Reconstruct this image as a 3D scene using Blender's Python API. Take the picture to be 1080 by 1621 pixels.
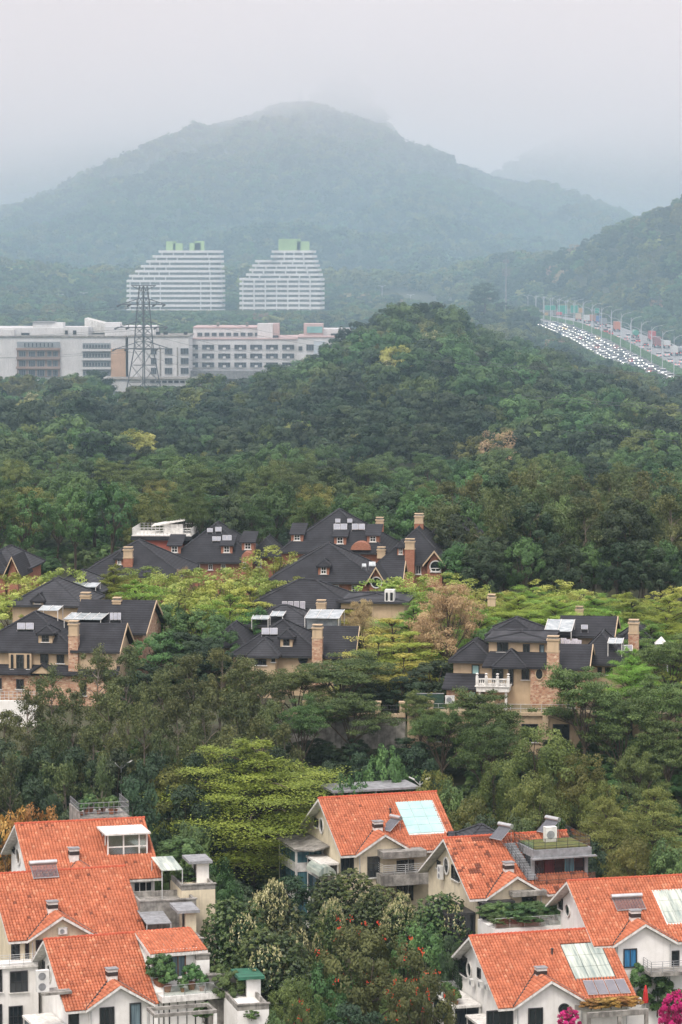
import bpy, math, random
import numpy as np
from mathutils import Vector, Matrix
R = math.radians
random.seed(7)
rng = np.random.default_rng(11)
for o in list(bpy.data.objects): bpy.data.objects.remove(o)
scene = bpy.context.scene
COL = scene.collection

# ------------------------------------------------------------------ camera
F, CH, PIT = 5000.0, 80.0, math.atan(410 / 5000.0)      # focal length in photo pixels, camera height, pitch
cd = bpy.data.cameras.new('camera'); cam = bpy.data.objects.new('camera', cd); COL.objects.link(cam)
cam.location = (0, 0, CH); cam.rotation_euler = (math.pi / 2 - PIT, 0, 0)
cd.sensor_fit = 'VERTICAL'; cd.sensor_height = 36; cd.lens = F / 1621 * 36
cd.clip_start = 5; cd.clip_end = 30000
scene.camera = cam
# ------------------------------------------------------------------ sky, sun, exposure
SUN_EL, SUN_AZ = 56, 205          # degrees; azimuth clockwise from +Y (sun behind the camera, a little to the left)
w = bpy.data.worlds.new('World'); scene.world = w; w.use_nodes = True
wt = w.node_tree; wt.nodes.clear()
sky = wt.nodes.new('ShaderNodeTexSky'); sky.sky_type = 'NISHITA'; sky.sun_disc = False
sky.sun_elevation = R(SUN_EL); sky.sun_rotation = R(SUN_AZ); sky.dust_density = 5; sky.air_density = 1.5
tcw = wt.nodes.new('ShaderNodeTexCoord')
mpw = wt.nodes.new('ShaderNodeMapping'); mpw.inputs['Scale'].default_value = (2.2, 2.2, 9)
nzw = wt.nodes.new('ShaderNodeTexNoise'); nzw.inputs['Scale'].default_value = 2.1; nzw.inputs['Detail'].default_value = 5; nzw.inputs['Roughness'].default_value = .55
crw = wt.nodes.new('ShaderNodeValToRGB')
crw.color_ramp.elements[0].position = .3; crw.color_ramp.elements[0].color = (.66, .595, .64, 1)
crw.color_ramp.elements[1].position = .68; crw.color_ramp.elements[1].color = (1.06, .97, .975, 1)
wt.links.new(tcw.outputs['Generated'], mpw.inputs['Vector']); wt.links.new(mpw.outputs[0], nzw.inputs['Vector']); wt.links.new(nzw.outputs['Fac'], crw.inputs['Fac'])
b1 = wt.nodes.new('ShaderNodeBackground'); b1.inputs['Strength'].default_value = .05
b2 = wt.nodes.new('ShaderNodeBackground'); b2.inputs['Strength'].default_value = .98      # the overcast deck
ad = wt.nodes.new('ShaderNodeAddShader'); ow = wt.nodes.new('ShaderNodeOutputWorld')
wt.links.new(sky.outputs[0], b1.inputs['Color']); # an overcast deck is brighter overhead than at the horizon
sxw = wt.nodes.new('ShaderNodeSeparateXYZ'); wt.links.new(tcw.outputs['Generated'], sxw.inputs[0]); mzw = wt.nodes.new('ShaderNodeMapRange'); mzw.inputs[1].default_value = 0; mzw.inputs[2].default_value = 1; mzw.inputs[3].default_value = .88; mzw.inputs[4].default_value = 1.55; wt.links.new(sxw.outputs['Z'], mzw.inputs[0])
vmw = wt.nodes.new('ShaderNodeVectorMath'); vmw.operation = 'SCALE'; wt.links.new(crw.outputs[0], vmw.inputs[0]); wt.links.new(mzw.outputs[0], vmw.inputs['Scale']); wt.links.new(vmw.outputs[0], b2.inputs['Color'])
wt.links.new(b1.outputs[0], ad.inputs[0]); wt.links.new(b2.outputs[0], ad.inputs[1]); wt.links.new(ad.outputs[0], ow.inputs['Surface'])
sd = bpy.data.lights.new('sun', 'SUN'); sun = bpy.data.objects.new('sun', sd); COL.objects.link(sun)
sd.energy = 1.5; sd.angle = R(14); sd.color = (1, .955, .88)
_a = R(SUN_AZ); _e = R(SUN_EL)
sun.rotation_euler = Vector((-math.sin(_a) * math.cos(_e), -math.cos(_a) * math.cos(_e), -math.sin(_e))).to_track_quat('-Z', 'Y').to_euler()
vs = scene.view_settings; vs.view_transform = 'Standard'; vs.look = 'None'; vs.gamma = 1; vs.exposure = 0.40; vs.use_curve_mapping = False
scene.render.engine = 'CYCLES'
cy = scene.cycles; cy.max_bounces = 6; cy.diffuse_bounces = 2; cy.glossy_bounces = 2; cy.transmission_bounces = 4; cy.transparent_max_bounces = 4; cy.volume_bounces = 4
cy.use_denoising = True; cy.use_adaptive_sampling = True; cy.adaptive_threshold = .02; cy.caustics_reflective = False; cy.caustics_refractive = False

# ------------------------------------------------------------------ pixels and points
_c, _s = math.cos(PIT), math.sin(PIT)
def ray(px, py):
    u, v = (px - 540) / F, (810.5 - py) / F
    return Vector((u, _c + v * _s, -_s + v * _c))
def at(px, py, Y):
    d = ray(px, py); return Vector((0, 0, CH)) + d * (Y / d.y)
def proj(p):
    d = p[1] * _c - (p[2] - CH) * _s; v = p[1] * _s + (p[2] - CH) * _c
    return 540 + F * p[0] / d, 810.5 - F * v / d
def hit(M, px, py, axis, val):
    """where a pixel's ray meets the plane local[axis] = val of a frame M: local coordinates"""
    I = M.inverted(); o = I @ Vector((0, 0, CH)); d = I.to_3x3() @ ray(px, py)
    return o + d * ((val - o[axis]) / d[axis])
def frame(x, y, z, yaw): return Matrix.Translation((x, y, z)) @ Matrix.Rotation(R(yaw), 4, 'Z')

# ------------------------------------------------------------------ materials
MATS = {}
def _n(t, k): return t.nodes.new(k)
def mat(name, col, col2=None, rough=.85, scale=1.5, spec=.3, bump=0, metal=0, streak=0, dirt=(.1, .095, .085), fine=0, stretch=(1, 1, 1), lo=.38, hi=.66):
    """mottled colour from object-space noise, optional vertical weather streaks and bump"""
    if name in MATS: return MATS[name]
    m = bpy.data.materials.new(name); m.use_nodes = True; t = m.node_tree; t.nodes.clear(); L = t.links.new
    out = _n(t, 'ShaderNodeOutputMaterial'); p = _n(t, 'ShaderNodeBsdfPrincipled'); L(p.outputs[0], out.inputs[0])
    p.inputs['Roughness'].default_value = rough; p.inputs['Metallic'].default_value = metal; p.inputs['Specular IOR Level'].default_value = spec
    tc = _n(t, 'ShaderNodeTexCoord'); mp = _n(t, 'ShaderNodeMapping'); mp.inputs['Scale'].default_value = stretch; L(tc.outputs['Object'], mp.inputs[0])
    nz = _n(t, 'ShaderNodeTexNoise'); nz.inputs['Scale'].default_value = scale; nz.inputs['Detail'].default_value = 6; nz.inputs['Roughness'].default_value = .62; L(mp.outputs[0], nz.inputs[0])
    cr = _n(t, 'ShaderNodeValToRGB'); e = cr.color_ramp.elements
    c2 = col2 or tuple(c * .78 for c in col)
    e[0].position = lo; e[0].color = (*c2, 1); e[1].position = hi; e[1].color = (*col, 1); L(nz.outputs[0], cr.inputs[0]); res = cr.outputs[0]
    if streak:
        mp2 = _n(t, 'ShaderNodeMapping'); mp2.inputs['Scale'].default_value = (2.6, 2.6, .22); L(tc.outputs['Object'], mp2.inputs[0])
        n2 = _n(t, 'ShaderNodeTexNoise'); n2.inputs['Scale'].default_value = 1.3; n2.inputs['Detail'].default_value = 5; L(mp2.outputs[0], n2.inputs[0])
        r2 = _n(t, 'ShaderNodeValToRGB'); r2.color_ramp.elements[0].position = .53; r2.color_ramp.elements[0].color = (0, 0, 0, 1); r2.color_ramp.elements[1].position = .78; r2.color_ramp.elements[1].color = (streak, streak, streak, 1)
        L(n2.outputs[0], r2.inputs[0])
        mx = _n(t, 'ShaderNodeMixRGB'); L(r2.outputs[0], mx.inputs[0]); L(res, mx.inputs[1]); mx.inputs[2].default_value = (*dirt, 1); res = mx.outputs[0]
    L(res, p.inputs['Base Color'])
    if bump:
        nb = _n(t, 'ShaderNodeTexNoise'); nb.inputs['Scale'].default_value = fine or scale * 8; nb.inputs['Detail'].default_value = 3; L(mp.outputs[0], nb.inputs[0])
        bp = _n(t, 'ShaderNodeBump'); bp.inputs['Strength'].default_value = bump; bp.inputs['Distance'].default_value = .05; L(nb.outputs[0], bp.inputs['Height']); L(bp.outputs[0], p.inputs['Normal'])
    MATS[name] = m; return m
def attr_mat(name, stops, attr='tint', rough=.75, spec=.25, noise=.12, trans=0, objvar=.0, bump=0):
    """colour by a per-piece attribute (each tile, stone or leaf has its own)"""
    if name in MATS: return MATS[name]
    m = bpy.data.materials.new(name); m.use_nodes = True; t = m.node_tree; t.nodes.clear(); L = t.links.new
    out = _n(t, 'ShaderNodeOutputMaterial'); p = _n(t, 'ShaderNodeBsdfPrincipled')
    p.inputs['Roughness'].default_value = rough; p.inputs['Specular IOR Level'].default_value = spec
    a = _n(t, 'ShaderNodeAttribute'); a.attribute_name = attr
    cr = _n(t, 'ShaderNodeValToRGB'); el = cr.color_ramp.elements
    while len(el) < len(stops): el.new(.5)
    for i, (q, c) in enumerate(stops): el[i].position = q; el[i].color = (*c, 1)
    L(a.outputs['Fac'], cr.inputs[0]); res = cr.outputs[0]
    hs = _n(t, 'ShaderNodeHueSaturation'); L(res, hs.inputs['Color'])
    if objvar:
        oi = _n(t, 'ShaderNodeObjectInfo')
        m1 = _n(t, 'ShaderNodeMapRange'); m1.inputs[3].default_value = .5 - objvar * .16; m1.inputs[4].default_value = .5 + objvar * .10; L(oi.outputs['Random'], m1.inputs[0]); L(m1.outputs[0], hs.inputs['Hue'])
        mu = _n(t, 'ShaderNodeMath'); mu.operation = 'MULTIPLY'; mu.inputs[1].default_value = 7.31; L(oi.outputs['Random'], mu.inputs[0])
        fr = _n(t, 'ShaderNodeMath'); fr.operation = 'FRACT'; L(mu.outputs[0], fr.inputs[0])
        m2 = _n(t, 'ShaderNodeMapRange'); m2.inputs[3].default_value = 1 - objvar; m2.inputs[4].default_value = 1 + objvar * 1.1; L(fr.outputs[0], m2.inputs[0]); L(m2.outputs[0], hs.inputs['Value'])
    res = hs.outputs[0]
    if noise:
        tc = _n(t, 'ShaderNodeTexCoord'); nz = _n(t, 'ShaderNodeTexNoise'); nz.inputs['Scale'].default_value = 1.1; nz.inputs['Detail'].default_value = 6; L(tc.outputs['Object'], nz.inputs[0])
        mr = _n(t, 'ShaderNodeMapRange'); mr.inputs[1].default_value = .3; mr.inputs[2].default_value = .7; mr.inputs[3].default_value = 1 - noise; mr.inputs[4].default_value = 1 + noise; L(nz.outputs[0], mr.inputs[0])
        h2 = _n(t, 'ShaderNodeHueSaturation'); L(res, h2.inputs['Color']); L(mr.outputs[0], h2.inputs['Value']); res = h2.outputs[0]
    L(res, p.inputs['Base Color'])
    if trans:
        tr = _n(t, 'ShaderNodeBsdfTranslucent'); L(res, tr.inputs[0]); ms = _n(t, 'ShaderNodeMixShader'); ms.inputs[0].default_value = trans
        L(p.outputs[0], ms.inputs[1]); L(tr.outputs[0], ms.inputs[2]); L(ms.outputs[0], out.inputs[0])
    else: L(p.outputs[0], out.inputs[0])
    MATS[name] = m; return m
def stone_mat(name, cols, scale=3.2, mortar=(.3, .25, .2)):
    """random rubble / brick facing too fine to build at this distance"""
    if name in MATS: return MATS[name]
    m = bpy.data.materials.new(name); m.use_nodes = True; t = m.node_tree; t.nodes.clear(); L = t.links.new
    out = _n(t, 'ShaderNodeOutputMaterial'); p = _n(t, 'ShaderNodeBsdfPrincipled'); p.inputs['Roughness'].default_value = .9; p.inputs['Specular IOR Level'].default_value = .2; L(p.outputs[0], out.inputs[0])
    tc = _n(t, 'ShaderNodeTexCoord'); mp = _n(t, 'ShaderNodeMapping'); mp.inputs['Scale'].default_value = (1, 1, 1.9); L(tc.outputs['Object'], mp.inputs[0])
    vo = _n(t, 'ShaderNodeTexVoronoi'); vo.inputs['Scale'].default_value = scale; L(mp.outputs[0], vo.inputs['Vector'])
    sp = _n(t, 'ShaderNodeSeparateColor'); L(vo.outputs['Color'], sp.inputs[0])
    cr = _n(t, 'ShaderNodeValToRGB'); el = cr.color_ramp.elements
    while len(el) < len(cols): el.new(.5)
    for i, c in enumerate(cols): el[i].position = i / (len(cols) - 1); el[i].color = (*c, 1)
    L(sp.outputs[0], cr.inputs[0])
    ve = _n(t, 'ShaderNodeTexVoronoi'); ve.feature = 'DISTANCE_TO_EDGE'; ve.inputs['Scale'].default_value = scale; L(mp.outputs[0], ve.inputs['Vector'])
    gt = _n(t, 'ShaderNodeMath'); gt.operation = 'LESS_THAN'; gt.inputs[1].default_value = .045; L(ve.outputs['Distance'], gt.inputs[0])
    mx = _n(t, 'ShaderNodeMixRGB'); L(gt.outputs[0], mx.inputs[0]); L(cr.outputs[0], mx.inputs[1]); mx.inputs[2].default_value = (*mortar, 1); L(mx.outputs[0], p.inputs['Base Color'])
    bp = _n(t, 'ShaderNodeBump'); bp.inputs['Strength'].default_value = .5; bp.inputs['Distance'].default_value = .03; L(ve.outputs['Distance'], bp.inputs['Height']); L(bp.outputs[0], p.inputs['Normal'])
    MATS[name] = m; return m
def glow(name, col, s):
    if name in MATS: return MATS[name]
    m = bpy.data.materials.new(name); m.use_nodes = True; t = m.node_tree; t.nodes.clear()
    out = _n(t, 'ShaderNodeOutputMaterial'); e = _n(t, 'ShaderNodeEmission'); e.inputs[0].default_value = (*col, 1); e.inputs[1].default_value = s; t.links.new(e.outputs[0], out.inputs[0])
    MATS[name] = m; return m

# ------------------------------------------------------------------ meshes
class MB:
    """collects shapes; build() links them as ONE mesh object"""
    def __init__(s): s.v, s.f, s.m = [], [], []
    def poly(s, vs, fs, mi=0):
        b = len(s.v); s.v += [tuple(v) for v in vs]; s.f += [tuple(b + i for i in f) for f in fs]; s.m += [mi] * len(fs); return s
    def box(s, a, b, mi=0):
        x0, y0, z0 = (min(a[i], b[i]) for i in range(3)); x1, y1, z1 = (max(a[i], b[i]) for i in range(3))
        return s.poly([(x0, y0, z0), (x1, y0, z0), (x1, y1, z0), (x0, y1, z0), (x0, y0, z1), (x1, y0, z1), (x1, y1, z1), (x0, y1, z1)],
                      [(0, 3, 2, 1), (4, 5, 6, 7), (0, 1, 5, 4), (1, 2, 6, 5), (2, 3, 7, 6), (3, 0, 4, 7)], mi)
    def prism(s, pts, vec, mi=0):
        """closed prism: polygon pts swept by vec"""
        n = len(pts); v = [Vector(p) for p in pts]; q = [p + Vector(vec) for p in v]
        return s.poly(v + q, [tuple(reversed(range(n))), tuple(range(n, 2 * n))] + [(i, (i + 1) % n, n + (i + 1) % n, n + i) for i in range(n)], mi)
    def tube(s, pts, r, n=6, mi=0, cap=True):
        P = [Vector(p) for p in pts]; rr = r if isinstance(r, (list, tuple)) else [r] * len(P); vs = []
        for i, p in enumerate(P):
            d = (P[min(i + 1, len(P) - 1)] - P[max(i - 1, 0)]).normalized()
            a = d.cross(Vector((0, 0, 1)) if abs(d.z) < .9 else Vector((1, 0, 0))).normalized(); b = d.cross(a)
            vs += [p + (a * math.cos(6.2832 * k / n) + b * math.sin(6.2832 * k / n)) * rr[i] for k in range(n)]
        fs = [(i * n + k, i * n + (k + 1) % n, (i + 1) * n + (k + 1) % n, (i + 1) * n + k) for i in range(len(P) - 1) for k in range(n)]
        if cap: fs += [tuple(range(n)), tuple(reversed(range((len(P) - 1) * n, len(P) * n)))]
        return s.poly(vs, fs, mi)
    def bar(s, a, b, t=.03, mi=0): return s.tube([a, b], t, 4, mi)
    def lathe(s, c, prof, n=10, mi=0):
        c = Vector(c); vs = [c + Vector((r * math.cos(6.2832 * k / n), r * math.sin(6.2832 * k / n), z)) for r, z in prof for k in range(n)]
        m = len(prof); fs = [(i * n + k, i * n + (k + 1) % n, (i + 1) * n + (k + 1) % n, (i + 1) * n + k) for i in range(m - 1) for k in range(n)]
        return s.poly(vs, fs + [tuple(reversed(range(n))), tuple(range((m - 1) * n, m * n))], mi)
    def mesh(s, name, mats):
        me = bpy.data.meshes.new(name); me.from_pydata(s.v, [], s.f)
        for k in (mats if isinstance(mats, (list, tuple)) else [mats]): me.materials.append(k)
        if any(s.m): me.polygons.foreach_set('material_index', s.m)
        me.update(); return me
    def build(s, name, mats, parent=None, kind=None):
        return link(name, s.mesh(name, mats), parent, kind)
def link(name, me, parent=None, kind=None, loc=None):
    o = bpy.data.objects.new(name, me); COL.objects.link(o)
    if parent: o.parent = parent
    if kind: o['kind'] = kind
    if loc is not None: o.location = loc
    return o
def tag(o, label, cat, group=None):
    o['label'] = label; o['category'] = cat
    if group: o['group'] = group
    return o
def thing(name, label, cat, M=None, group=None):
    o = bpy.data.objects.new(name, None); COL.objects.link(o); o.empty_display_size = .5
    if M is not None: o.matrix_world = M
    return tag(o, label, cat, group)
def nmesh(name, V, Q, mats, tint=None, smooth=False, mi=None):
    """fast mesh from numpy quads"""
    V = np.asarray(V, np.float32); Q = np.asarray(Q, np.int32); me = bpy.data.meshes.new(name)
    k = Q.shape[1]
    me.vertices.add(len(V)); me.vertices.foreach_set('co', V.ravel()); me.loops.add(Q.size); me.loops.foreach_set('vertex_index', Q.ravel())
    me.polygons.add(len(Q)); me.polygons.foreach_set('loop_start', np.arange(0, Q.size, k, dtype=np.int32))
    try: me.polygons.foreach_set('loop_total', np.full(len(Q), k, np.int32))
    except Exception: pass
    if mi is not None: me.polygons.foreach_set('material_index', np.asarray(mi, np.int32))
    if smooth: me.polygons.foreach_set('use_smooth', np.ones(len(Q), bool))
    for m in (mats if isinstance(mats, (list, tuple)) else [mats]): me.materials.append(m)
    me.update(calc_edges=True)
    if tint is not None:
        a = me.attributes.new('tint', 'FLOAT', 'FACE'); a.data.foreach_set('value', np.asarray(tint, np.float32))
    return me
# ------------------------------------------------------------------ terrain
def sstep(a, b, x):
    t = np.clip((x - a) / (b - a), 0, 1); return t * t * (3 - 2 * t)
_prof = np.array([(0, 0), (240, 0), (300, 1), (330, 3), (348, 7), (362, 14), (372, 19.5), (380, 22.4), (400, 23), (450, 25), (500, 27), (560, 28), (640, 30), (720, 33), (820, 34), (900, 36), (1000, 38),
                  (1300, 40), (1700, 42), (2300, 41), (3000, 42), (9000, 42)])
def _vnoise(x, y, seed=0):
    """smooth value noise in numpy"""
    def h(i, j):
        n = (i * 374761393 + j * 668265263 + seed * 974711) & 0x7fffffff
        n = ((n ^ (n >> 13)) * 1274126177) & 0x7fffffff
        return ((n ^ (n >> 16)) & 0xffff) / 65535.0
    x = np.asarray(x, float); y = np.asarray(y, float); i = np.floor(x).astype(np.int64); j = np.floor(y).astype(np.int64); a = x - i; b = y - j
    a = a * a * (3 - 2 * a); b = b * b * (3 - 2 * b)
    return (h(i, j) * (1 - a) + h(i + 1, j) * a) * (1 - b) + (h(i, j + 1) * (1 - a) + h(i + 1, j + 1) * a) * b
def fbm(x, y, o=4, seed=0):
    s = 0; a = .5
    for k in range(o): s = s + a * (_vnoise(x, y, seed + k) - .5); x = x * 2.03 + 17; y = y * 2.03 + 9; a *= .5
    return s
def _g(x, y, cx, cy, sx, sy, a): return a * np.exp(-((x - cx) / sx) ** 2 / 2 - ((y - cy) / sy) ** 2 / 2)
# the road: near lamp row as (Y, X, Z)
_road = np.array([(820, 120, 34), (1000, 116.5, 36), (1087, 114.7, 37.7), (1305, 109.4, 44.0), (1445, 104.8, 46.6), (1600, 101, 46.6), (1700, 97, 46), (1800, 91, 45), (2000, 74, 43), (2300, 40, 41)])
def road_x(y): return np.interp(y, _road[:, 0], _road[:, 1])
def road_z(y): return np.interp(y, _road[:, 0], _road[:, 2])
YM = 5800.0
_hpx = np.array([380, 430, 470, 520, 560, 620, 660, 700, 760, 840, 900, 960, 1030, 1100, 1300])
_hpy = np.array([640, 608, 594, 572, 538, 496, 494, 508, 536, 556, 572, 592, 626, 670, 760])
_rpx = np.array([-300, -150, 0, 60, 150, 200, 280, 340, 400, 440, 480, 530, 590, 640, 700, 760, 830, 890, 940, 1000, 1100, 1300])
_rpy = np.array([470, 430, 385, 345, 298, 268, 228, 203, 186, 170, 172, 184, 206, 234, 256, 278, 296, 318, 346, 385, 420, 460])
def ground(x, y):
    x = np.asarray(x, float); y = np.asarray(y, float)
    z = np.interp(y, _prof[:, 0], _prof[:, 1])
    # wooded hill in the middle and its lower arm towards the road
    hx = 540 + F * x / 850.0; hz_ = CH - (np.interp(hx, _hpx, _hpy) - 400) / F * 850 - 8; z = z + np.maximum(hz_ - z, 0) * np.where(y < 850, np.exp(-((y - 850) / 105) ** 2 / 2), np.exp(-((y - 850) / 45) ** 2 / 2)) + _g(x, y, -40, 760, 60, 70, 2.5)
    z = z + _g(x, y, 62, 1290, 24, 120, 9)                                  # knoll with the mast
    # wooded slope beyond the road
    rx = road_x(y) + 26
    z = z + sstep(0, 75, x - rx) * sstep(1050, 1500, y) * (50 + 26 * fbm(x / 60, y / 90, 3, 5)) * (1 - .8 * sstep(1750, 2300, y))
    z = z + sstep(0, 60, x - rx) * sstep(850, 1100, y) * 10
    # low hills left of the towers
    z = z + _g(x, y, -340, 2250, 95, 260, 26) + _g(x, y, -60, 2450, 160, 160, 14)
    # flatten for the road
    t = np.abs(x - (road_x(y) + 2)); k = (1 - sstep(19, 34, t)) * sstep(830, 900, y) * (1 - sstep(2250, 2300, y))
    z = z * (1 - k) + (road_z(y) - .3) * k
    z = z + fbm(x / 23, y / 23, 3, 1) * 1.2 * sstep(400, 620, y) * (1 - k)
    # main mountain: its ridge line read off the photograph at Y = 3900
    px = 540 + F * x / YM
    top = CH - (np.interp(px, _rpx, _rpy) - 400) / F * YM - 9
    u = np.clip((y - 2450) / (YM - 2450), 0, None); prof = np.where(u < 1, sstep(0, 1, u) ** 1.3, 1 - .75 * sstep(1, 1.9, u))
    spur = (np.abs(fbm(x / 260 + .2 * fbm(x / 140, y / 200, 2, 9), y / 800, 4, 21)) * -420 + 22) * np.clip(4 * u * (1 - u), 0, 1)
    z = np.where(y > 2440, np.maximum(z, 42 + (top - 42) * prof + spur * np.clip((top - 42) / 220, 0, 1)), z)
    # mountains further back
    for (cx, cy, sx, sy, a, sd) in ((-800, 8600, 620, 700, 470, 3), (930, 8300, 480, 700, 420, 4), (5, 6900, 130, 380, 390, 6), (-250, 8300, 320, 600, 300, 8)):
        z = np.where(y > YM + 150, np.maximum(z, 42 + _g(x, y, cx, cy, sx, sy, a) * (1 + .35 * fbm(x / 250, y / 390, 4, sd))), z)
    return z
gz = lambda x, y: float(ground(x, y))
M_ground = mat('soil_and_scrub', (.05, .062, .026), (.062, .06, .034), scale=.35, bump=.5, fine=3)
M_mtn = mat('mountain_scrub', (.05, .068, .03), (.03, .042, .02), scale=.03, bump=.8, fine=.4)
def sheet(name, xs, ys, m):
    X, Y = np.meshgrid(xs, ys); Z = ground(X, Y); V = np.stack([X, Y, Z], -1).reshape(-1, 3); nx = len(xs)
    i = np.arange((len(ys) - 1) * (nx - 1)); r = i // (nx - 1) * nx + i % (nx - 1)
    return link(name, nmesh(name, V, np.stack([r, r + 1, r + nx + 1, r + nx], 1), m, smooth=True), kind='structure')
def widths(y): return 90 + .13 * y
ys = np.concatenate([np.arange(120, 700, 4), np.arange(700, 2400, 10), np.arange(2400, 6200, 22), np.arange(6200, 12601, 80)])
# one sheet: columns fan out with distance so near ground is fine and the far ground reaches the horizon
us = np.linspace(-1, 1, 181); us = np.sign(us) * np.abs(us) ** 1.15
Xg = us[None, :] * np.where(ys < 400, 130, np.where(ys < 2300, 130 + (ys - 400) * .22, 548 + (ys - 2300) * .45))[:, None]
Yg = np.repeat(ys[:, None], len(us), 1); Zg = ground(Xg, Yg); nx = len(us)
_i = np.arange((len(ys) - 1) * (nx - 1)); _r = _i // (nx - 1) * nx + _i % (nx - 1)
_far = (np.repeat((ys[:-1] > 2400).astype(np.int32), nx - 1))
link('terrain', nmesh('terrain', np.stack([Xg, Yg, Zg], -1).reshape(-1, 3), np.stack([_r, _r + 1, _r + nx + 1, _r + nx], 1), [M_ground, M_mtn], smooth=True, mi=_far), kind='structure')
_gp = MB(); _gp.poly([(-12000, -6000, -1), (12000, -6000, -1), (12000, 20000, -1), (-12000, 20000, -1)], [(0, 1, 2, 3)])
_gp.build('ground', M_ground, kind='structure')
# ------------------------------------------------------------------ tree prototypes
def unit(v): return v / np.maximum(np.linalg.norm(v, axis=-1, keepdims=True), 1e-6)
def leaf_quads(C, N, size, aspect=.5, fold=0.0):
    """rhombic leaf faces at C lying across normals N"""
    n = len(C); N = unit(N); t = unit(np.cross(N, unit(rng.normal(size=(n, 3))))); b = np.cross(N, t)
    s = np.asarray(size).reshape(-1, 1) * np.ones((n, 1)); L = t * s; W = b * s * aspect
    V = np.stack([C - L, C - W * 1.0 - N * s * fold, C + L, C + W + N * s * 0], 1).reshape(-1, 3)
    return V, np.arange(4 * n).reshape(n, 4)
class Tree:
    def __init__(s): s.tr = MB(); s.C, s.N, s.S, s.T, s.K = [], [], [], [], []
    def limb(s, pts, r): s.tr.tube(pts, r, 5)
    def leaves(s, C, N, S, T, k=0):
        s.C.append(C); s.N.append(N); s.S.append(np.broadcast_to(S, len(C))); s.T.append(np.broadcast_to(T, len(C))); s.K.append(np.full(len(C), k))
    def blob(s, c, r, n, size, tint, up=.6, jit=.7, shell=.55, k=0):
        """a clump: leaves through an ellipsoid, denser at its skin"""
        d = unit(rng.normal(size=(n, 3))); q = (shell + (1 - shell) * rng.random((n, 1)) ** .6) * (1 + .18 * rng.normal(size=(n, 1)))
        r = np.asarray(r); C = np.asarray(c) + d * q * r
        N = unit(d / r * r.mean()) * (1 - up) + np.array([0, 0, up]) + rng.normal(size=(n, 3)) * jit * .6
        s.leaves(C, N, size * rng.uniform(.65, 1.35, n), np.clip(tint + rng.normal(size=n) * .14, 0, 1), k)
    def out(s, name, mats, aspect=.5, flower_aspect=.7):
        C, N, S, T, K = (np.concatenate(a) for a in (s.C, s.N, s.S, s.T, s.K))
        V, Q = leaf_quads(C, N, S, aspect)
        crown = nmesh(name + '_crown', V, Q, mats, tint=T, mi=K.astype(int))
        return s.tr.mesh(name + '_trunk', M_bark if name != 'eucalypt' else M_palebark), crown
M_bark = mat('bark', (.11, .085, .06), (.055, .042, .032), scale=3, bump=.4)
M_palebark = mat('pale_bark', (.26, .225, .18), (.14, .115, .09), scale=2, bump=.3, stretch=(1, 1, .3))
def leafm(name, dark, mid, light, trans=.25, gain=1.55, objvar=.26, rough=.6): return attr_mat(name, tuple((q, tuple(v * gain for v in c)) for q, c in ((0, dark), (.5, mid), (1, light))), rough=rough, spec=.35, noise=0, trans=trans, objvar=objvar)
LM = dict(
    tier=leafm('tier_leaves', (.05, .10, .013), (.12, .195, .026), (.23, .31, .06), gain=1.45),
    yellow=leafm('yellow_tier_leaves', (.13, .155, .02), (.25, .27, .05), (.38, .37, .09), gain=1.3),
    umb=leafm('umbrella_leaves', (.024, .046, .014), (.052, .09, .025), (.10, .145, .042)),
    euc=leafm('eucalypt_leaves', (.026, .040, .014), (.056, .075, .026), (.11, .125, .048)),
    mango=leafm('glossy_leaves', (.012, .032, .007), (.038, .072, .014), (.12, .16, .04), trans=.10, rough=.38, gain=1.0),
    gen=leafm('broad_leaves', (.026, .054, .017), (.052, .105, .032), (.105, .175, .055)),
    lime=leafm('lime_leaves', (.10, .14, .022), (.19, .24, .05), (.32, .35, .11), gain=1.5),
    dark=leafm('dark_leaves', (.012, .027, .012), (.026, .05, .022), (.055, .085, .038), gain=1.45),
    olive=leafm('olive_leaves', (.04, .058, .012), (.088, .108, .026), (.16, .18, .05)),
    tulip=leafm('tulip_tree_leaves', (.024, .038, .010), (.052, .072, .021), (.10, .125, .04)),
    brown=leafm('russet_leaves', (.13, .085, .045), (.24, .165, .09), (.33, .25, .14)),
    amber=leafm('amber_leaves', (.13, .085, .016), (.26, .18, .035), (.35, .28, .08)),
)
M_cream = attr_mat('cream_blossom', ((0, (.36, .35, .15)), (1, (.66, .62, .36))), noise=0, trans=.2)
M_red = attr_mat('scarlet_blossom', ((0, (.55, .035, .02)), (1, (.8, .10, .04))), noise=0, trans=.2)
M_pink = attr_mat('magenta_blossom', ((0, (.42, .01, .12)), (1, (.72, .05, .27))), noise=0, trans=.25)
M_purple = attr_mat('purple_blossom', ((0, (.26, .02, .30)), (1, (.5, .10, .5))), noise=0, trans=.25)
def bend(a, b, sag=.0, n=4, w=.06):
    a, b = Vector(a), Vector(b); L = (b - a).length; j = Vector(rng.normal(size=3)) * L * w; pts = []
    for i in range(n + 1):
        t = i / n; p = a.lerp(b, t) + j * math.sin(math.pi * t); p.z += sag * L * math.sin(math.pi * t); pts.append(p)
    return pts
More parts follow.
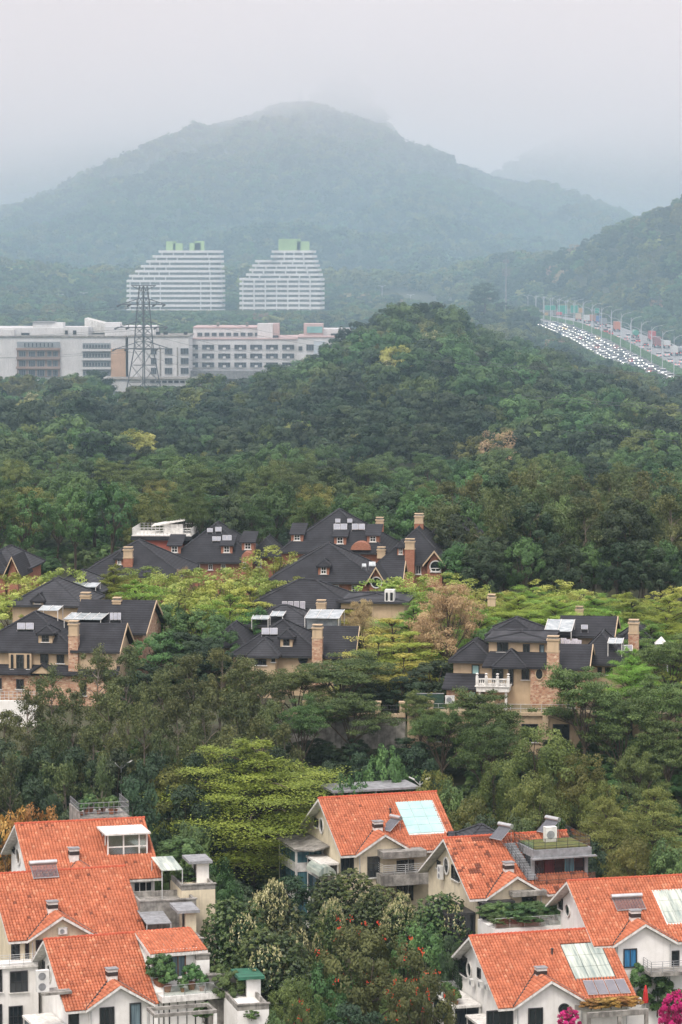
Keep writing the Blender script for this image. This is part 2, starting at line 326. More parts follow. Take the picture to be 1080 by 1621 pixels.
# every prototype is about 10 m tall on a base at the origin; copies are scaled
def t_tier(m, nl=1.0, R=4.6, H=10, levels=9, lf=1.0, jz=.15, wf=(.22, .37), nbr=6, th=.065):
    T = Tree(); T.limb(bend((0, 0, -.6), (0, 0, H * .96), 0, 6, .012), [.24, .22, .19, .15, .11, .07, .03])
    for L in range(levels):
        f = L / (levels - 1); z = H * (.22 + .74 * f); rad = R * (1.0 - f ** 1.9 * .82) * rng.uniform(.88, 1.1); nb = nbr if f < .8 else 4; a0 = rng.uniform(0, 6.3)
        for b in range(nb):
            a = a0 + 6.283 * b / nb + rng.normal() * .2; r = rad * rng.uniform(.75, 1.12); d = np.array([math.cos(a), math.sin(a), 0]); side = np.array([-d[1], d[0], 0])
            rise = rng.uniform(.05, .34) * r * (1 + f); z = H * (.22 + .74 * f) + rng.normal() * jz; T.limb(bend((0, 0, z - .5), (d[0] * r, d[1] * r, z + rise * .6), .06, 4), [.075, .06, .045, .03, .012])
            for k in range(4 + int(r)):
                q = rng.uniform(.3, 1.0); off = rng.normal() * .30 * r * (1.15 - .5 * q); c = d * r * q + side * off + np.array([0, 0, z + rise * q ** .7 - .14 * abs(off) + rng.normal() * .08])
                w = r * rng.uniform(*wf) + .18
                n = int(105 * nl); P = rng.normal(size=(n, 3)) * np.array([w * .5, w * .5, th]); P[:, 2] -= .10 * (P[:, 0] ** 2 + P[:, 1] ** 2) / (w * w)
                C = c + P; N = np.array([0, 0, 1.]) + rng.normal(size=(n, 3)) * .42 + d * .15
                T.leaves(C, N, rng.uniform(.06, .115, n) * lf, np.clip(.52 + .10 * rng.normal() + .13 * rng.normal(size=n), 0, 1))
    return T.out('tier', m)
def t_umb(m, nl=1.0, R=5.5, H=10, seed=0):
    T = Tree(); fork = H * .3; T.limb(bend((0, 0, -.6), (.2, .1, fork), 0, 3, .03), [.34, .28, .24, .22])
    for b in range(9):
        a = 6.283 * b / 9 + rng.normal() * .3; q = rng.uniform(.35, 1.0); r = R * q; d = np.array([math.cos(a), math.sin(a)]); tz = H * (1.0 - .34 * q * q) * rng.uniform(.86, 1.0)
        pts = bend((.2, .1, fork), (d[0] * r, d[1] * r, tz - .4), .12, 5); T.limb(pts, [.17, .14, .11, .08, .06, .03])
        for k in range(11):
            ct = np.array([d[0] * r, d[1] * r, tz]) + rng.normal(size=3) * np.array([1.35, 1.35, .5]); w = rng.uniform(.9, 1.8)
            T.limb([pts[3], Vector(ct) - Vector((0, 0, .25))], [.05, .012]); T.blob(ct, (w, w, w * .24), int(230 * nl), .145, .5 + .12 * rng.normal(), up=.75, jit=.5, shell=.25)
    return T.out('umb', m)
def t_euc(m, nl=1.0, R=2.3, H=10):
    T = Tree(); lean = rng.normal(size=2) * .35; trunk = bend((0, 0, -.6), (lean[0], lean[1], H * .93), 0, 7, .02); T.limb(trunk, [.17, .16, .14, .12, .10, .075, .05, .02])
    for b in range(20):
        f = rng.uniform(.30, 1.0); z = H * f; a = rng.uniform(0, 6.283); r = R * (.35 + .75 * math.sin(math.pi * min(1, (f - .2) / .95))) * rng.uniform(.35, 1.05) * (1 if f < .9 else .4)
        base = Vector((lean[0] * f, lean[1] * f, max(z - 1.2, .5))); c = np.array([lean[0] * f + r * math.cos(a), lean[1] * f + r * math.sin(a), z]); T.limb(bend(base, c, .05, 3), [.06, .045, .03, .012])
        for k in range(4):
            w = rng.uniform(.42, .82); cc = c + rng.normal(size=3) * np.array([.55, .55, .42]); T.blob(cc, (w, w, w * .72), int(85 * nl), .125, .5 + .16 * rng.normal(), up=.35, jit=.9, shell=.35)
    return T.out('eucalypt', m)
def t_dome(m, nl=1.0, R=4.2, H=10, lo=.28, size=.15, cl=95, rad=(.7, 1.2), bloom=0, spots=0, up=.5, flat=.8, rosette=False, name='dome', lobes=13, open_=0.0):
    """a crown of several billowing lobes; each lobe's skin carries leaf clumps or rosettes"""
    T = Tree(); T.limb(bend((0, 0, -.6), (0, 0, H * .55), 0, 4, .03), [.3, .25, .22, .18, .12]); zl, zh = H * lo, H; hc = (zh - zl) / 2; zc = zl + hc; LB = []; a0 = rng.uniform(0, 6.283)
    for b in range(lobes):
        t = (b + .5) / lobes; cz = 1 - 1.55 * t; q = math.sqrt(max(0, 1 - cz * cz)); an = a0 + 2.39996 * b + rng.normal() * .2; rl = R * rng.uniform(.33, .52) * (1 if b else .85)
        c = np.array([q * math.cos(an) * max(R - rl, .2) * rng.uniform(.85, 1.08), q * math.sin(an) * max(R - rl, .2) * rng.uniform(.85, 1.08), zc + cz * max(hc - rl * .8, .3)]); LB.append((c, rl, rl * rng.uniform(.72, .95), .48 + .13 * rng.normal(), b < lobes * .7 and rng.random() < bloom))
        T.limb(bend((0, 0, H * rng.uniform(.28, .5)), c, .08, 3), [.10, .07, .045, .02])
    def hidden(p, k): return any(np.sum(((p - c) / np.array([r, r, rz])) ** 2) < .78 for i, (c, r, rz, _, _) in enumerate(LB) if i != k)
    tot = sum(l[1] ** 2 for l in LB)
    for k, (c, r, rz, tn, isb) in enumerate(LB):
        if rosette:
            n = int(cl * 21 * nl * r * r / tot); D = unit(rng.normal(size=(n, 3)) + np.array([0, 0, .25])); A_ = np.array([r, r, rz])
            for d in D:
                p = c + d * A_ * rng.uniform(.9, 1.07)
                if hidden(p, k): continue
                w = rng.uniform(.15, .27); m_ = 10; an = np.linspace(0, 6.283, m_, endpoint=False) + rng.uniform(0, 6.28); dr = np.stack([np.cos(an), np.sin(an), np.full(m_, -.28) + rng.normal(size=m_) * .22], 1); t2 = tn + .17 * rng.normal(); Cq = p + d * .05 + dr * w * .62; Nq = np.stack([np.cos(an) * .45, np.sin(an) * .45, np.ones(m_)], 1) + d * .5 + rng.normal(size=(m_, 3)) * .2
                T.leaves(Cq, Nq, w * rng.uniform(.5, .75, m_), np.clip(t2 + rng.normal(size=m_) * .10, 0, 1))
                if isb and d[2] > -.25 and rng.random() < .85: q = 6; T.leaves(p + d * .12 + rng.normal(size=(q, 3)) * np.array([.07, .07, .12]) + np.array([0, 0, .06]), rng.normal(size=(q, 3)) + d * .8, rng.uniform(.07, .14, q), rng.random(q), 1)
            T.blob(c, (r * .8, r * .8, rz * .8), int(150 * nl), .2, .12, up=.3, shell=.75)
        else:
            n = max(3, int(cl * 1.5 * r * r / tot)); D = unit(rng.normal(size=(n, 3)) + np.array([0, 0, .2]))
            for d in D:
                w = rng.uniform(*rad) * .62; p = c + d * np.array([r, r, rz]) * rng.uniform(.82, 1.0)
                if hidden(p, k) or rng.random() < open_: continue
                t2 = tn + .10 * rng.normal(); N0 = unit(d + np.array([0, 0, .25])); q = int(105 * nl * .8); e = unit(rng.normal(size=(q, 3))); C = p + e * (.45 + .55 * rng.random((q, 1)) ** .5) * np.array([w, w, w * flat]); N = e * .55 + N0 * .75 + np.array([0, 0, up * .5]) + rng.normal(size=(q, 3)) * .42
                T.leaves(C, N, size * rng.uniform(.65, 1.35, q), np.clip(t2 + rng.normal(size=q) * .12, 0, 1))
                if isb and d[2] > -.2: T.blob(p + d * w * .5, (w * .7, w * .7, w * .5), int(34 * nl), size * .8, .5, up=.5, k=1)
                if spots and d[2] > -.3 and rng.random() < spots: q = 7; T.leaves(p + d * w * 1.05 + rng.normal(size=(q, 3)) * .12, rng.normal(size=(q, 3)) + np.array([0, 0, .5]), rng.uniform(.07, .12, q), rng.random(q), 1)
    return T.out(name, m)
def t_bare(m, nl=1.0, R=5, H=10):
    T = Tree(); T.limb(bend((0, 0, -.6), (0, 0, H * .38), 0, 3, .02), [.26, .22, .19, .17])
    for b in range(15):
        a = 6.283 * b / 15 * 2.4; el = rng.uniform(.25, 1.25); r = R * rng.uniform(.75, 1.0); e = np.array([math.cos(a) * math.cos(el) * r, math.sin(a) * math.cos(el) * r, H * .38 + math.sin(el) * H * .58]); pts = bend((0, 0, H * rng.uniform(.3, .38)), e, .08, 4); T.limb(pts, [.12, .09, .06, .04, .015])
        for k in range(9):
            s = Vector(pts[rng.integers(1, 4)]); t = e + rng.normal(size=3) * np.array([1.1, 1.1, .7]); T.limb([s, s.lerp(Vector(t), .5) + Vector((0, 0, .15)), Vector(t)], [.035, .022, .008])
            T.blob(t, (.95, .95, .40), int(190 * nl), .10, .5 + .15 * rng.normal(), up=.6, shell=.15)
    return T.out('bare', m)
P = {}
P['tier'] = [t_tier(LM['tier'], 1.7, levels=11, lf=.6, jz=.42, wf=(.13, .24), nbr=9, th=.09), t_tier(LM['tier'], 1.0, R=5.2, levels=7)]
P['yellow'] = [t_tier(LM['yellow'], .8, R=4.2, levels=6)]
P['tierolive'] = [t_tier(LM['olive'], 1.5, R=4.4, levels=11, lf=.8)]
P['umb'] = [t_umb(LM['umb']), t_umb(LM['umb'], R=6.2)]
P['euc'] = [t_euc(LM['euc']), t_euc(LM['euc'], R=2.8), t_euc(LM['euc'], R=2.0)]
P['mango'] = [t_dome([LM['mango'], M_cream], 1.25, R=4.6, lo=.18, cl=110, rosette=True, bloom=.12), t_dome([LM['mango'], M_cream], 1.25, R=4.6, lo=.18, cl=100, rosette=True, bloom=.45)]
P['gen'] = [t_dome(LM['gen'], 1.1, cl=130), t_dome(LM['gen'], 1.1, R=3.6, cl=115, lobes=11)]
P['lime'] = [t_dome(LM['lime'], 1.0, R=4.4, cl=85, flat=.6, size=.13), t_dome(LM['lime'], .9, R=3.6, cl=70, flat=.6, size=.13)]
P['dark'] = [t_dome(LM['dark'], 1.1, R=3.6, lo=.12, cl=130)]
P['olive'] = [t_dome(LM['olive'], 1.7, R=3.4, lo=.05, cl=170, size=.085, rad=(.7, 1.1), up=.45, lobes=17)]
P['bare'] = [t_bare(LM['brown'])]
P['amber'] = [t_dome(LM['amber'], 1.0, R=4.5, cl=90)]
P['tulip'] = [t_dome([LM['tulip'], M_red], 1.3, R=4.6, lo=.12, cl=170, size=.13, spots=.36, lobes=16)]
P['shrub'] = [t_dome(LM['gen'], 1.2, R=5, lo=.02, cl=70, size=.42, rad=(1.2, 2.2), name='shrub')]
P['ochreshrub'] = [t_dome(LM['amber'], 1.2, R=5, lo=.02, cl=70, size=.42, rad=(1.2, 2.2), name='shrub')]
P['pinkshrub'] = [t_dome([M_pink, LM['gen']], 1.2, R=5, lo=.02, cl=70, size=.42, rad=(1.2, 2.0), bloom=.3, name='shrub')]
P['purpleshrub'] = [t_dome([LM['gen'], M_purple], 1.2, R=5, lo=.02, cl=70, size=.42, rad=(1.2, 2.0), bloom=.8, name='shrub')]
# coarse ones for woods 600 m and more away
P['f_gen'] = [t_dome(LM['gen'], 1.0, R=4.6, lo=.1, cl=60, size=.24, rad=(.9, 1.5), lobes=8), t_dome(LM['gen'], 1.0, R=4.0, lo=.1, cl=55, size=.24, rad=(.9, 1.5), lobes=8)]
P['f_dark'] = [t_dome(LM['dark'], 1.0, R=4.2, lo=.1, cl=60, size=.24, rad=(.9, 1.5), lobes=8), t_dome(LM['dark'], 1.0, R=3.2, lo=.05, cl=55, size=.24, rad=(.8, 1.3), lobes=8)]
P['f_olive'] = [t_dome(LM['olive'], 1.0, R=4.4, lo=.1, cl=60, size=.24, rad=(.9, 1.5), lobes=8)]
P['f_lime'] = [t_dome(LM['lime'], 1.0, R=4.2, lo=.1, cl=50, size=.24, rad=(.9, 1.4), lobes=8)]
P['f_bloom'] = [t_dome([LM['olive'], M_cream], 1.0, R=4.4, lo=.1, cl=60, size=.24, rad=(.9, 1.5), lobes=8, bloom=.22)]
P['f_brown'] = [t_dome(LM['brown'], 0.45, R=4.2, lo=.1, cl=40, size=.2, rad=(.9, 1.5), lobes=8)]
for nm, lm in (('f_far_green', 'gen'), ('f_far_dark', 'dark'), ('f_far_pale', 'olive')): P[nm] = [t_dome(LM[lm], .22, R=5.0, lo=.05, cl=34, size=.6, rad=(1.2, 2.0), lobes=7), t_dome(LM[lm], .22, R=4.4, lo=.05, cl=30, size=.6, rad=(1.2, 2.0), lobes=6)]
NAMES = dict(tierolive='tiered_tree', tier='tiered_tree', yellow='tiered_tree', umb='umbrella_tree', euc='eucalyptus_tree', mango='mango_tree', gen='broadleaf_tree', lime='broadleaf_tree', dark='broadleaf_tree', olive='casuarina_tree', bare='bare_tree', amber='amber_tree', tulip='tulip_tree', shrub='shrub', ochreshrub='creeper', pinkshrub='flowering_shrub', purpleshrub='flowering_shrub')
def tree(sp, px, py, Y, wpx=None, label=None, group=None, H=None, var=None, rot=None, base=None, cat='tree'):
    """a tree whose crown top shows at pixel (px, py), standing on the ground at distance Y; wpx is the crown's width in the photograph"""
    top = at(px, py, Y); b = gz(top.x, Y) if base is None else base
    h = (top.z - b) if H is None else H
    if H is not None: b = top.z - H
    tr, cr = P[sp][(var if var is not None else random.randrange(len(P[sp])))]
    wm = (wpx * Y / F) if wpx else h * .75
    r = crown_r(cr); sxy = wm / (2 * r) * (1.3 if sp in ('tier', 'yellow', 'tierolive') else 1)
    o = thing(NAMES[sp], label, cat, Matrix.Translation((top.x, Y, b)), group)
    o.rotation_euler = (0, 0, random.uniform(0, 6.28) if rot is None else rot); o.scale = (sxy, sxy, h / 10.0)
    link('trunk', tr, o); link('crown', cr, o)
    return o
_cr = {}
def crown_r(me):
    if me.name not in _cr:
        a = np.empty(len(me.vertices) * 3, np.float32); me.vertices.foreach_get('co', a); a = a.reshape(-1, 3); _cr[me.name] = float(np.percentile(np.hypot(a[:, 0], a[:, 1]), 97))
    return _cr[me.name]
# ------------------------------------------------------------------ woods: nobody could count these
def woods(name, label, cat, pts, species, idx, sc, kind='stuff'):
    col = bpy.data.collections.new(name + '_kinds')
    k = 0
    for sp in species:
        for tr, cr in P[sp]:
            o = bpy.data.objects.new('%03d_%s' % (k, sp), cr); col.objects.link(o); k += 1
    n = len(pts); me = bpy.data.meshes.new(name); me.vertices.add(n); me.vertices.foreach_set('co', np.asarray(pts, np.float32).ravel())
    for nm, ty, val in (('idx', 'INT', np.asarray(idx, np.int32)), ('rz', 'FLOAT', rng.uniform(0, 6.28, n).astype(np.float32))):
        a = me.attributes.new(nm, ty, 'POINT'); a.data.foreach_set('value', val)
    a = me.attributes.new('sc', 'FLOAT_VECTOR', 'POINT'); a.data.foreach_set('vector', np.asarray(sc, np.float32).ravel())
    me.update(); o = link(name, me, kind=kind); tag(o, label, cat)
    g = bpy.data.node_groups.new(name, 'GeometryNodeTree'); g.interface.new_socket('Geometry', in_out='INPUT', socket_type='NodeSocketGeometry'); g.interface.new_socket('Geometry', in_out='OUTPUT', socket_type='NodeSocketGeometry')
    N = g.nodes.new; Lk = g.links.new; gi = N('NodeGroupInput'); go = N('NodeGroupOutput'); ip = N('GeometryNodeInstanceOnPoints'); ci = N('GeometryNodeCollectionInfo')
    ci.inputs['Collection'].default_value = col; ci.inputs['Separate Children'].default_value = True; ci.inputs['Reset Children'].default_value = True
    def na(nm, ty): q = N('GeometryNodeInputNamedAttribute'); q.data_type = ty; q.inputs['Name'].default_value = nm; return [s for s in q.outputs if s.enabled and s.name == 'Attribute'][0]
    cx = N('ShaderNodeCombineXYZ'); Lk(na('rz', 'FLOAT'), cx.inputs['Z'])
    Lk(gi.outputs[0], ip.inputs['Points']); Lk(ci.outputs[0], ip.inputs['Instance']); ip.inputs['Pick Instance'].default_value = True
    Lk(na('idx', 'INT'), ip.inputs['Instance Index']); Lk(cx.outputs[0], ip.inputs['Rotation']); Lk(na('sc', 'FLOAT_VECTOR'), ip.inputs['Scale']); Lk(ip.outputs[0], go.inputs[0])
    md = o.modifiers.new('scatter', 'NODES'); md.node_group = g
    return o
def scatter(y0, y1, step, keep, grow=0.0, xw=.118, xpad=12):
    """jittered grid over the part of the ground the picture can see"""
    pts = []; y = y0
    while y < y1:
        s = step * (1 + grow * (y - y0) / (y1 - y0)); hw = y * xw + xpad; xs = np.arange(-hw, hw, s); X = xs + rng.uniform(-.45, .45, len(xs)) * s; Yy = y + rng.uniform(-.45, .45, len(xs)) * s
        pts.append(np.stack([X, Yy], 1)); y += s
    p = np.concatenate(pts); k = keep(p[:, 0], p[:, 1]); return p[k]
# ------------------------------------------------------------------ building kit
M_white = mat('white_render', (.82, .81, .78), (.73, .72, .68), scale=.9, streak=.22, bump=.1, dirt=(.34, .325, .29))
M_cream = mat('cream_render', (.70, .62, .45), (.58, .51, .37), scale=.9, streak=.35, bump=.1, dirt=(.26, .235, .19))
M_tan = mat('tan_render', (.52, .40, .265), (.44, .335, .22), scale=.8, streak=.3, bump=.1, dirt=(.17, .14, .11))
M_trim = mat('trim_paint', (.78, .77, .73), (.50, .485, .45), scale=2.2, streak=.55, lo=.3, dirt=(.16, .15, .135))
M_conc = mat('stained_concrete', (.36, .345, .31), (.15, .142, .128), scale=1.1, streak=.75, bump=.3, dirt=(.05, .048, .043))
M_dark = mat('dark_frame', (.035, .036, .038), (.022, .023, .025), rough=.5, spec=.5)
M_glass = mat('dark_glass', (.018, .026, .032), (.008, .012, .016), rough=.12, spec=.8, scale=.5)
M_blue = mat('curtained_glass', (.17, .24, .27), (.06, .09, .11), rough=.2, spec=.7, scale=1.8, stretch=(3, 3, .15))
M_teal = mat('teal_glass', (.09, .22, .25), (.03, .07, .09), rough=.2, spec=.7, scale=1.4, stretch=(3, 3, .2))
M_mint = mat('mint_blind', (.36, .58, .56), (.31, .50, .49), rough=.4, scale=.6)
M_grey = mat('grey_metal', (.34, .35, .36), (.24, .25, .255), rough=.45, spec=.5, metal=.4)
M_steel = mat('brushed_steel', (.62, .63, .62), (.5, .51, .5), rough=.32, metal=.85)
M_rail = mat('railing_paint', (.55, .56, .55), (.42, .43, .42), rough=.5)
M_ac = mat('appliance_white', (.74, .74, .71), (.62, .62, .59), rough=.5, streak=.25)
M_slate = mat('grey_canopy', (.30, .31, .32), (.19, .195, .20), scale=1.5, streak=.4, rough=.7)
M_wood = mat('brown_wood', (.24, .115, .06), (.15, .07, .035), scale=3, stretch=(1, 1, .2))
M_tube = mat('collector_tubes', (.10, .105, .125), (.16, .165, .18), rough=.5, spec=.4, scale=4, stretch=(6, .3, .3))
M_pv = mat('pv_glass', (.19, .185, .20), (.15, .148, .165), rough=.18, spec=.6, scale=1)
M_pvw = mat('silvery_collector', (.27, .28, .31), (.21, .22, .245), rough=.25, spec=.6, scale=1)
M_sky1 = mat('translucent_sheet', (.52, .56, .48), (.20, .25, .23), rough=.4, scale=1.0, stretch=(2.6, .22, .22), lo=.36, hi=.62)
M_sky2 = mat('turquoise_sheet', (.40, .58, .56), (.32, .49, .475), rough=.3, scale=.8)
def shingle(name, a, b):
    """asphalt shingles: fine courses too small to build, with weathering"""
    m = mat(name, a, b, rough=.8, spec=.25, scale=.5, bump=.4, fine=7, streak=.16, dirt=tuple(c * 2.2 for c in a)); t = m.node_tree; p = [n for n in t.nodes if n.type == 'BSDF_PRINCIPLED'][0]; src = p.inputs['Base Color'].links[0].from_socket
    tc = _n(t, 'ShaderNodeTexCoord'); wv = _n(t, 'ShaderNodeTexWave'); wv.bands_direction = 'Z'; wv.inputs['Scale'].default_value = 1.25; wv.inputs['Distortion'].default_value = 1.5; wv.inputs['Detail'].default_value = 3; wv.inputs['Detail Scale'].default_value = 4; t.links.new(tc.outputs['Object'], wv.inputs[0])
    mr = _n(t, 'ShaderNodeMapRange'); mr.inputs[3].default_value = .72; mr.inputs[4].default_value = 1.35; t.links.new(wv.outputs['Fac'], mr.inputs[0]); hs = _n(t, 'ShaderNodeHueSaturation'); t.links.new(src, hs.inputs['Color']); t.links.new(mr.outputs[0], hs.inputs['Value']); t.links.new(hs.outputs[0], p.inputs['Base Color']); return m
M_shingle = shingle('black_shingle', (.027, .028, .033), (.016, .0165, .0195))
M_shingle2 = shingle('grey_shingle', (.045, .047, .053), (.028, .029, .033))
M_brick = stone_mat('rubble_brick', [(.30, .15, .095), (.40, .22, .14), (.52, .36, .24), (.36, .18, .11), (.62, .47, .33)], 2.6, (.42, .33, .25))
M_redbrick = stone_mat('red_brick', [(.26, .105, .065), (.31, .13, .082), (.36, .16, .10), (.28, .115, .075)], 4.0, (.28, .16, .11))
M_tilecol = [(0, (.17, .055, .03)), (.3, (.39, .122, .06)), (.7, (.49, .165, .084)), (1, (.58, .285, .165))]
M_tile = attr_mat('clay_tile', M_tilecol, rough=.7, spec=.3, noise=.16)
M_tilesheet = mat('clay_underlay', (.22, .055, .03), (.16, .04, .025), scale=3)
M_turf = mat('roof_turf', (.16, .22, .06), (.09, .13, .04), scale=2, bump=.5)
M_pot = mat('terracotta', (.32, .14, .08), rough=.8)
M_redcloth = mat('red_canvas', (.55, .03, .03), rough=.8)
M_green = mat('green_netting', (.03, .20, .13), (.02, .13, .09), scale=1.2)
M_deck = mat('deck_paving', (.42, .39, .34), (.25, .235, .21), scale=1.3, streak=0, bump=.2)
M_cloth = mat('white_cloth', (.7, .68, .7), (.55, .53, .58), scale=3)
M_greenroof = mat('green_sheet', (.04, .16, .10), (.03, .10, .065), scale=1.4, streak=.3)

def tiles(name, O, a, b, W, Hh, parent, inside=None, tw=.30, th=.36, pale=.5, seed=0, moss=0):
    """barrel roof tiles over a slope: O its upper left corner, a along the ridge, b down the slope; one joined mesh"""
    O, a, b = (np.array(v, float) for v in (O, a, b)); n = np.cross(b, a); n = n / np.linalg.norm(n); n = n if n[2] > 0 else -n
    nx, ny = int(W / tw), int(Hh / th); tw, th = W / nx, Hh / ny
    i, j = np.meshgrid(np.arange(nx), np.arange(ny)); i, j = i.ravel(), j.ravel(); u, v = (i + .5) * tw, (j + .5) * th
    if inside is not None: k = inside(u, v); i, j, u, v = i[k], j[k], u[k], v[k]
    m = len(i); prof = np.array([(-.47, -.02), (-.30, .06), (0, .095), (.30, .06), (.47, -.02)])
    jit = rng.normal(size=m) * .006; dz = rng.normal(size=m) * .006
    uu = (i + .5)[:, None] * tw + prof[None, :, 0] * tw * 1.0 + jit[:, None]; hh = prof[None, :, 1] + dz[:, None]
    def row(vv, lift): return O + uu[..., None] * a + vv[:, None, None] * b + (hh + lift)[..., None] * n
    up, lo, lip = row(j * th, .0), row((j + 1.06) * th, .05), row((j + 1.06) * th, -.03)
    V = np.concatenate([up, lo, lip], 1).reshape(-1, 3); q = np.array([(k, k + 1, k + 6, k + 5) for k in range(4)] + [(k + 5, k + 6, k + 11, k + 10) for k in range(4)])
    Q = (np.arange(m)[:, None, None] * 15 + q[None]).reshape(-1, 4)
    t = .48 + .13 * rng.normal(size=m) + pale * (_vnoise(u / 1.1 + seed, v / .8 + seed, seed) - .45) * .6
    t = np.where(rng.random(m) < .08 * pale, .85, t)
    if moss: t = np.where(_vnoise(u / .8 + 9, v / .5, seed + 3) + .25 * rng.random(m) > 1.15 - moss * .5 * (1 - .5 * v / Hh), -.0, t)
    return link(name, nmesh(name, V, Q, M_tile, tint=np.repeat(np.clip(t, 0, 1), 8), smooth=False), parent, 'stuff')
def window(parent, M, axis, val, x0, y0, x1, y1, glass=None, fr=None, nx=2, nz=1, sgn=-1, depth=.13, sill=True, name='window', local=None):
    """a framed window on the local plane axis = val, its corners given in photo pixels; panes are sub-parts"""
    if local: (p0, p1) = local
    else: p0, p1 = hit(M, x0, y0, axis, val), hit(M, x1, y1, axis, val)
    h = 1 - axis if axis < 2 else 0
    a0, a1 = sorted((p0[h], p1[h])); z0, z1 = sorted((p0.z, p1.z)); t = min(.10, .12 * (a1 - a0) + .02)
    def V(a, o, z): return (a, val + o, z) if axis == 1 else (val + o, a, z)
    f = MB(); d = sgn * depth
    f.box(V(a0, 0, z0), V(a0 + t, d, z1)); f.box(V(a1 - t, 0, z0), V(a1, d, z1)); f.box(V(a0 + t, 0, z1 - t), V(a1 - t, d, z1)); f.box(V(a0 + t, 0, z0), V(a1 - t, d, z0 + t))
    for k in range(1, nx): q = a0 + (a1 - a0) * k / nx; f.box(V(q - t * .35, 0, z0 + t), V(q + t * .35, d * .8, z1 - t))
    for k in range(1, nz): q = z0 + (z1 - z0) * k / nz; f.box(V(a0 + t, 0, q - t * .35), V(a1 - t, d * .78, q + t * .35))
    if sill: f.box(V(a0 - .12, 0, z0 - .10), V(a1 + .12, d * 1.7, z0 - .004), 1)
    o = f.build(name, [fr or M_dark, M_trim], parent)
    g = MB(); g.box(V(a0 + t, 0, z0 + t), V(a1 - t, d * .25, z1 - t)); g.build('pane', glass or M_glass, o)
    return o
def round_window(parent, axis, val, c, r, rz, sgn=-1, glass=None, fr=None):
    n = 24; f = MB(); vs = []
    for k in range(n):
        ca, sa = math.cos(6.2832 * k / n), math.sin(6.2832 * k / n)
        for (s, o) in ((1.22, 0), (1.22, .14), (1.0, .14), (1.0, 0)):
            A, Z = c[0] + r * s * ca, c[1] + rz * s * sa; vs.append((A, val + sgn * o, Z) if axis == 1 else (val + sgn * o, A, Z))
    f.poly(vs, [(4 * k + q, 4 * k + q + 1, 4 * ((k + 1) % n) + q + 1, 4 * ((k + 1) % n) + q) for k in range(n) for q in range(3)])
    o = f.build('window', fr or M_trim, parent); g = MB(); pts = []
    for k in range(n):
        A, Z = c[0] + r * math.cos(6.2832 * k / n), c[1] + rz * math.sin(6.2832 * k / n); pts.append((A, val + sgn * .04, Z) if axis == 1 else (val + sgn * .04, A, Z))
    g.prism(pts, (0, -sgn * .03, 0) if axis == 1 else (-sgn * .03, 0, 0)); g.build('pane', glass or M_glass, o); return o
def railing(parent, pts, h=1.05, rails=4, m=None, step=1.1, glass=None, name='railing', r=.022, closed=False):
    f = MB(); P_ = [Vector(p) for p in pts]
    if closed: P_.append(P_[0])
    up = Vector((0, 0, 1)); g = MB()
    for a, b in zip(P_[:-1], P_[1:]):
        n = max(1, int((b - a).length / step))
        for k in range(n + 1): q = a.lerp(b, k / n); f.bar(q, q + up * h, r * 1.3)
        for k in range(rails): z = up * (h * (k + 1) / rails); f.bar(a + z, b + z, r)
        if glass: g.poly([a + up * .08, b + up * .08, b + up * (h - .05), a + up * (h - .05)], [(0, 1, 2, 3)])
    o = f.build(name, m or M_rail, parent)
    if glass: g.build('glass_panel', glass, o)
    return o
def clear_glass():
    if 'clear_glass' in MATS: return MATS['clear_glass']
    m = bpy.data.materials.new('clear_glass'); m.use_nodes = True; t = m.node_tree; t.nodes.clear(); out = _n(t, 'ShaderNodeOutputMaterial'); mx = _n(t, 'ShaderNodeMixShader'); mx.inputs[0].default_value = .3
    tr = _n(t, 'ShaderNodeBsdfTransparent'); tr.inputs[0].default_value = (.85, .92, .9, 1); g = _n(t, 'ShaderNodeBsdfGlossy'); g.inputs['Roughness'].default_value = .1; g.inputs[0].default_value = (.8, .85, .85, 1)
    t.links.new(tr.outputs[0], mx.inputs[1]); t.links.new(g.outputs[0], mx.inputs[2]); t.links.new(mx.outputs[0], out.inputs[0]); MATS['clear_glass'] = m; return m
M_clear = clear_glass()
def gable_prism(x0, x1, y0, y1, zb, ze, zr):
    """walls of a gabled block, ridge along x"""
    ym = (y0 + y1) / 2; f = MB(); f.prism([(x0, y0, zb), (x0, y1, zb), (x0, y1, ze), (x0, ym, zr), (x0, y0, ze)], (x1 - x0, 0, 0)); return f
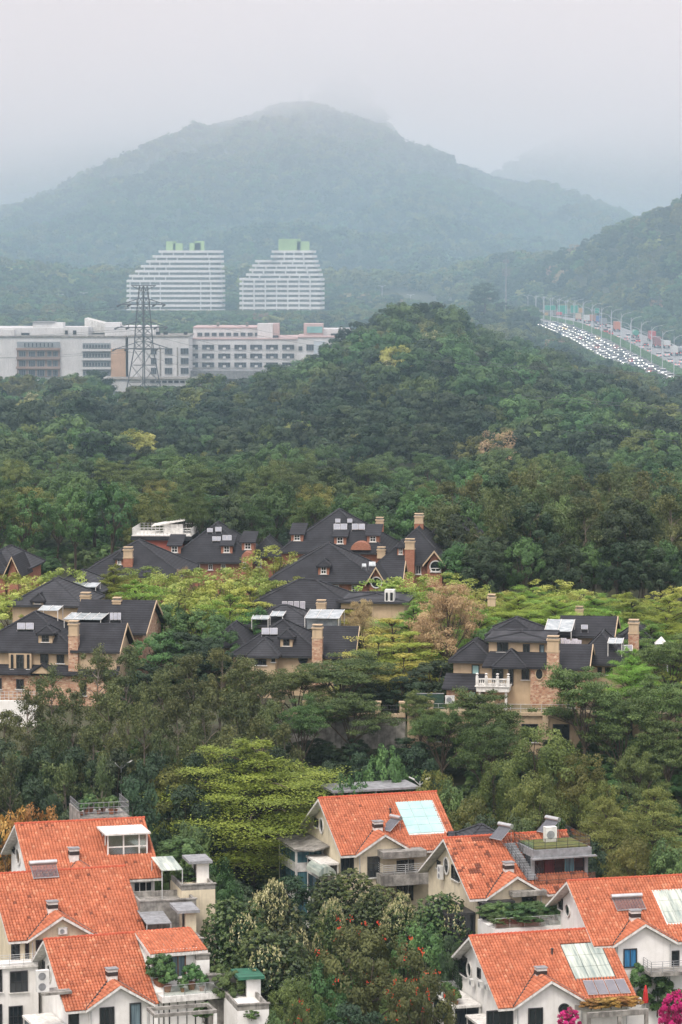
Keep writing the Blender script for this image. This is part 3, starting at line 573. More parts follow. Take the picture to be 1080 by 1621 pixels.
def hip_roof(parent, x0, x1, y0, y1, ze, zr, m, over=.55, hip=(1, 1, 1, 1), th=.22, name='roof', ridge_x=None, ridge_y=None):
    """hipped roof over a block (hip flags: left, right); 0 makes a gable end on that side"""
    x0, x1, y0, y1 = x0 - over, x1 + over, y0 - over, y1 + over; w = (y1 - y0) / 2; ym = (y0 + y1) / 2
    if (x1 - x0) >= (y1 - y0):
        hl = min(w * hip[0], (x1 - x0) / 2 - .05); hr = min(w * hip[1], (x1 - x0) / 2 - .05); A, B = (x0 + hl, ym, zr), (x1 - hr, ym, zr)
        top = [(x0, y0, ze), (x1, y0, ze), (x1, y1, ze), (x0, y1, ze), A, B]; fs = [(0, 1, 5, 4), (1, 2, 5), (2, 3, 4, 5), (3, 0, 4)]
    else:
        xm = (x0 + x1) / 2; w = (x1 - x0) / 2; hf = min(w * hip[2], (y1 - y0) / 2 - .05); hb_ = min(w * hip[3], (y1 - y0) / 2 - .05); A, B = (xm, y0 + hf, zr), (xm, y1 - hb_, zr)
        top = [(x0, y0, ze), (x1, y0, ze), (x1, y1, ze), (x0, y1, ze), A, B]; fs = [(0, 1, 4), (1, 2, 5, 4), (2, 3, 5), (3, 0, 4, 5)]
    f = MB(); base = [(p[0], p[1], ze - th) for p in top[:4]]
    f.poly(top + base, fs + [(6, 7, 1, 0), (7, 8, 2, 1), (8, 9, 3, 2), (9, 6, 0, 3), (9, 8, 7, 6)]); o = f.build(name, m, parent); c = MB()
    for k in range(4): e = A if (Vector(top[k]) - Vector(A)).length < (Vector(top[k]) - Vector(B)).length else B; c.bar(Vector(top[k]) + Vector((0, 0, .04)), Vector(e) + Vector((0, 0, .06)), .13)
    c.bar(Vector(A) + Vector((0, 0, .06)), Vector(B) + Vector((0, 0, .06)), .13); c.build('hip_cap', M_shingle2, o); return o
def gable_roof(parent, x0, x1, y0, y1, ze, zr, m, over=.5, th=.2, along='x', name='roof', edge=None):
    x0, x1, y0, y1 = x0 - over, x1 + over, y0 - over, y1 + over; f = MB()
    if along == 'x':
        ym = (y0 + y1) / 2; f.prism([(x0, y0, ze), (x0, ym, zr), (x0, y1, ze), (x0, y1, ze - th), (x0, ym, zr - th), (x0, y0, ze - th)], (x1 - x0, 0, 0))
    else:
        xm = (x0 + x1) / 2; f.prism([(x0, y0, ze), (xm, y0, zr), (x1, y0, ze), (x1, y0, ze - th), (xm, y0, zr - th), (x0, y0, ze - th)], (0, y1 - y0, 0))
    return f.build(name, m, parent)
def solar_heater(M, p, label, w=1.9, yaw=0, flip=1, pitch=30, stand=.15, tall=False, group=None):
    """evacuated-tube water heater: tank, tubes, frame; p is the lower middle of the collector on the roof, local to M"""
    t = thing('solar_water_heater', label, 'water heater', M @ Matrix.Translation(p) @ Matrix.Rotation(R(yaw), 4, 'Z'), group)
    a = R(pitch); Lc = 1.75; up = Vector((0, math.cos(a), math.sin(a))); nn = Vector((0, -math.sin(a), math.cos(a))); o = nn * stand
    f = MB(); n = 20
    for k in range(n): x = -w / 2 + w * (k + .5) / n; f.tube([Vector((x, 0, 0)) + o, Vector((x, 0, 0)) + o + up * Lc], .034, 6)
    f.build('tubes', M_tube, t)
    f = MB(); q = o + up * (Lc + .18) + nn * .1; f.tube([Vector((-w / 2 - .12, 0, 0)) + q, Vector((w / 2 + .12, 0, 0)) + q], .24, 14); f.build('tank', M_steel, t)
    f = MB()
    for s in (-1, 1):
        x = s * w / 2; f.bar(Vector((x, 0, 0)) + o - nn * .05, Vector((x, 0, 0)) + up * Lc + o - nn * .05, .035); f.bar(Vector((x, 0, 0)), Vector((x, 0, 0)) + o, .03)
        b = Vector((x, 0, 0)) + q; f.bar(b, Vector((b.x, b.y, 0 if tall else b.z - .5)), .03)
    f.bar(Vector((-w / 2, 0, 0)) + o, Vector((w / 2, 0, 0)) + o, .05); f.build('stand', M_grey, t); return t
def ac_unit(M, p, label, w=.85, h=.6, dpt=.34, fans=1, axis=1, group=None):
    t = thing('air_conditioner', label, 'air conditioner', M @ Matrix.Translation(p), group)
    f = MB()
    def V(a, o, z): return (a, o, z) if axis == 1 else (o, a, z)
    f.box(V(-w / 2, 0, 0), V(w / 2, -dpt, h)); f.box(V(-w / 2 - .02, .01, h), V(w / 2 + .02, -dpt - .02, h + .03)); f.build('casing', M_ac, t)
    for k in range(fans):
        c = h * (k + .5) / fans; r = min(w, h / fans) * .36; g = MB(); pts = []
        for q in range(18): pts.append(V(r * math.cos(q / 18 * 6.2832) - w * .08, -dpt - .03, c + r * math.sin(q / 18 * 6.2832)))
        g.prism(pts, V(0, .025, 0)); g.build('fan_grille', M_slate, t)
    return t
def potted(M, p, label, s=1.0, sp='shrub', group='potted plants on the terraces', cat='potted plant'):
    t = thing('potted_plant', label, cat, M @ Matrix.Translation(p), group); f = MB(); f.lathe((0, 0, 0), [(.16 * s, 0), (.24 * s, .34 * s), (.27 * s, .36 * s), (.22 * s, .38 * s)], 10); f.build('pot', M_pot, t)
    o = link('foliage', P[sp][0][1], t); o.scale = (.11 * s, .11 * s, .11 * s); o.location = (0, 0, .25 * s); return t
def shrub(p, w, h, label, sp='shrub', group=None, cat='shrub'):
    t = thing(NAMES[sp], label, cat, Matrix.Translation(p), group); t.scale = (w / 10.5, w / 10.5, h / 10.0); t.rotation_euler = (0, 0, random.uniform(0, 6)); tr, cr = P[sp][0]; link('stem', tr, t); link('foliage', cr, t); return t
# ------------------------------------------------------------------ orange-roofed houses
class House:
    def __init__(s, label, X, Y, Z, psi, L, h, d, base, wall, seed, gpx, moss=0, name='orange_roofed_house', skip=(), chim=None, tiled_to=None, storeys=3):
        s.M = frame(X, Y, base, psi); s.h, s.d, s.L, s.RH = h, d, L, Z - base; s.ze = s.RH - d; s.k = d / h; s.wall = wall; s.Y = Y
        r = s.root = thing(name, label, 'house', s.M, 'orange-roofed houses'); s.yF = -(h - .62); s.xG = 1.0; s.xR = L - .7
        RH, ze, k = s.RH, s.ze, s.k; wz = RH - .30
        gable_prism(s.xG, s.xR, s.yF, -s.yF, -6, wz + k * s.yF, wz).build('wall', wall, r)
        # cross gable: peak, left foot in pixels on the eave plane
        pk = hit(s.M, *gpx[0], 1, -h); lf = hit(s.M, *gpx[1], 1, -h); rt = hit(s.M, *gpx[2], 1, -h); hw = (rt.x - lf.x) / 2; xc = pk.x; zp = min(pk.z, ze + hw * .62); yb = (zp - RH) / k; s.xc, s.hw, s.zp, s.yb = xc, hw, zp, yb
        # roof slabs with white undersides and verge boards
        for sg, nm in ((-1, 'roof'), (1, 'roof')):
            f = MB(); f.prism([(0, 0, RH), (0, sg * h, ze), (0, sg * h, ze - .22), (0, 0, RH - .26)], (L if sg > 0 else xc - hw, 0, 0))
            if sg < 0:
                ym_ = -(h - 1.3); f.prism([(xc + hw, 0, RH), (xc + hw, -h, ze), (xc + hw, -h, ze - .22), (xc + hw, 0, RH - .26)], (max(.05, (tiled_to(0.) if tiled_to else L) - xc - hw), 0, 0)); f.prism([(xc - hw, 0, RH), (xc - hw, ym_, RH + k * ym_), (xc - hw, ym_, RH + k * ym_ - .22), (xc - hw, 0, RH - .26)], (2 * hw, 0, 0))
            o = f.build(nm, M_trim, r)
            if sg > 0: g = MB(); g.poly([(0, .02, RH + .03), (L, .02, RH + .03), (L, h, ze + .04), (0, h, ze + .04)], [(0, 1, 2, 3)]); g.build('tile_bed', M_tilesheet, o)
            else: s.front_roof = o; g = MB(); g.poly([(.01, -.02, RH + .012), (L - .01, -.02, RH + .012), (L - .01, -h, ze + .012), (.01, -h, ze + .012)], [(3, 2, 1, 0)]); g.v, g.f, g.m = [], [], []; ym_ = -(h - 1.3); [g.poly([(u0 + .01, -.02, RH + .012), (u1 - .01, -.02, RH + .012), (u1 - .01, yy, RH + k * yy + .012), (u0 + .01, yy, RH + k * yy + .012)], [(3, 2, 1, 0)]) for u0, u1, yy in ((0, xc - hw, -h), (xc - hw, xc + hw, ym_), (xc + hw, tiled_to(0.) if tiled_to else L, -h)) if u1 > u0 + .1]; g.build('tile_bed', M_tilesheet, o)
        f = MB(); f.prism([(xc - hw + .45, s.yF - .14, -6), (xc + hw - .45, s.yF - .14, -6), (xc + hw - .45, s.yF - .14, ze - .05), (xc, s.yF - .14, zp - .34), (xc - hw + .45, s.yF - .14, ze - .05)], (0, .9, 0)); f.build('front_wall', wall, r)
        s.yW = s.yF - .14
        g = MB(); e = .10
        for sg in (-1, 1):
            g.prism([(xc, -h - e, zp), (xc + sg * hw, -h - e, ze), (xc + sg * hw, -h - e, ze - .24), (xc, -h - e, zp - .27)], (0, .22, 0))
            g.poly([(xc, -h - e, zp), (xc + sg * hw, -h - e, ze), (xc, yb, zp)], [(0, 1, 2)])
        gr = g.build('gable_roof', M_trim, r)
        def tri(u, v, sg):      # u along the cross ridge from the front, v down the slope
            f_ = np.clip((u - e) / max(.01, (yb + h)), 0, 1); return (v < (1 - f_) * math.hypot(hw, zp - ze) - .1)
        sl = math.hypot(hw, zp - ze)
        for sg in (-1, 1):
            tiles('roof_tile', (xc, -h - e, zp + .03), (0, 1, 0), (sg * hw / sl, 0, (ze - zp) / sl), yb + h + e, sl, r, lambda u, v: tri(u, v, sg), pale=.3, seed=seed + 40)
        # main slope, left open where the cross gable and rooflights stand
        sl = math.hypot(h, d); s.holes = list(skip)
        def inside(u, v):
            yy = -v * h / sl; f_ = np.clip((yy + h) / (yb + h), 0, 1); ok = ~((yy < yb) & (np.abs(u - xc) < hw * (1 - f_) - .05))
            for (p0, p1, p2, p3) in s.holes:
                q = [s.roofpt(*p) for p in (p0, p1, p2, p3)]; us = [c.x for c in q]; vs = [-c.y * sl / h for c in q]
                ok &= ~((u > min(us) + .05) & (u < max(us) - .05) & (v > min(vs)) & (v < max(vs) - .1))
            if tiled_to: ok &= ~((u > tiled_to(v)))
            return ok
        tiles('roof_tile', (0, 0, RH + .03), (1, 0, 0), (0, -h / sl, -d / sl), L, sl, r, inside, seed=seed, moss=moss, pale=.42)
        f = MB(); n = int(L / .42)
        for i in range(n): x = i * L / n; f.tube([(x, 0, RH + .05), (x + L / n + .04, 0, RH + .09)], [.13, .16], 7)
        f.build('ridge_tile', M_ridge, r)
        # dark metal in the valleys, gutter on the eave
        f = MB()
        for sg in (-1, 1): f.bar((xc, yb, zp + .14), (xc + sg * hw, -h - .05, ze + .13), .085)
        f.build('valley_flashing', M_dark, r)
        for x in (xc - hw + .62, xc + hw - .62, L - 1.0):
            f = MB(); f.tube([(x, s.yW - .09, ze - .25), (x, s.yW - .09, -4)], .055, 6); f.build('downpipe', M_rail, r)
        if chim:
            c = s.roofpt(*chim); f = MB(); z = c.z - .15; a = .46
            f.box((c.x - a, c.y - .38, z), (c.x + a, c.y + .38, z + .75), 0); f.box((c.x - a - .04, c.y - .42, z + .754), (c.x + a + .04, c.y + .42, z + 1.12), 1); f.box((c.x - a - .02, c.y - .40, z + 1.124), (c.x + a + .02, c.y + .40, z + 1.36), 0); f.box((c.x - a - .10, c.y - .48, z + 1.364), (c.x + a + .10, c.y + .48, z + 1.45), 2)
            f.build('chimney', [M_trim, M_chband, M_slate], r)
    def roofpt(s, px, py, lift=0):
        I = s.M.inverted(); o = I @ Vector((0, 0, CH)); d = I.to_3x3() @ ray(px, py); t = (s.RH + lift + s.k * o.y - o.z) / (d.z - s.k * d.y); return o + d * t
    def win(s, x0, y0, x1, y1, plane=None, axis=1, **k): return window(s.root, s.M, axis, (s.yW if axis == 1 else s.xG) if plane is None else plane, x0, y0, x1, y1, **k)
    def rwin(s, cx, cy, rx, ry, axis=0, plane=None, **k):
        v = (s.yW if axis == 1 else s.xG) if plane is None else plane; c = hit(s.M, cx, cy, axis, v); sc = F / s.Y
        e = hit(s.M, cx + rx, cy, axis, v); b = 1 - axis if axis < 2 else 0; return round_window(s.root, axis, v, (c[b], c.z), abs(e[b] - c[b]), ry / sc, **k)
    def pbox(s, name, m, x0, y0, x1, y1, plane, depth, lo=None, hi=None, parent=None):
        """a block whose front face covers a pixel rectangle on the local plane y = plane"""
        a, b = hit(s.M, x0, y0, 1, plane), hit(s.M, x1, y1, 1, plane); f = MB(); f.box((a.x, plane, a.z if hi is None else hi), (b.x, plane + depth, b.z if lo is None else lo)); return f.build(name, m, parent or s.root)
    def sheet(s, name, quad, nu, nv, m, th=.07, gap=.05, lift=.10, frame_m=None):
        """a rooflight or collector lying on the front slope, divided into panels"""
        c = [s.roofpt(*q) for q in quad]; x0, x1 = (c[0].x + c[3].x) / 2, (c[1].x + c[2].x) / 2; y0, y1 = (c[0].y + c[1].y) / 2, (c[2].y + c[3].y) / 2; Z = lambda y: s.RH + s.k * y + lift
        f = MB(); f.prism([(x0 - .1, y0 + .1, Z(y0 + .1) - .10), (x0 - .1, y1 - .1, Z(y1 - .1) - .10), (x0 - .1, y1 - .1, Z(y1 - .1) + .0), (x0 - .1, y0 + .1, Z(y0 + .1) + .0)], (x1 - x0 + .2, 0, 0)); o = f.build(name, frame_m or M_trim, s.root)
        for i in range(nu):
            for j in range(nv):
                xa, xb = x0 + (x1 - x0) * i / nu + gap / 2, x0 + (x1 - x0) * (i + 1) / nu - gap / 2; ya, yb = y0 + (y1 - y0) * j / nv - gap / 2, y0 + (y1 - y0) * (j + 1) / nv + gap / 2
                g = MB(); g.prism([(xa, ya, Z(ya) + .005), (xa, yb, Z(yb) + .005), (xa, yb, Z(yb) + th), (xa, ya, Z(ya) + th)], (xb - xa, 0, 0)); g.build('panel', m, o)
        return o
    def vent(s, px, py):
        c = s.roofpt(px, py); f = MB(); f.lathe((c.x, c.y, c.z - .2), [(.09, 0), (.09, .7), (.15, .72), (.15, .85), (.03, .9)], 8); f.build('vent_pipe', M_dark, s.root)
    def slab(s, name, pts_px, z, th=.18, m=None, x1=None):
        """a flat slab at height z whose outline is given in pixels"""
        q = [hit(s.M, px, py, 2, z) for px, py in pts_px]; f = MB(); f.prism([(p.x, p.y, z - th) for p in q], (0, 0, th)); return f.build(name, m or M_trim, s.root), q
    def bay(s, x0, x1, y0, y1, z0, z1, nfront=3, nside=2, frame_m=None, glass=None, band=.45, storey=3.0, name='glazed_bay'):
        """a projecting glazed bay on the gable side: slabs, posts and panes"""
        f = MB(); z = z0; fm = frame_m or M_trim
        while z < z1 - .1: f.box((x0, y0, z), (x1, y1, z + band)); z += storey
        f.box((x0 - .12, y0 - .12, z1), (x1, y1 + .12, z1 + .22))
        for y in (y0, y1 - .22): f.box((x0 + .003, y + .003, z0 - .01), (x0 + .22, y + .219, z1 + .01))
        f.box((x1 - .2, y0 + .003, z0 - .01), (x1 - .002, y0 + .2, z1 + .01)); o = f.build(name, fm, s.root); z = z0
        while z < z1 - .1:
            za, zb = z + band, min(z + storey, z1)
            for k in range(nside):
                a, b = y0 + .22 + (y1 - y0 - .44) * k / nside, y0 + .22 + (y1 - y0 - .44) * (k + 1) / nside; g = MB(); g.box((x0 + .08, a + .04, za), (x0 + .13, b - .04, zb)); g.build('pane', glass or (M_glass if (k + int(z)) % 3 else M_blue), o)
                g = MB(); g.box((x0 + .04, b - .04, za), (x0 + .16, b + .04, zb)); g.build('mullion', M_dark, o)
            for k in range(nfront):
                a, b = x0 + .22 + (x1 - x0 - .4) * k / nfront, x0 + .22 + (x1 - x0 - .4) * (k + 1) / nfront; g = MB(); g.box((a + .03, y0 + .08, za), (b - .03, y0 + .13, zb)); g.build('pane', glass or M_glass, o)
            z += storey
        return o
M_ridge = mat('ridge_clay', (.50, .11, .055), (.34, .07, .035), scale=2.5)
M_chband = mat('chimney_band', (.05, .034, .03), (.035, .026, .024))
H = {}
H['R4'] = h = House('white house with four solar panels and a rooflight on its orange roof', 12.06, 294, 15.63, 16.1, 13.77, 8.64, 4.93, 1.2, M_white, 3, ((873, 1552), (811, 1594.5), (932, 1584)), chim=(856, 1552), skip=[((887.5, 1497), (947.6, 1495), (976, 1548), (911, 1552))])
h.sheet('rooflight', ((887.5, 1497), (947.6, 1495), (976, 1548), (911, 1552)), 3, 3, M_sky1, frame_m=M_dark)
h.vent(874, 1512); h.rwin(893, 1597, 7.5, 7.5, axis=1, fr=M_dark); h.win(836, 1596, 859, 1632, nx=2)
h.pbox('eave_beam', M_trim, 930, 1586, 1016, 1593, -h.h + .1, .5)
h.win(770, 1600, 812, 1650, plane=h.yF, nx=4, nz=2)
h.rwin(744, 1535, 3.2, 11); h.win(757, 1531, 761.5, 1550, axis=0, nx=1); h.win(727, 1508, 740, 1547, axis=0, nx=1, glass=M_glass)
h.bay(-1.9, .9, -1.0, 5.2, -.4, h.ze - 1.6, 2, 4); h.bay(-.9, .9, -7.2, -2.2, -.4, h.ze - 2.2, 2, 3)
railing(h.root, [(-1.8, -.9, h.ze - 1.38), (-1.8, 5.2, h.ze - 1.38), (.6, 5.2, h.ze - 1.38)], 1.0, 1, M_dark, 1.5, M_clear)
H['R3'] = h = House('white house with blue curtained window, tube heater and pale rooflight on orange roof', 21.91, 303, 19.12, 13.94, 13.6, 8.4, 4.64, 4.5, M_white, 13, ((1022, 1462.5), (971, 1495), (1074, 1491)), chim=(1005, 1461), skip=[((1033, 1411.6), (1086, 1409), (1112, 1461), (1057.6, 1463))])
h.sheet('rooflight', ((1033, 1411.6), (1086, 1409), (1112, 1461), (1057.6, 1463)), 3, 3, M_sky1); h.rwin(899.5, 1441, 3.4, 9); h.win(886, 1420, 891.5, 1441, axis=0, nx=1)
h.win(987, 1502, 1008, 1531, glass=mat('blue_curtain', (.05, .22, .42), (.02, .10, .22), rough=.4, scale=2, stretch=(4, 4, .15)), nx=2, sill=False); h.win(1062, 1505, 1075, 1530, plane=h.yF, nx=1)
a, b = hit(h.M, 1018, 1530, 1, h.yW - .1), hit(h.M, 1085, 1536, 1, h.yW - .1)
f = MB(); f.box((a.x, h.yW - 2.4, a.z - .5), (a.x + 4.6, h.yW - .02, a.z - .2)); f.build('balcony', M_conc, h.root); railing(h.root, [(a.x + .05, h.yW - .1, a.z - .2), (a.x + .05, h.yW - 2.35, a.z - .2), (a.x + 4.5, h.yW - 2.35, a.z - .2)], 1.1, 5, M_grey)
H['R2'] = h = House('cream house with mossy orange roof and dark glazed roof-deck annex', 10.4, 318, 20.51, 18.2, 13.55, 7.76, 4.77, 6, M_cream, 23, ((819, 1387), (766.7, 1421), (866, 1413)), chim=(805, 1384), moss=.55)
h.rwin(707.8, 1370.5, 3.6, 12); h.win(693, 1361, 698, 1376, axis=0, nx=1); h.win(716, 1368, 728, 1396, axis=0, nx=2)
h.win(788, 1425, 807, 1451, nx=2, nz=2); h.win(826, 1420, 849, 1450, nx=2, sill=False)
h.pbox('door_canopy', M_conc, 812, 1413, 866, 1417, h.yW - 1.1, 1.1)
h.bay(-2.2, .9, -6.9, -1.2, -.4, h.ze - 1.7, 3, 4, frame_m=M_dark); h.bay(1.2, 4.6, h.yF - 1.2, h.yF - .03, -.4, h.ze - .5, 4, 2, frame_m=M_dark)
# glazed annex with a planted deck, over the right end of the roof
ya = -5.4; a = hit(h.M, 842, 1357, 1, ya); b = hit(h.M, 929, 1393, 1, ya); q = hit(h.M, 842, 1345, 1, ya)
f = MB(); f.box((a.x, ya - .5, a.z), (b.x + .3, ya + 6.5, q.z)); f.box((a.x - .35, ya - 1.0, a.z - .002), (b.x + .7, ya - .5, a.z - .14)); deck = f.build('deck_slab', M_slate, h.root)
f = MB()
for (x, y) in ((a.x + .1, ya), (b.x - .1, ya), (a.x + .1, ya + 6), (b.x - .1, ya + 6)): f.box((x - .16, y - .16, b.z - 1.5), (x + .16, y + .16, a.z))
f.box((a.x - .3, ya - 1.4, b.z - .3), (b.x + .5, ya + 6.4, b.z - .02)); f.build('annex_frame', M_slate, h.root)
for k in range(5):
    x0, x1 = a.x + .3 + (b.x - a.x - .5) * k / 5, a.x + .3 + (b.x - a.x - .5) * (k + 1) / 5; f = MB(); f.box((x0 + .03, ya + .12, b.z), (x1 - .03, ya + .17, a.z)); f.build('pane', (M_glass, mat('maroon_curtain', (.10, .03, .035), (.05, .015, .02), scale=2, stretch=(4, 4, .2), rough=.3), M_glass, M_teal, M_glass)[k], h.root)
f = MB(); f.box((a.x + .08, ya + .2, b.z), (a.x + .13, ya + 5.8, a.z)); f.build('pane', M_glass, h.root)
dz = q.z; f = MB(); f.box((a.x + .3, ya - .2, dz + .004), (b.x, ya + 6.2, dz + .12)); f.build('deck_turf', M_turf, h.root, 'stuff')
railing(h.root, [(a.x + .05, ya + 6.3, dz), (a.x + .05, ya - .4, dz), (b.x + .2, ya - .4, dz), (b.x + .2, ya + 6.3, dz)], 1.1, 3, M_dark, 1.2, M_clear)
railing(h.root, [(a.x - .2, ya - 1.3, b.z - .02), (b.x + .4, ya - 1.3, b.z - .02)], 1.1, 2, M_dark, 1.2, M_clear)
f = MB(); n = 14; s0, s1 = h.roofpt(800, 1340), h.roofpt(838, 1398)
for i in range(n): t = i / n; p = s0.lerp(s1, t); f.box((p.x - .1, p.y - .32, p.z + .1), (p.x + 1.0, p.y, p.z + .34))
f.build('roof_stair', M_slate, h.root); railing(h.root, [s0 + Vector((-.15, 0, .2)), s1 + Vector((-.15, 0, .2))], 1.1, 3, M_dark, .9)
railing(h.root, [s0 + Vector((1.05, 0, .2)), s1 + Vector((1.05, 0, .2))], 1.1, 3, M_dark, .9)
R2_deck = (a, b, dz, ya)
H['R1'] = h = House('cream house with turquoise rooflight on its orange roof, behind the mango trees', -2.5, 338, 21.16, 17.9, 13.61, 8.06, 4.82, 7.5, M_cream, 33, ((610, 1320), (562.8, 1354), (657, 1348)), chim=(598, 1318), skip=[((626, 1273), (684.6, 1271.5), (705.4, 1319.4), (645.7, 1320.7))])
h.sheet('rooflight', ((626, 1271), (684.6, 1269.5), (705.4, 1319.4), (645.7, 1320.7)), 3, 4, M_sky2); h.vent(618, 1289)
h.rwin(510, 1307, 2.6, 11); h.win(499, 1294, 504, 1310, axis=0, nx=1); h.win(581.5, 1356, 601, 1388, nx=2, nz=3); h.win(539, 1358, 560, 1384, plane=h.yF, nx=3)
h.pbox('balcony_roof', M_conc, 607, 1350, 676, 1356, h.yW - 2.0, 2.4); h.pbox('balcony', M_conc, 605, 1387, 680, 1399, h.yW - 2.0, 2.2)
a, b = hit(h.M, 608, 1386, 1, h.yW - 1.9), hit(h.M, 676, 1386, 1, h.yW - 1.9); railing(h.root, [(a.x, h.yW, a.z), (a.x, h.yW - 1.9, a.z), (b.x, h.yW - 1.9, a.z)], 1.05, 5, M_rail)
h.win(628, 1362, 655, 1385, nx=3, sill=False); h.win(628, 1402, 654, 1425, nx=2, sill=False)
h.bay(-2.3, .9, .8, 7.0, -.4, h.ze - 1.0, 2, 3, glass=M_teal, band=1.0); h.bay(-1.1, .9, -4.6, .4, -.4, h.ze - 1.6, 2, 3)
f = MB(); f.prism([(-2.6, 7.2, h.ze - .72), (-2.6, .4, h.ze - .72), (-.9, -1.2, h.ze - .72), (.95, -1.2, h.ze - .3), (.95, 7.2, h.ze - .3)], (0, 0, .13)); f.build('awning', M_conc, h.root)
f = MB(); c = [(-.9 + 1.0 * math.cos(t), -6.2, h.ze - 2.4 + 1.0 * math.sin(t)) for t in np.linspace(0, math.pi, 9)]; f.prism(c, (0, 4.4, 0)); f.build('barrel_awning', M_sky1, h.root)
a = hit(h.M, 522, 1252, 1, 6.5); b = hit(h.M, 660, 1248, 1, 6.5)
f = MB(); f.box((a.x, 5.4, a.z - .1), (b.x, 10.5, a.z + .12)); 
for x in (a.x + .3, (a.x + b.x) / 2, b.x - .3): f.box((x - .08, 5.6, a.z - 4), (x + .08, 5.76, a.z - .1))
f.build('rear_canopy', M_slate, h.root)
H['L1'] = h = House('white house with boxy glazed dormer in its orange roof and rear roof terrace', -32.64, 312, 23.07, 15.4, 13.26, 8.68, 4.46, 8, M_white, 43, ((133, 1364), (93, 1392), (175, 1384)), moss=.12, chim=(117, 1362), skip=[((168, 1321), (233, 1317), (234, 1352), (172, 1354))])
h.rwin(29.5, 1356, 3, 12); h.win(20.5, 1338, 25.5, 1353, axis=0, nx=1)
yp = -5.1; a, b = hit(h.M, 171, 1322, 1, yp), hit(h.M, 233, 1363, 1, yp); f = MB()
f.box((a.x - .35, yp - .45, a.z), (b.x + .3, yp + 4.8, a.z + .16)); f.box((a.x - .1, yp, b.z - .3), (b.x + .08, yp + .25, b.z)); dm = f.build('dormer', M_trim, h.root)
f = MB()
for x in (a.x, a.x + (b.x - a.x) * .40, a.x + (b.x - a.x) * .80, b.x): f.box((x - .07, yp - .02, b.z), (x + .07, yp + .1, a.z))
f.box((a.x, yp - .024, b.z + 1.5), (b.x, yp + .06, b.z + 1.62)); f.box((a.x, yp - .026, b.z), (b.x, yp + .08, b.z + .12))
for y in (1.4, 2.8, 4.2): f.box((a.x - .05, yp + y - .06, b.z + .6 * y * .5), (a.x + .06, yp + y + .06, a.z))
f.build('dormer_frame', M_trim, dm)
f = MB(); f.box((a.x + .1, yp + .02, b.z), (b.x - .1, yp + .05, a.z)); f.build('pane', M_clear, dm)
f = MB(); f.box((a.x + .1, yp + 3.4, b.z - .2), (b.x - .1, yp + 3.5, a.z - .01)); f.box((a.x + .1, yp + .3, b.z - .1), (b.x - .1, yp + 3.39, b.z - .02)); f.build('room_wall', M_white, dm)
h.win(211, 1396, 241, 1411, plane=h.yF, nx=3, fr=M_trim); h.bay(-2, .9, -1, 5.5, -.4, h.ze - 2.1, 2, 3, frame_m=M_slate)
H['L2'] = h = House('cream house with tube water heater on the ridge, middle of the three at left', -33.93, 301, 20.15, 18.1, 13.45, 8.43, 4.8, 4.5, M_cream, 53, ((98.8, 1448), (40, 1487), (152, 1477)), chim=(83, 1447), moss=.18)
h.win(17.5, 1493, 31.5, 1524, plane=h.yF, nx=2, sill=False); h.win(39.6, 1491, 46, 1522, plane=h.yF, nx=1, sill=False); h.win(56.6, 1488, 68, 1505, nx=2)
h.pbox('lower_wing', M_white, -40, 1530, 62, 1700, h.yF - 1.6, 1.7, lo=-.5)
yb_ = h.yF - 1.6; h.win(15.5, 1538, 44, 1569, plane=yb_, nx=3, nz=2); h.win(13.6, 1593, 36, 1625, plane=yb_, nx=3, nz=2); h.win(-10, 1534, 3.5, 1570, plane=yb_, nx=2); h.win(-10, 1590, 3.5, 1625, plane=yb_, nx=2)
a, b = hit(h.M, -30, 1529, 1, yb_ - .1), hit(h.M, 60, 1528, 1, yb_ - .1); f = MB(); f.box((a.x, yb_ - .25, b.z - .1), (b.x, h.yF, b.z + .12)); f.build('balcony', M_trim, h.root); railing(h.root, [(a.x, yb_ - .15, b.z + .12), (b.x, yb_ - .15, b.z + .12)], 1.05, 5, M_rail)
H['L3'] = h = House('white house with planted roof terrace and timber-framed dormer window, front left', -27.66, 289, 16.41, 20.3, 14.09, 7.7, 5.03, .5, M_white, 63, ((190.8, 1554.5), (130, 1599), (240, 1582)), chim=(177, 1554), tiled_to=lambda v: 8.75 + v * .0)
sl = math.hypot(h.h, h.d)
h.rwin(79, 1540, 2.6, 13); h.win(68.5, 1520, 71.5, 1536, axis=0, nx=1)
h.win(157.6, 1595, 181, 1632, nx=3); h.win(205, 1588, 223.6, 1632, nx=1, glass=M_blue); h.win(234, 1586, 260, 1632, plane=h.yF + .05, nx=3, sill=False); h.win(267, 1583, 310, 1632, plane=h.yF + .05, nx=3, sill=False, glass=M_blue); h.win(108, 1603, 125, 1640, plane=h.yF, nx=1)
h.bay(-1.8, .9, -5.6, .4, -.4, h.ze - 2.2, 2, 2); railing(h.root, [(-1.8, -5.6, h.ze - 4.9), (-1.8, .4, h.ze - 4.9)], 1.0, 5, M_rail)
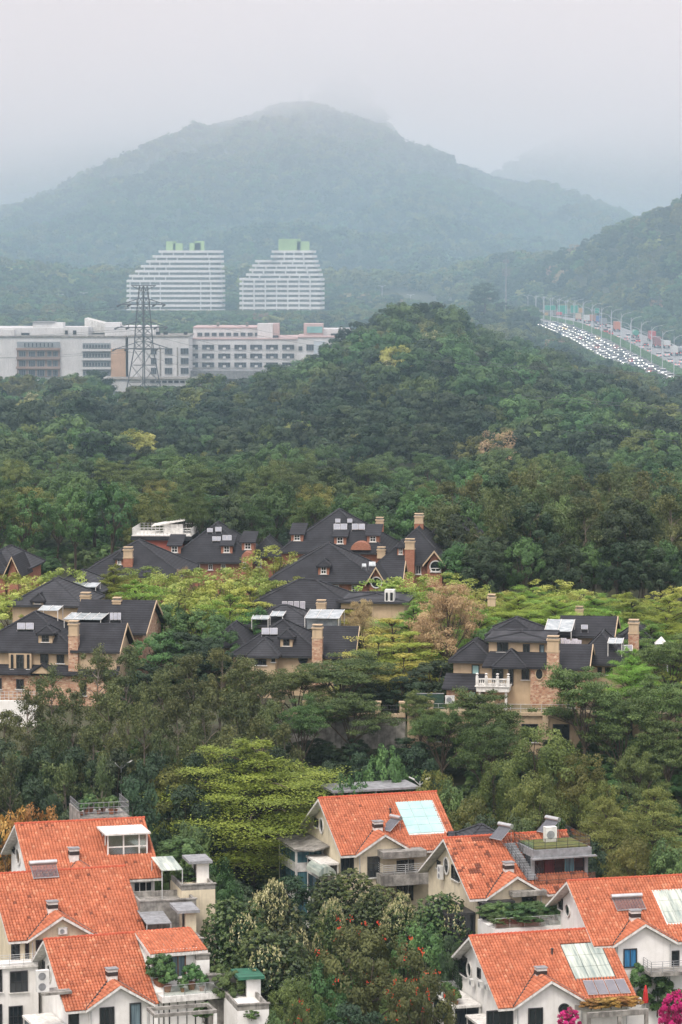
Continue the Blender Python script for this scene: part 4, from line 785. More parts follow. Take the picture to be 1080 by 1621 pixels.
# upper room: shallow shed roof, terrace in front of it
ys_ = -4.6; a, b = hit(h.M, 213, 1484, 1, -.05), hit(h.M, 300, 1470, 1, -.05); e0, e1 = hit(h.M, 224, 1512, 1, ys_ - .6), hit(h.M, 316, 1506, 1, ys_ - .6)
zs = (e0.z + e1.z) / 2; xs0, xs1 = a.x, h.L; f = MB(); f.prism([(xs0, 0, h.RH + .10), (xs0, ys_ - .6, zs), (xs0, ys_ - .6, zs - .3), (xs0, 0, h.RH - .2)], (xs1 - xs0 + .3, 0, 0)); f.build('shed_roof', M_trim, h.root)
dl = math.hypot(ys_ - .6, h.RH + .1 - zs); tiles('roof_tile', (xs0, 0, h.RH + .13), (1, 0, 0), (0, (ys_ - .6) / dl, -(h.RH + .1 - zs) / dl), xs1 - xs0 + .3, dl, h.root, seed=71, pale=.1)
zt = hit(h.M, 290, 1574, 1, -h.h).z; f = MB(); f.box((xs0 + .35, ys_, zt - 1), (xs1 - .5, -.5, zs + .2)); f.build('upper_room', M_white, h.root)
window(h.root, h.M, 1, ys_, 257, 1514, 294, 1549, glass=M_blue, fr=M_wood, nx=3, sill=False)
f = MB(); f.box((xs0 + .2, -h.h - .5, zt - .55), (xs1 + 1.2, ys_ + .1, zt)); f.build('terrace', M_trim, h.root)
railing(h.root, [(xs0 + .4, -h.h - .4, zt), (xs1 + 1.1, -h.h - .4, zt), (xs1 + 1.1, ys_, zt)], 1.0, 1, M_grey, 1.6, M_clear)
L3_t = (xs0, xs1, zt, ys_)
# ------------------------------------------------------------------ what stands on and around the orange-roofed houses
def on_roof(h, px, py, lift=.0): return h.roofpt(px, py, lift)
h = H['R4']
c = [(922, 1553), (988.5, 1550), (999.5, 1572.5), (931, 1575.6)]
for i in range(4):
    t = thing('photovoltaic_module', 'grey solar panel on the rooflight house, %s of its row of four' % ('leftmost', 'second from left', 'third from left', 'rightmost')[i], 'solar panel', h.M, 'row of four solar panels')
    q = [h.roofpt(*p, .18) for p in c]; l = lambda a, b, s: a.lerp(b, s); qa, qb, qc, qd = l(q[0], q[1], i / 4 + .01), l(q[0], q[1], (i + 1) / 4 - .01), l(q[3], q[2], (i + 1) / 4 - .01), l(q[3], q[2], i / 4 + .01)
    f = MB(); f.prism([qa, qb, qc, qd], (0, -.02, .06)); f.build('frame', M_steel, t); g = MB(); e = Vector((0, -.03, .068)); cc = (qa + qb + qc + qd) / 4; g.poly([p.lerp(cc, .06) + e for p in (qa, qb, qc, qd)], [(0, 1, 2, 3)]); g.build('glass', M_pv, t)
# pergola with creeper in front of it
yp = h.yW - 4.2; a, b = hit(h.M, 931, 1604, 1, yp), hit(h.M, 1027, 1601, 1, yp); pg = thing('pergola', 'weathered concrete pergola with creeper below the four solar panels', 'pergola', h.M)
f = MB(); f.box((a.x, yp, a.z - .5), (b.x, yp + .35, a.z)); f.box((a.x, yp + 3.2, a.z - .5), (b.x, yp + 3.5, a.z)); f.build('beam', M_conc, pg)
for x in (a.x + .01, (a.x + b.x) / 2, b.x - .31): f = MB(); f.box((x, yp + .01, -.5), (x + .3, yp + .34, a.z - .5)); f.build('post', M_conc, pg)
for i in range(5): x = a.x + .6 + i * (b.x - a.x - 1) / 5; shrub(h.M @ Vector((x + .3, yp + 1.6, a.z - .1)), 2.3, 1.0, 'ochre creeper clump sprawling over the concrete pergola roof', 'ochreshrub', 'creeper on the pergola')
p = h.M @ hit(h.M, 901, 1632, 1, yp - .6); shrub(p, 2.3, 2.0, 'magenta bougainvillea before the round window at the bottom edge', 'pinkshrub')
p = at(1066, 1625, 284); shrub((p.x, p.y, p.z - 1), 3.0, 4.2, 'big magenta bougainvillea at the bottom right corner', 'pinkshrub')
p = at(1014, 1560, 300); shrub((p.x, p.y, p.z - .5), 2.2, 2.2, 'purple flowering shrub beside the balcony of the blue-curtain house', 'purpleshrub')
for (px, py, w_, h_, lb) in ((1003, 1560, 3.6, 3.4, 'olive green bush below the blue curtained window'), (1040, 1590, 4.4, 4.4, 'dark green bush beneath the balcony right of the red parasol'), (1075, 1600, 3, 3, 'dark bush at the right frame edge under the balcony')): p = at(px, py, 297); shrub((p.x, p.y, p.z - 1), w_, h_, lb)
p = at(1022, 1588, 292); t = thing('folded_parasol', 'folded red parasol standing in the garden beside the solar panels', 'parasol', Matrix.Translation(p)); f = MB(); f.lathe((0, 0, 0), [(.03, -.6), (.03, .1)], 6); f.build('pole', M_rail, t); f = MB(); f.lathe((0, 0, 0), [(.24, .05), (.27, .3), (.2, 1.1), (.08, 1.65), (.02, 1.75)], 10); f.build('canopy', M_redcloth, t)
# railing with satellite dish before the front wall
h3 = H['R3']; c = h3.roofpt(1000, 1444); solar_heater(h3.M, (c.x, c.y, c.z + .05), 'tube water heater left of the pale green rooflight on orange roof', 2.9, pitch=math.degrees(math.atan(h3.k)), stand=.25)
h1 = H['R1']; c = h1.roofpt(611, 1316); solar_heater(h1.M, (c.x, c.y, c.z), 'water heater tilted sideways by the chimney of the turquoise rooflight house', 1.5, yaw=-70, pitch=38, tall=True)
h2 = H['R2']; c = h2.roofpt(790, 1338); solar_heater(h2.M, (c.x, c.y, c.z), 'water heater on tall stand on the mossy orange ridge', 1.7, yaw=-68, pitch=38, stand=.9, tall=True)
a, b, dz, ya = R2_deck; solar_heater(h2.M, (b.x - 2.6, ya + 4.6, dz + .12), 'water heater on the planted deck of the dark glazed annex', 1.7, yaw=-68, pitch=38, stand=.9, tall=True)
ac_unit(h2.M, (a.x + 3.2, ya + 3.4, dz + .12), 'large white cooling unit on the planted roof deck', 1.2, 1.5, .8)
hl = H['L2']; c = hl.roofpt(73, 1392); solar_heater(hl.M, (c.x, c.y - .1, c.z + .05), 'tube water heater astride the ridge of the middle left roof', 2.5, pitch=math.degrees(math.atan(hl.k)) + 6, stand=.2)
# air conditioners
p = hit(h2.M, 699, 1391, 0, .7); ac_unit(h2.M, (.75, p.y, p.z), 'tall white air conditioner beside round window of the mossy-roofed house', .9, 1.35, .36, 2, axis=0)
p = hit(hl.M, 98.5, 1478, 1, hl.yW); ac_unit(hl.M, (p.x, hl.yW, p.z), 'small air conditioner on the cream gable behind the front left roof', .85, .6)
h = H['L3']; p = hit(h.M, 68, 1570, 1, -6.0); ac_unit(h.M, (p.x, -5.6, p.z), 'big twin-fan air conditioner on the gable ledge, front left', 1.15, 1.95, .55, 2); f = MB(); f.box((-1.9, -6.6, p.z - .25), (.95, -4.6, p.z - .02)); f.build('ledge', M_conc, h.root)
h = H['R4']
for i, (px, py) in enumerate(((748, 1560), (762, 1563), (772, 1567))): p = hit(h.M, px, py, 0, .7); ac_unit(h.M, (.75, p.y, p.z), 'white air conditioner on gable ledge of the solar panel house, %s of three' % ('leftmost', 'middle', 'rightmost')[i], .8, .6, .3, 1, axis=0, group='air conditioners on one ledge')
# potted plants and bonsai on the planted terrace
xs0, xs1, zt, ys_ = L3_t; h = H['L3']
for i, (dx, dy, s, lb) in enumerate(((.9, -.6, 2.6, 'tall bamboo pot at the tiled edge of the planted terrace'), (1.3, -1.7, 1.7, 'cloud-pruned bonsai pot before the timber window'), (2.6, -2.2, 1.0, 'small round shrub pot on the planted terrace, left of the leafy one'), (3.7, -1.5, 1.8, 'upright leafy pot plant in the middle of the planted terrace'), (4.4, -2.4, 1.2, 'low round pot shrub right of the leafy one'), (6.3, -1.4, 1.6, 'dense round pot shrub at the right end of the planted terrace'))): potted(h.M, (xs0 + dx, ys_ + dy, zt), lb, s)
for i in range(4): h4 = H['R4']; potted(h4.M, (-1.3, -.3 + i * 1.0, h4.ze - 1.38), 'pot plant on the glass-railed gable terrace, front right house', .9 + .2 * (i % 2), group='pots on the gable terrace')
# chimney-like stair kiosks and walled terraces to the right of the left-hand row
def kiosk(label, x0, y0, x1, y1, Y, depth, roofm, low, m, capw=.35):
    """white stair head with a flat slab roof; the pixel box is its front below the roof"""
    M = frame(0, Y, 0, 14); a, b = hit(M, x0, y0, 1, 0), hit(M, x1, y1, 1, 0); t = thing('stair_kiosk', label, 'kiosk', M @ Matrix.Translation(((a.x + b.x) / 2, 0, low)))
    w = (b.x - a.x) / 2; z1 = a.z - low; f = MB(); f.box((-w, 0, -.5), (w, depth, z1)); f.build('wall', m, t); f = MB(); f.box((-w - .9, -.6, z1 + .004), (w + .25, depth + .4, z1 + .28)); f.build('roof', roofm, t)
    f = MB(); f.box((-w - .04, .5, z1 - 2.0), (-w - .005, 1.5, z1 - .15)); f.build('louvre', M_dark, t); return t, M
def terrace(label, corners, Y, depth, low, m, capm=None, par=.5):
    M = frame(0, Y, 0, 14); (x0, y0), (x1, y1) = corners; a, b = hit(M, x0, y0, 1, 0), hit(M, x1, y1, 1, 0); t = thing('walled_terrace', label, 'terrace', M @ Matrix.Translation((a.x, 0, low))); W = b.x - a.x; z = a.z - low
    f = MB(); f.box((0, 0, -.5), (W, depth, z - par)); f.build('wall', m, t); f = MB()
    for (u0, v0, u1, v1) in ((0, 0, W, .22), (0, depth - .22, W, depth), (W - .22, .224, W, depth - .224), (0, .224, .22, depth - .224)): f.box((u0, v0, z - par + .002), (u1, v1, z))
    f.box((-.08, -.1, z + .002), (W + .1, .28, z + .12)); f.build('parapet', capm or M_conc, t); return t, M, a, b
terrace('cream walled terrace with dry plants below the grey-roofed kiosk', ((288, 1402), (341, 1430)), 306, 6, 5, M_cream)
kiosk('pale stair kiosk with thin grey slab roof above the cream terrace', 312, 1366, 331, 1392, 309, 2.6, M_slate, 12, M_white)
terrace('stained concrete terrace with railing right of the middle left house', ((222, 1428), (311, 1455)), 303.5, 5, 4, M_conc)
kiosk('cream stair kiosk with grey slab roof between the left-hand houses', 294, 1444, 311, 1490, 299, 3, M_slate, 5, M_cream)
terrace('narrow cream parapet terrace behind the front left house', ((306, 1487), (322, 1515)), 296, 4, 2, M_cream)
terrace('plain grey rendered wall block beside the planted terrace', ((311, 1512), (332, 1560)), 292, 4, 1, M_white)
kiosk('white stair kiosk with green sheet roof beside the front left house', 391, 1549, 413, 1582, 288, 2.6, M_greenroof, 1, M_white)
terrace('white boxy terrace with stained parapet at the bottom, right of front left house', ((376, 1592), (426, 1621)), 283, 6, .5, M_white)
terrace('low weathered wall with dark stains behind the round garden bush', ((330, 1545), (376, 1575)), 290, 1.2, .5, M_conc, par=.3)
# pergola frame at the bottom edge
M = frame(0, 283, 0, 18); a, b = hit(M, 245, 1607, 1, 0), hit(M, 344, 1603, 1, 0); t = thing('pergola', 'white concrete pergola frame at the bottom edge, front left house', 'pergola', M @ Matrix.Translation((a.x, 0, a.z - 3)))
W = b.x - a.x; f = MB(); f.box((0, 0, 2.75), (W, .3, 3.05)); f.box((0, 2.6, 2.75), (W, 2.9, 3.05)); f.box((.004, .304, 2.76), (.28, 2.596, 3.04)); f.box((W - .28, .304, 2.76), (W - .004, 2.596, 3.04)); f.build('beam', M_conc, t)
for x in (.01, W - .29): f = MB(); f.box((x, .01, -2.5), (x + .28, .29, 2.75)); f.build('post', M_white, t)
p = at(432, 1619, 282); t = thing('round_pool', 'round grey planter basin at the bottom edge, left of tulip tree', 'basin', Matrix.Translation((p.x, p.y, p.z - .5))); f = MB(); f.lathe((0, 0, 0), [(1.5, -2.5), (1.55, .4), (1.4, .45), (1.38, .1), (.05, .1)], 28); f.build('rim', M_slate, t)
# translucent canopies over the terraces
def canopy(label, quad, Y0, z_px, m, yaw=14):
    M = frame(0, Y0, 0, yaw); a = hit(M, *quad[0], 1, 0); b = hit(M, *quad[1], 1, 0); t = thing('terrace_canopy', label, 'canopy', M @ Matrix.Translation((a.x, 0, a.z - 2.6))); W = b.x - a.x; dp = quad[2]
    f = MB(); f.prism([(0, 0, 2.6), (0, dp, 2.9), (0, dp, 2.97), (0, 0, 2.67)], (W, 0, 0)); f.build('roof_sheet', m, t)
    for x in (.06, W - .06):
        for y in (.06, dp - .06): f = MB(); f.bar((x, y, -1.5), (x, y, 2.62), .05); f.build('post', M_rail, t)
    return t
canopy('glass-roofed pergola beside the glazed dormer house', ((256, 1379), (290, 1377), 5.5), 307, 0, M_sky1)
canopy('rusty grey sheet canopy between the middle and front left houses', ((232, 1464), (272, 1460), 5), 299, 0, M_slate)
for (px, py, Y, w_, h_, lb) in ((270, 1400, 309, 3.2, 2.6, 'dark leafy bush under the glass-roofed pergola'), (304, 1392, 307.5, 3.6, 1.5, 'dry tangled shrub on the cream walled terrace'), (326, 1400, 308, 2.2, 1.4, 'withered brown shrub at the cream terrace corner'), (285, 1362, 312, 4.5, 2.6, 'yellow-green bush behind the grey-roofed kiosk'), (362, 1585, 287, 3.4, 3.2, 'round green garden bush beside the planted terrace wall'), (398, 1610, 281, 1.6, 1.0, 'cloud-pruned pine shrub on the white box terrace'), (322, 1612, 282.5, 2.2, 1.8, 'clipped yellow-green shrub under the white pergola')): p = at(px, py, Y); shrub((p.x, p.y, p.z - .3), w_, h_, lb)
# roof terrace with clutter behind the glazed dormer house
h = H['L1']; M = h.M; a, b = hit(M, 124, 1294, 1, 3.0), hit(M, 206, 1292, 1, 3.0); f = MB(); f.box((a.x, 3.0, a.z - 3), (b.x, 8, a.z - .1)); f.box((a.x, 3.0, a.z - .098), (a.x + .2, 8, a.z + .6)); f.build('rear_terrace', M_conc, h.root)
railing(h.root, [(a.x + .1, 7.9, a.z - .1), (a.x + .1, 3.1, a.z - .1), (b.x - .1, 3.1, a.z - .1), (b.x - .1, 7.9, a.z - .1)], 1.5, 3, M_grey, .5)
for i in range(7): potted(M, (a.x + .6 + i * .62, 4.4 + (i * 37 % 5) * .4, a.z - .05), 'pot plant crowded on the railed rear terrace above the left roofs', .9 + .25 * (i % 3), group='pots on the rear terrace')
# garden terrace between the mossy-roofed and blue-curtain houses
M = frame(0, 301.5, 0, 16); a, b = hit(M, 783, 1480, 1, 0), hit(M, 925, 1480, 1, 0); tz = hit(M, 840, 1468, 1, 0).z; t = thing('roof_garden', 'planted roof garden with glass balustrade between two orange-roofed houses', 'terrace', M @ Matrix.Translation((a.x, 0, 4))); W = b.x - a.x; tz -= 4
f = MB(); f.box((0, 0, -2), (W, 5.2, tz)); f.build('slab', M_white, t); f = MB()
for (u, v, w_, d_) in ((.4, .4, 2.6, 1.4), (3.3, .5, 2.2, 1.5), (5.9, .4, 1.8, 1.4), (.6, 2.8, 2.8, 1.4), (4.2, 3.0, 3.2, 1.4)): f.box((u, v, tz + .002), (u + w_, v + d_, tz + .35))
f.build('planter', M_deck, t); railing(t, [(.1, .1, tz), (W - .1, .1, tz), (W - .1, 5.1, tz)], 1.05, 1, M_rail, 1.4, M_clear)
for i in range(12): u = .8 + (i * 2.17) % (W - 2.2); v = .9 + (i * 1.37) % 3.6; shrub(M @ Vector((a.x + u, v, tz + 4.25)), 2.6 + .7 * (i % 3), 1.0 + .25 * (i % 4), 'low leafy shrub in the planters of the roof garden', 'shrub', 'shrubs in the roof garden')
# lamp posts among the trees
def yard_lamp(px, py, Y, hgt, label):
    p = at(px, py, Y); t = thing('lamp_post', label, 'lamp post', Matrix.Translation((p.x, Y, p.z - hgt))); f = MB(); f.tube([(0, 0, -.5), (0, 0, hgt - .35)], [.09, .06], 8); f.build('pole', M_rail, t)
    for s in (-1, 1): f = MB(); f.tube([(0, 0, hgt - .8), (s * .5, 0, hgt - .35), (s * .75, 0, hgt - .15)], .045, 6); f.build('arm', M_rail, t); f = MB(); f.prism([(s * .6, -.16, hgt - .22), (s * 1.25, -.16, hgt + .1), (s * 1.25, -.16, hgt + .2), (s * .6, -.16, hgt - .08)], (0, .32, 0)); f.build('lamp_head', M_ac, t)
yard_lamp(665, 1232, 352, 9, 'twin-arm white lamp post behind the turquoise rooflight house'); yard_lamp(192, 1206, 353, 9, 'twin-arm white lamp post in the eucalyptus grove at left')
# dark tiled pavilion roofs behind the mossy ridge
p = at(762, 1314, 330); t = thing('garden_pavilion', 'dark tiled pavilion roof peeping behind the mossy orange ridge', 'pavilion', frame(p.x, 330, p.z - 4, 16)); hip_roof(t, -1.6, 1.6, -1.6, 1.6, 3.4, 4.6, M_shingle2); f = MB()
for x in (-1.4, 1.25):
    for y in (-1.4, 1.25): f.box((x, y, -4), (x + .15, y + .15, 3.3))
f.build('posts', M_wood, t)
p = at(733, 1318, 332); t = thing('garden_wall', 'grey tile-capped garden wall left of the dark pavilion', 'wall', frame(p.x, 332, p.z - 3, 16)); f = MB(); f.box((-1.6, 0, -3), (1.8, .3, 2.7)); f.build('wall', M_conc, t); gable_roof(t, -1.5, 1.7, -.1, .4, 2.75, 3.2, M_shingle2, .15, .1)
# ------------------------------------------------------------------ black-roofed villas
class Villa:
    def __init__(s, name, label, px, Y, yaw, base, wall, group): s.M = frame((px - 540) * Y / F, Y, base, yaw); s.Y = Y; s.base = base; s.wall = wall; s.root = thing(name, label, 'house', s.M, group)
    def p(s, px, py, y=0.0): return hit(s.M, px, py, 1, y)
    def block(s, x0, x1, y, depth, eave, rise, kind='hip', over=.6, m=None, wall=None, lowz=-6, hip=(1, 1, 1, 1), roof=True):
        """walls under a roof; x0, x1 and the eave are pixels on the plane local y"""
        a, b = s.p(x0, eave, y), s.p(x1, eave, y); ze = (a.z + b.z) / 2; f = MB(); w = wall or s.wall
        if kind == 'gx': gable_prism(a.x, b.x, y, y + depth, lowz, ze - .1, ze + rise - .25).build('wall', w, s.root)
        elif kind == 'gy': xm = (a.x + b.x) / 2; f.prism([(a.x, y, lowz), (b.x, y, lowz), (b.x, y, ze - .1), (xm, y, ze + rise - .25), (a.x, y, ze - .1)], (0, depth, 0)); f.build('wall', w, s.root)
        else: f.box((a.x, y, lowz), (b.x, y + depth, ze - .1)); f.build('wall', w, s.root)
        r = None; m = m or M_shingle
        if roof:
            if kind == 'hip': r = hip_roof(s.root, a.x, b.x, y, y + depth, ze, ze + rise, m, over, hip)
            elif kind == 'gx': r = gable_roof(s.root, a.x, b.x, y, y + depth, ze, ze + rise, m, over); s.verge(a.x - over, b.x + over, y - over, y + depth + over, ze, ze + rise, 'x')
            elif kind == 'gy': r = gable_roof(s.root, a.x, b.x, y, y + depth, ze, ze + rise, m, over, along='y'); s.verge(a.x - over, b.x + over, y - over, y + depth + over, ze, ze + rise, 'y')
            g = MB(); g.box((a.x - over + .02, y - over - .10, ze - .26), (b.x + over - .02, y - over - .004, ze - .10)); 
            if kind != 'gy': g.build('gutter', M_dark, s.root)
        w2 = (min(depth, (b.x - a.x)) / 2 + over); s.k = rise / w2; s.y0 = y - over; s.z0 = ze; s.last = (a.x, b.x, y, depth, ze, rise); return s.last
    def verge(s, x0, x1, y0, y1, ze, zr, al):
        f = MB()
        if al == 'x':
            ym = (y0 + y1) / 2
            for x in (x1 + .003,): f.prism([(x, y0, ze + .02), (x, ym, zr + .02), (x, y1, ze + .02), (x, y1, ze - .3), (x, ym, zr - .3), (x, y0, ze - .3)], (.1, 0, 0))
        else:
            xm = (x0 + x1) / 2; f.prism([(x0, y0 - .103, ze + .02), (xm, y0 - .103, zr + .02), (x1, y0 - .103, ze + .02), (x1, y0 - .103, ze - .3), (xm, y0 - .103, zr - .3), (x0, y0 - .103, ze - .3)], (0, .1, 0))
        f.build('verge_board', M_tan, s.root)
    def roofpt(s, px, py, lift=0):
        I = s.M.inverted(); o = I @ Vector((0, 0, CH)); d = I.to_3x3() @ ray(px, py); t = (s.z0 + lift + s.k * (o.y - s.y0) - o.z) / (d.z - s.k * d.y); return o + d * t
    def dormer(s, x0, x1, y0, y1, roof=None, win=True, wall=None, fr=None, shed=False):
        """pixel box of the dormer's face (eave to sill), standing on the last block's front slope"""
        c = s.roofpt((x0 + x1) / 2, y1); y = c.y; a, b = s.p(x0, y0, y), s.p(x1, y1, y); f = MB(); w = b.x - a.x; f.box((a.x, y, b.z - .4), (b.x, y + 3.0, a.z)); d = f.build('dormer', wall or s.wall, s.root)
        if shed: g = MB(); g.prism([(a.x - .3, y - .35, a.z), (a.x - .3, y + 5.0, a.z + 1.3), (a.x - .3, y + 5.0, a.z + 1.1), (a.x - .3, y - .35, a.z - .15)], (w + .6, 0, 0)); g.build('dormer_roof', roof or M_shingle, d)
        else: hip_roof(d, a.x, b.x, y, y + 3.2, a.z, a.z + .9, roof or M_shingle, .3, name='dormer_roof')
        if win: window(d, s.M, 1, y, 0, 0, 0, 0, nx=2, nz=2, fr=fr, depth=.1, local=(Vector((a.x + w * .24, y, a.z - .12)), Vector((b.x - w * .24, y, b.z + .14))))
    def chimney(s, x0, x1, ytop, ymid, ybot, y, shaft=None, top=None, deep=1.1, base=None):
        a, b = s.p(x0, ytop, y), s.p(x1, ybot, y); zm = s.p(x0, ymid, y).z; zb = b.z if base is None else base; f = MB(); w = b.x - a.x; c = (a.x + b.x) / 2; t = top or M_tan
        f.box((a.x, y, zb), (b.x, y + deep, zm), 0); f.box((a.x - .05, y - .05, zm + .002), (b.x + .05, y + deep + .05, zm + .14), 1); f.box((a.x + .03, y + .03, zm + .142), (b.x - .03, y + deep - .03, a.z - .55), 1); f.box((a.x - .08, y - .08, a.z - .548), (b.x + .08, y + deep + .08, a.z - .36), 1); f.box((a.x + .12, y + .12, a.z - .358), (b.x - .12, y + deep - .12, a.z - .1), 2); f.box((a.x, y, a.z - .098), (b.x, y + deep, a.z), 1)
        f.build('chimney', [shaft or M_brick, t, M_conc], s.root)
    def win(s, x0, y0, x1, y1, y=0.0, **k): return window(s.root, s.M, 1, y, x0, y0, x1, y1, **k)
    def box(s, name, m, x0, y0, x1, y1, y, depth, **k): a, b = s.p(x0, y0, y), s.p(x1, y1, y); f = MB(); f.box((a.x, y, a.z), (b.x, y + depth, b.z)); return f.build(name, m, s.root)
    def collector(s, x0, y0, x1, y1, label, n=2, m=None):
        """thermal collector pair lying on the last roof"""
        q = [s.roofpt(x0, y0, .25), s.roofpt(x1, y0, .25), s.roofpt(x1, y1, .25), s.roofpt(x0, y1, .25)]; t = thing('solar_collector', label, 'solar collector', s.M); 
        for i in range(n):
            A, B, C, D = q[0].lerp(q[1], i / n + .02), q[0].lerp(q[1], (i + 1) / n - .02), q[3].lerp(q[2], (i + 1) / n - .02), q[3].lerp(q[2], i / n + .02); f = MB(); f.prism([A, B, C, D], (0, -.02, .09)); o = f.build('collector_frame', M_steel, t); cc = (A + B + C + D) / 4; g = MB(); g.poly([p_.lerp(cc, .10) + Vector((0, -.03, .098)) for p_ in (A, B, C, D)], [(0, 1, 2, 3)]); g.build('collector_glass', m or M_pvw, o)
        f = MB(); f.bar(q[2], q[2] - Vector((0, 0, .5)), .04); f.bar(q[3], q[3] - Vector((0, 0, .5)), .04); f.build('bracket', M_grey, t); return t
    def glassroof(s, x0, y0, x1, y1, y, depth, label, drop=.3, m=None):
        a, b = s.p(x0, y0, y), s.p(x1, y1, y); t = thing('glass_canopy', label, 'canopy', s.M); f = MB(); W = b.x - a.x; n = max(2, int(W / 1.2))
        f.prism([(a.x, y, a.z - drop), (a.x, y + depth, a.z), (a.x, y + depth, a.z + .06), (a.x, y, a.z - drop + .06)], (W, 0, 0)); f.build('roof_sheet', m or M_sky3, t); f = MB()
        for i in range(n + 1): x = a.x + W * i / n; f.bar((x, y - .03, a.z - drop + .08), (x, y + depth, a.z + .09), .045)
        for x in (a.x + .05, b.x - .05):
            for yy, zz in ((y + .05, a.z - drop), (y + depth - .05, a.z)): f.bar((x, yy, b.z - 1.2), (x, yy, zz), .05)
        f.build('frame', M_trim, t); return t
M_sky3 = mat('whitish_glazing', (.46, .50, .50), (.24, .28, .29), rough=.25, spec=.6, scale=1.2)
GB = 'tan villas with black roofs'
# ---- villa at the left
v = Villa('villa', 'sprawling tan villa with black hipped roofs and stone chimney at the left edge', 60, 398, -8, 22.5, M_tan, GB)
v.block(73, 155, 40, 11, 937, 2.4, m=M_shingle2); v.glassroof(112, 926, 152, 928, 38.5, 3, 'white glazed canopy on the rearmost grey roof of the left villa')
v.block(20, 128, 26, 12, 958, 3.0, m=M_shingle2); v.chimney(127, 142, 938, 948, 962, 24, M_tan); v.dormer(52, 68, 951, 957)
v.block(120, 226, 9, 12, 1001, 3.6, 'gx', hip=(1, 0, 1, 1), wall=M_brick); v.collector(174, 971, 192, 982, 'narrow collector on the right wing of the left villa roof', 3)
v.chimney(178, 191, 946, 956, 974, 14, M_tan)
v.block(-45, 118, 0, 14, 1030, 4.2); v.collector(27, 987, 54, 997, 'pair of pale collectors on the big roof of the left villa')
v.dormer(61, 83, 1003, 1018, fr=M_dark); v.chimney(9, -2 + 16, 1011, 1015, 1022, 3.0, M_tan, deep=.6)
v.glassroof(101, 977, 160, 990, 7.5, 5, 'flat white glazed canopy between the roofs of the left villa'); v.glassroof(60, 963, 92, 972, 9.0, 3, 'tilted glass frame on the ridge of the left villa')
v.block(120, 184, -.6, 8, 1030, 3.1, 'gx'); v.chimney(108, 123.5, 983, 1007, 1063, -1.1)
v.win(26, 1036, 38, 1060, -.7, nx=2, nz=2); v.box('bay', M_tan, 14, 1033, 50, 1066, -.68, .7)
for x in (17.5, 43): v.win(x, 1036, x + 4, 1059, -.68, nx=1)
v.win(64, 1035, 77, 1050, nx=2, sill=False); v.win(90, 1036, 102, 1050, nx=2)
a = v.p(-45, 1066, -1.6); b = v.p(186, 1066, -1.6); z = v.p(100, 1068, -1.6).z; f = MB(); f.prism([(a.x, -1.6, z), (a.x, 0, z + 1.0), (a.x, 0, z + .7), (a.x, -1.6, z - .2)], (b.x - a.x, 0, 0)); f.build('skirt_roof', M_shingle, v.root)
f = MB(); f.box((a.x, -1.0, -5), (b.x - 1, -.02, z)); f.build('stone_wall', M_brick, v.root)
q0, q1, qt = v.p(50, 1066, -2.0), v.p(82, 1066, -2.0), v.p(66, 1055, -2.0); f = MB(); f.prism([(q0.x, -2.0, q0.z), (q1.x, -2.0, q0.z), (qt.x, -2.0, qt.z)], (0, 1.6, 0)); f.build('pediment', M_tan, v.root); g = MB(); g.prism([(q0.x - .3, -2.2, q0.z - .1), (qt.x, -2.2, qt.z + .1), (q1.x + .3, -2.2, q0.z - .1), (q1.x + .3, -2.2, q0.z + .12), (qt.x, -2.2, qt.z + .34), (q0.x - .3, -2.2, q0.z + .12)], (0, 2.2, 0)); g.build('pediment_roof', M_shingle, v.root)
for (x0, y0, x1, y1) in ((26, 1075, 38, 1091), (-8, 1073, 3, 1091), (127, 1076, 137, 1101)): v.win(x0, y0, x1, y1, -1.0, nx=2)
v.win(186, 1004, 191, 1024, 8.98, nx=1); v.win(196, 1003, 202, 1025, 8.98, nx=1); v.win(224 - 12, 1040, 224 - 5, 1055, 8.98, nx=1)
# ---- villa in the centre
v = Villa('villa', 'tan villa with black roof crowded with glass panels, centre', 450, 404, -7, 22.8, M_tan, GB)
v.block(395, 560, 24, 12, 962, 3.2, m=M_shingle); v.chimney(501, 515, 950, 959, 975, 20, M_tan); v.collector(446, 953, 484, 971, 'large tilted solar array on the central villa', 4, M_pv)
v.block(385, 500, 13, 9, 990, 2.2, m=M_shingle2); v.glassroof(482, 973, 537, 992, 11, 6, 'white glazed sunroom roof beside the central stone chimney', .5); v.box('sunroom', M_sky3, 486, 980, 534, 996, 12, 4)
v.glassroof(398, 977, 425, 982, 12, 2, 'low white glazed rail canopy at the left of the central villa'); v.glassroof(427, 972, 448, 981, 12.5, 3, 'small white glazed hatch beside the tilted solar array')
v.block(338, 385, 4, 9, 1022, 2.4); v.block(372, 506, 0, 12, 1037, 3.9); v.collector(414, 995, 440, 1005, 'pair of silver collectors beside the dormer of the central villa'); v.dormer(444, 463, 1009, 1024, fr=M_dark); v.chimney(386, 391, 1021, 1024, 1030, 1.5, M_tan, deep=.5)
v.block(396, 436, -2.2, 5, 1038, 2.0, m=M_shingle2); v.block(506, 556, .5, 8, 1039, 3.5, 'gx'); v.chimney(494, 510, 989, 1011, 1085, -1.0)
for (x0, y0, x1, y1, y) in ((403, 1043, 422, 1053, -2.2), (430, 1042, 436, 1048, -2.2), (525, 1042, 538, 1054, .5), (528, 1075, 540, 1095, .5), (406, 1075, 420, 1095, -2.2)): v.win(x0, y0, x1, y1, y, nx=3 if x1 - x0 > 15 else 2)
c = v.p(480, 1044); round_window(v.root, 1, 0, (c.x, c.z), .5, .5, fr=M_dark)
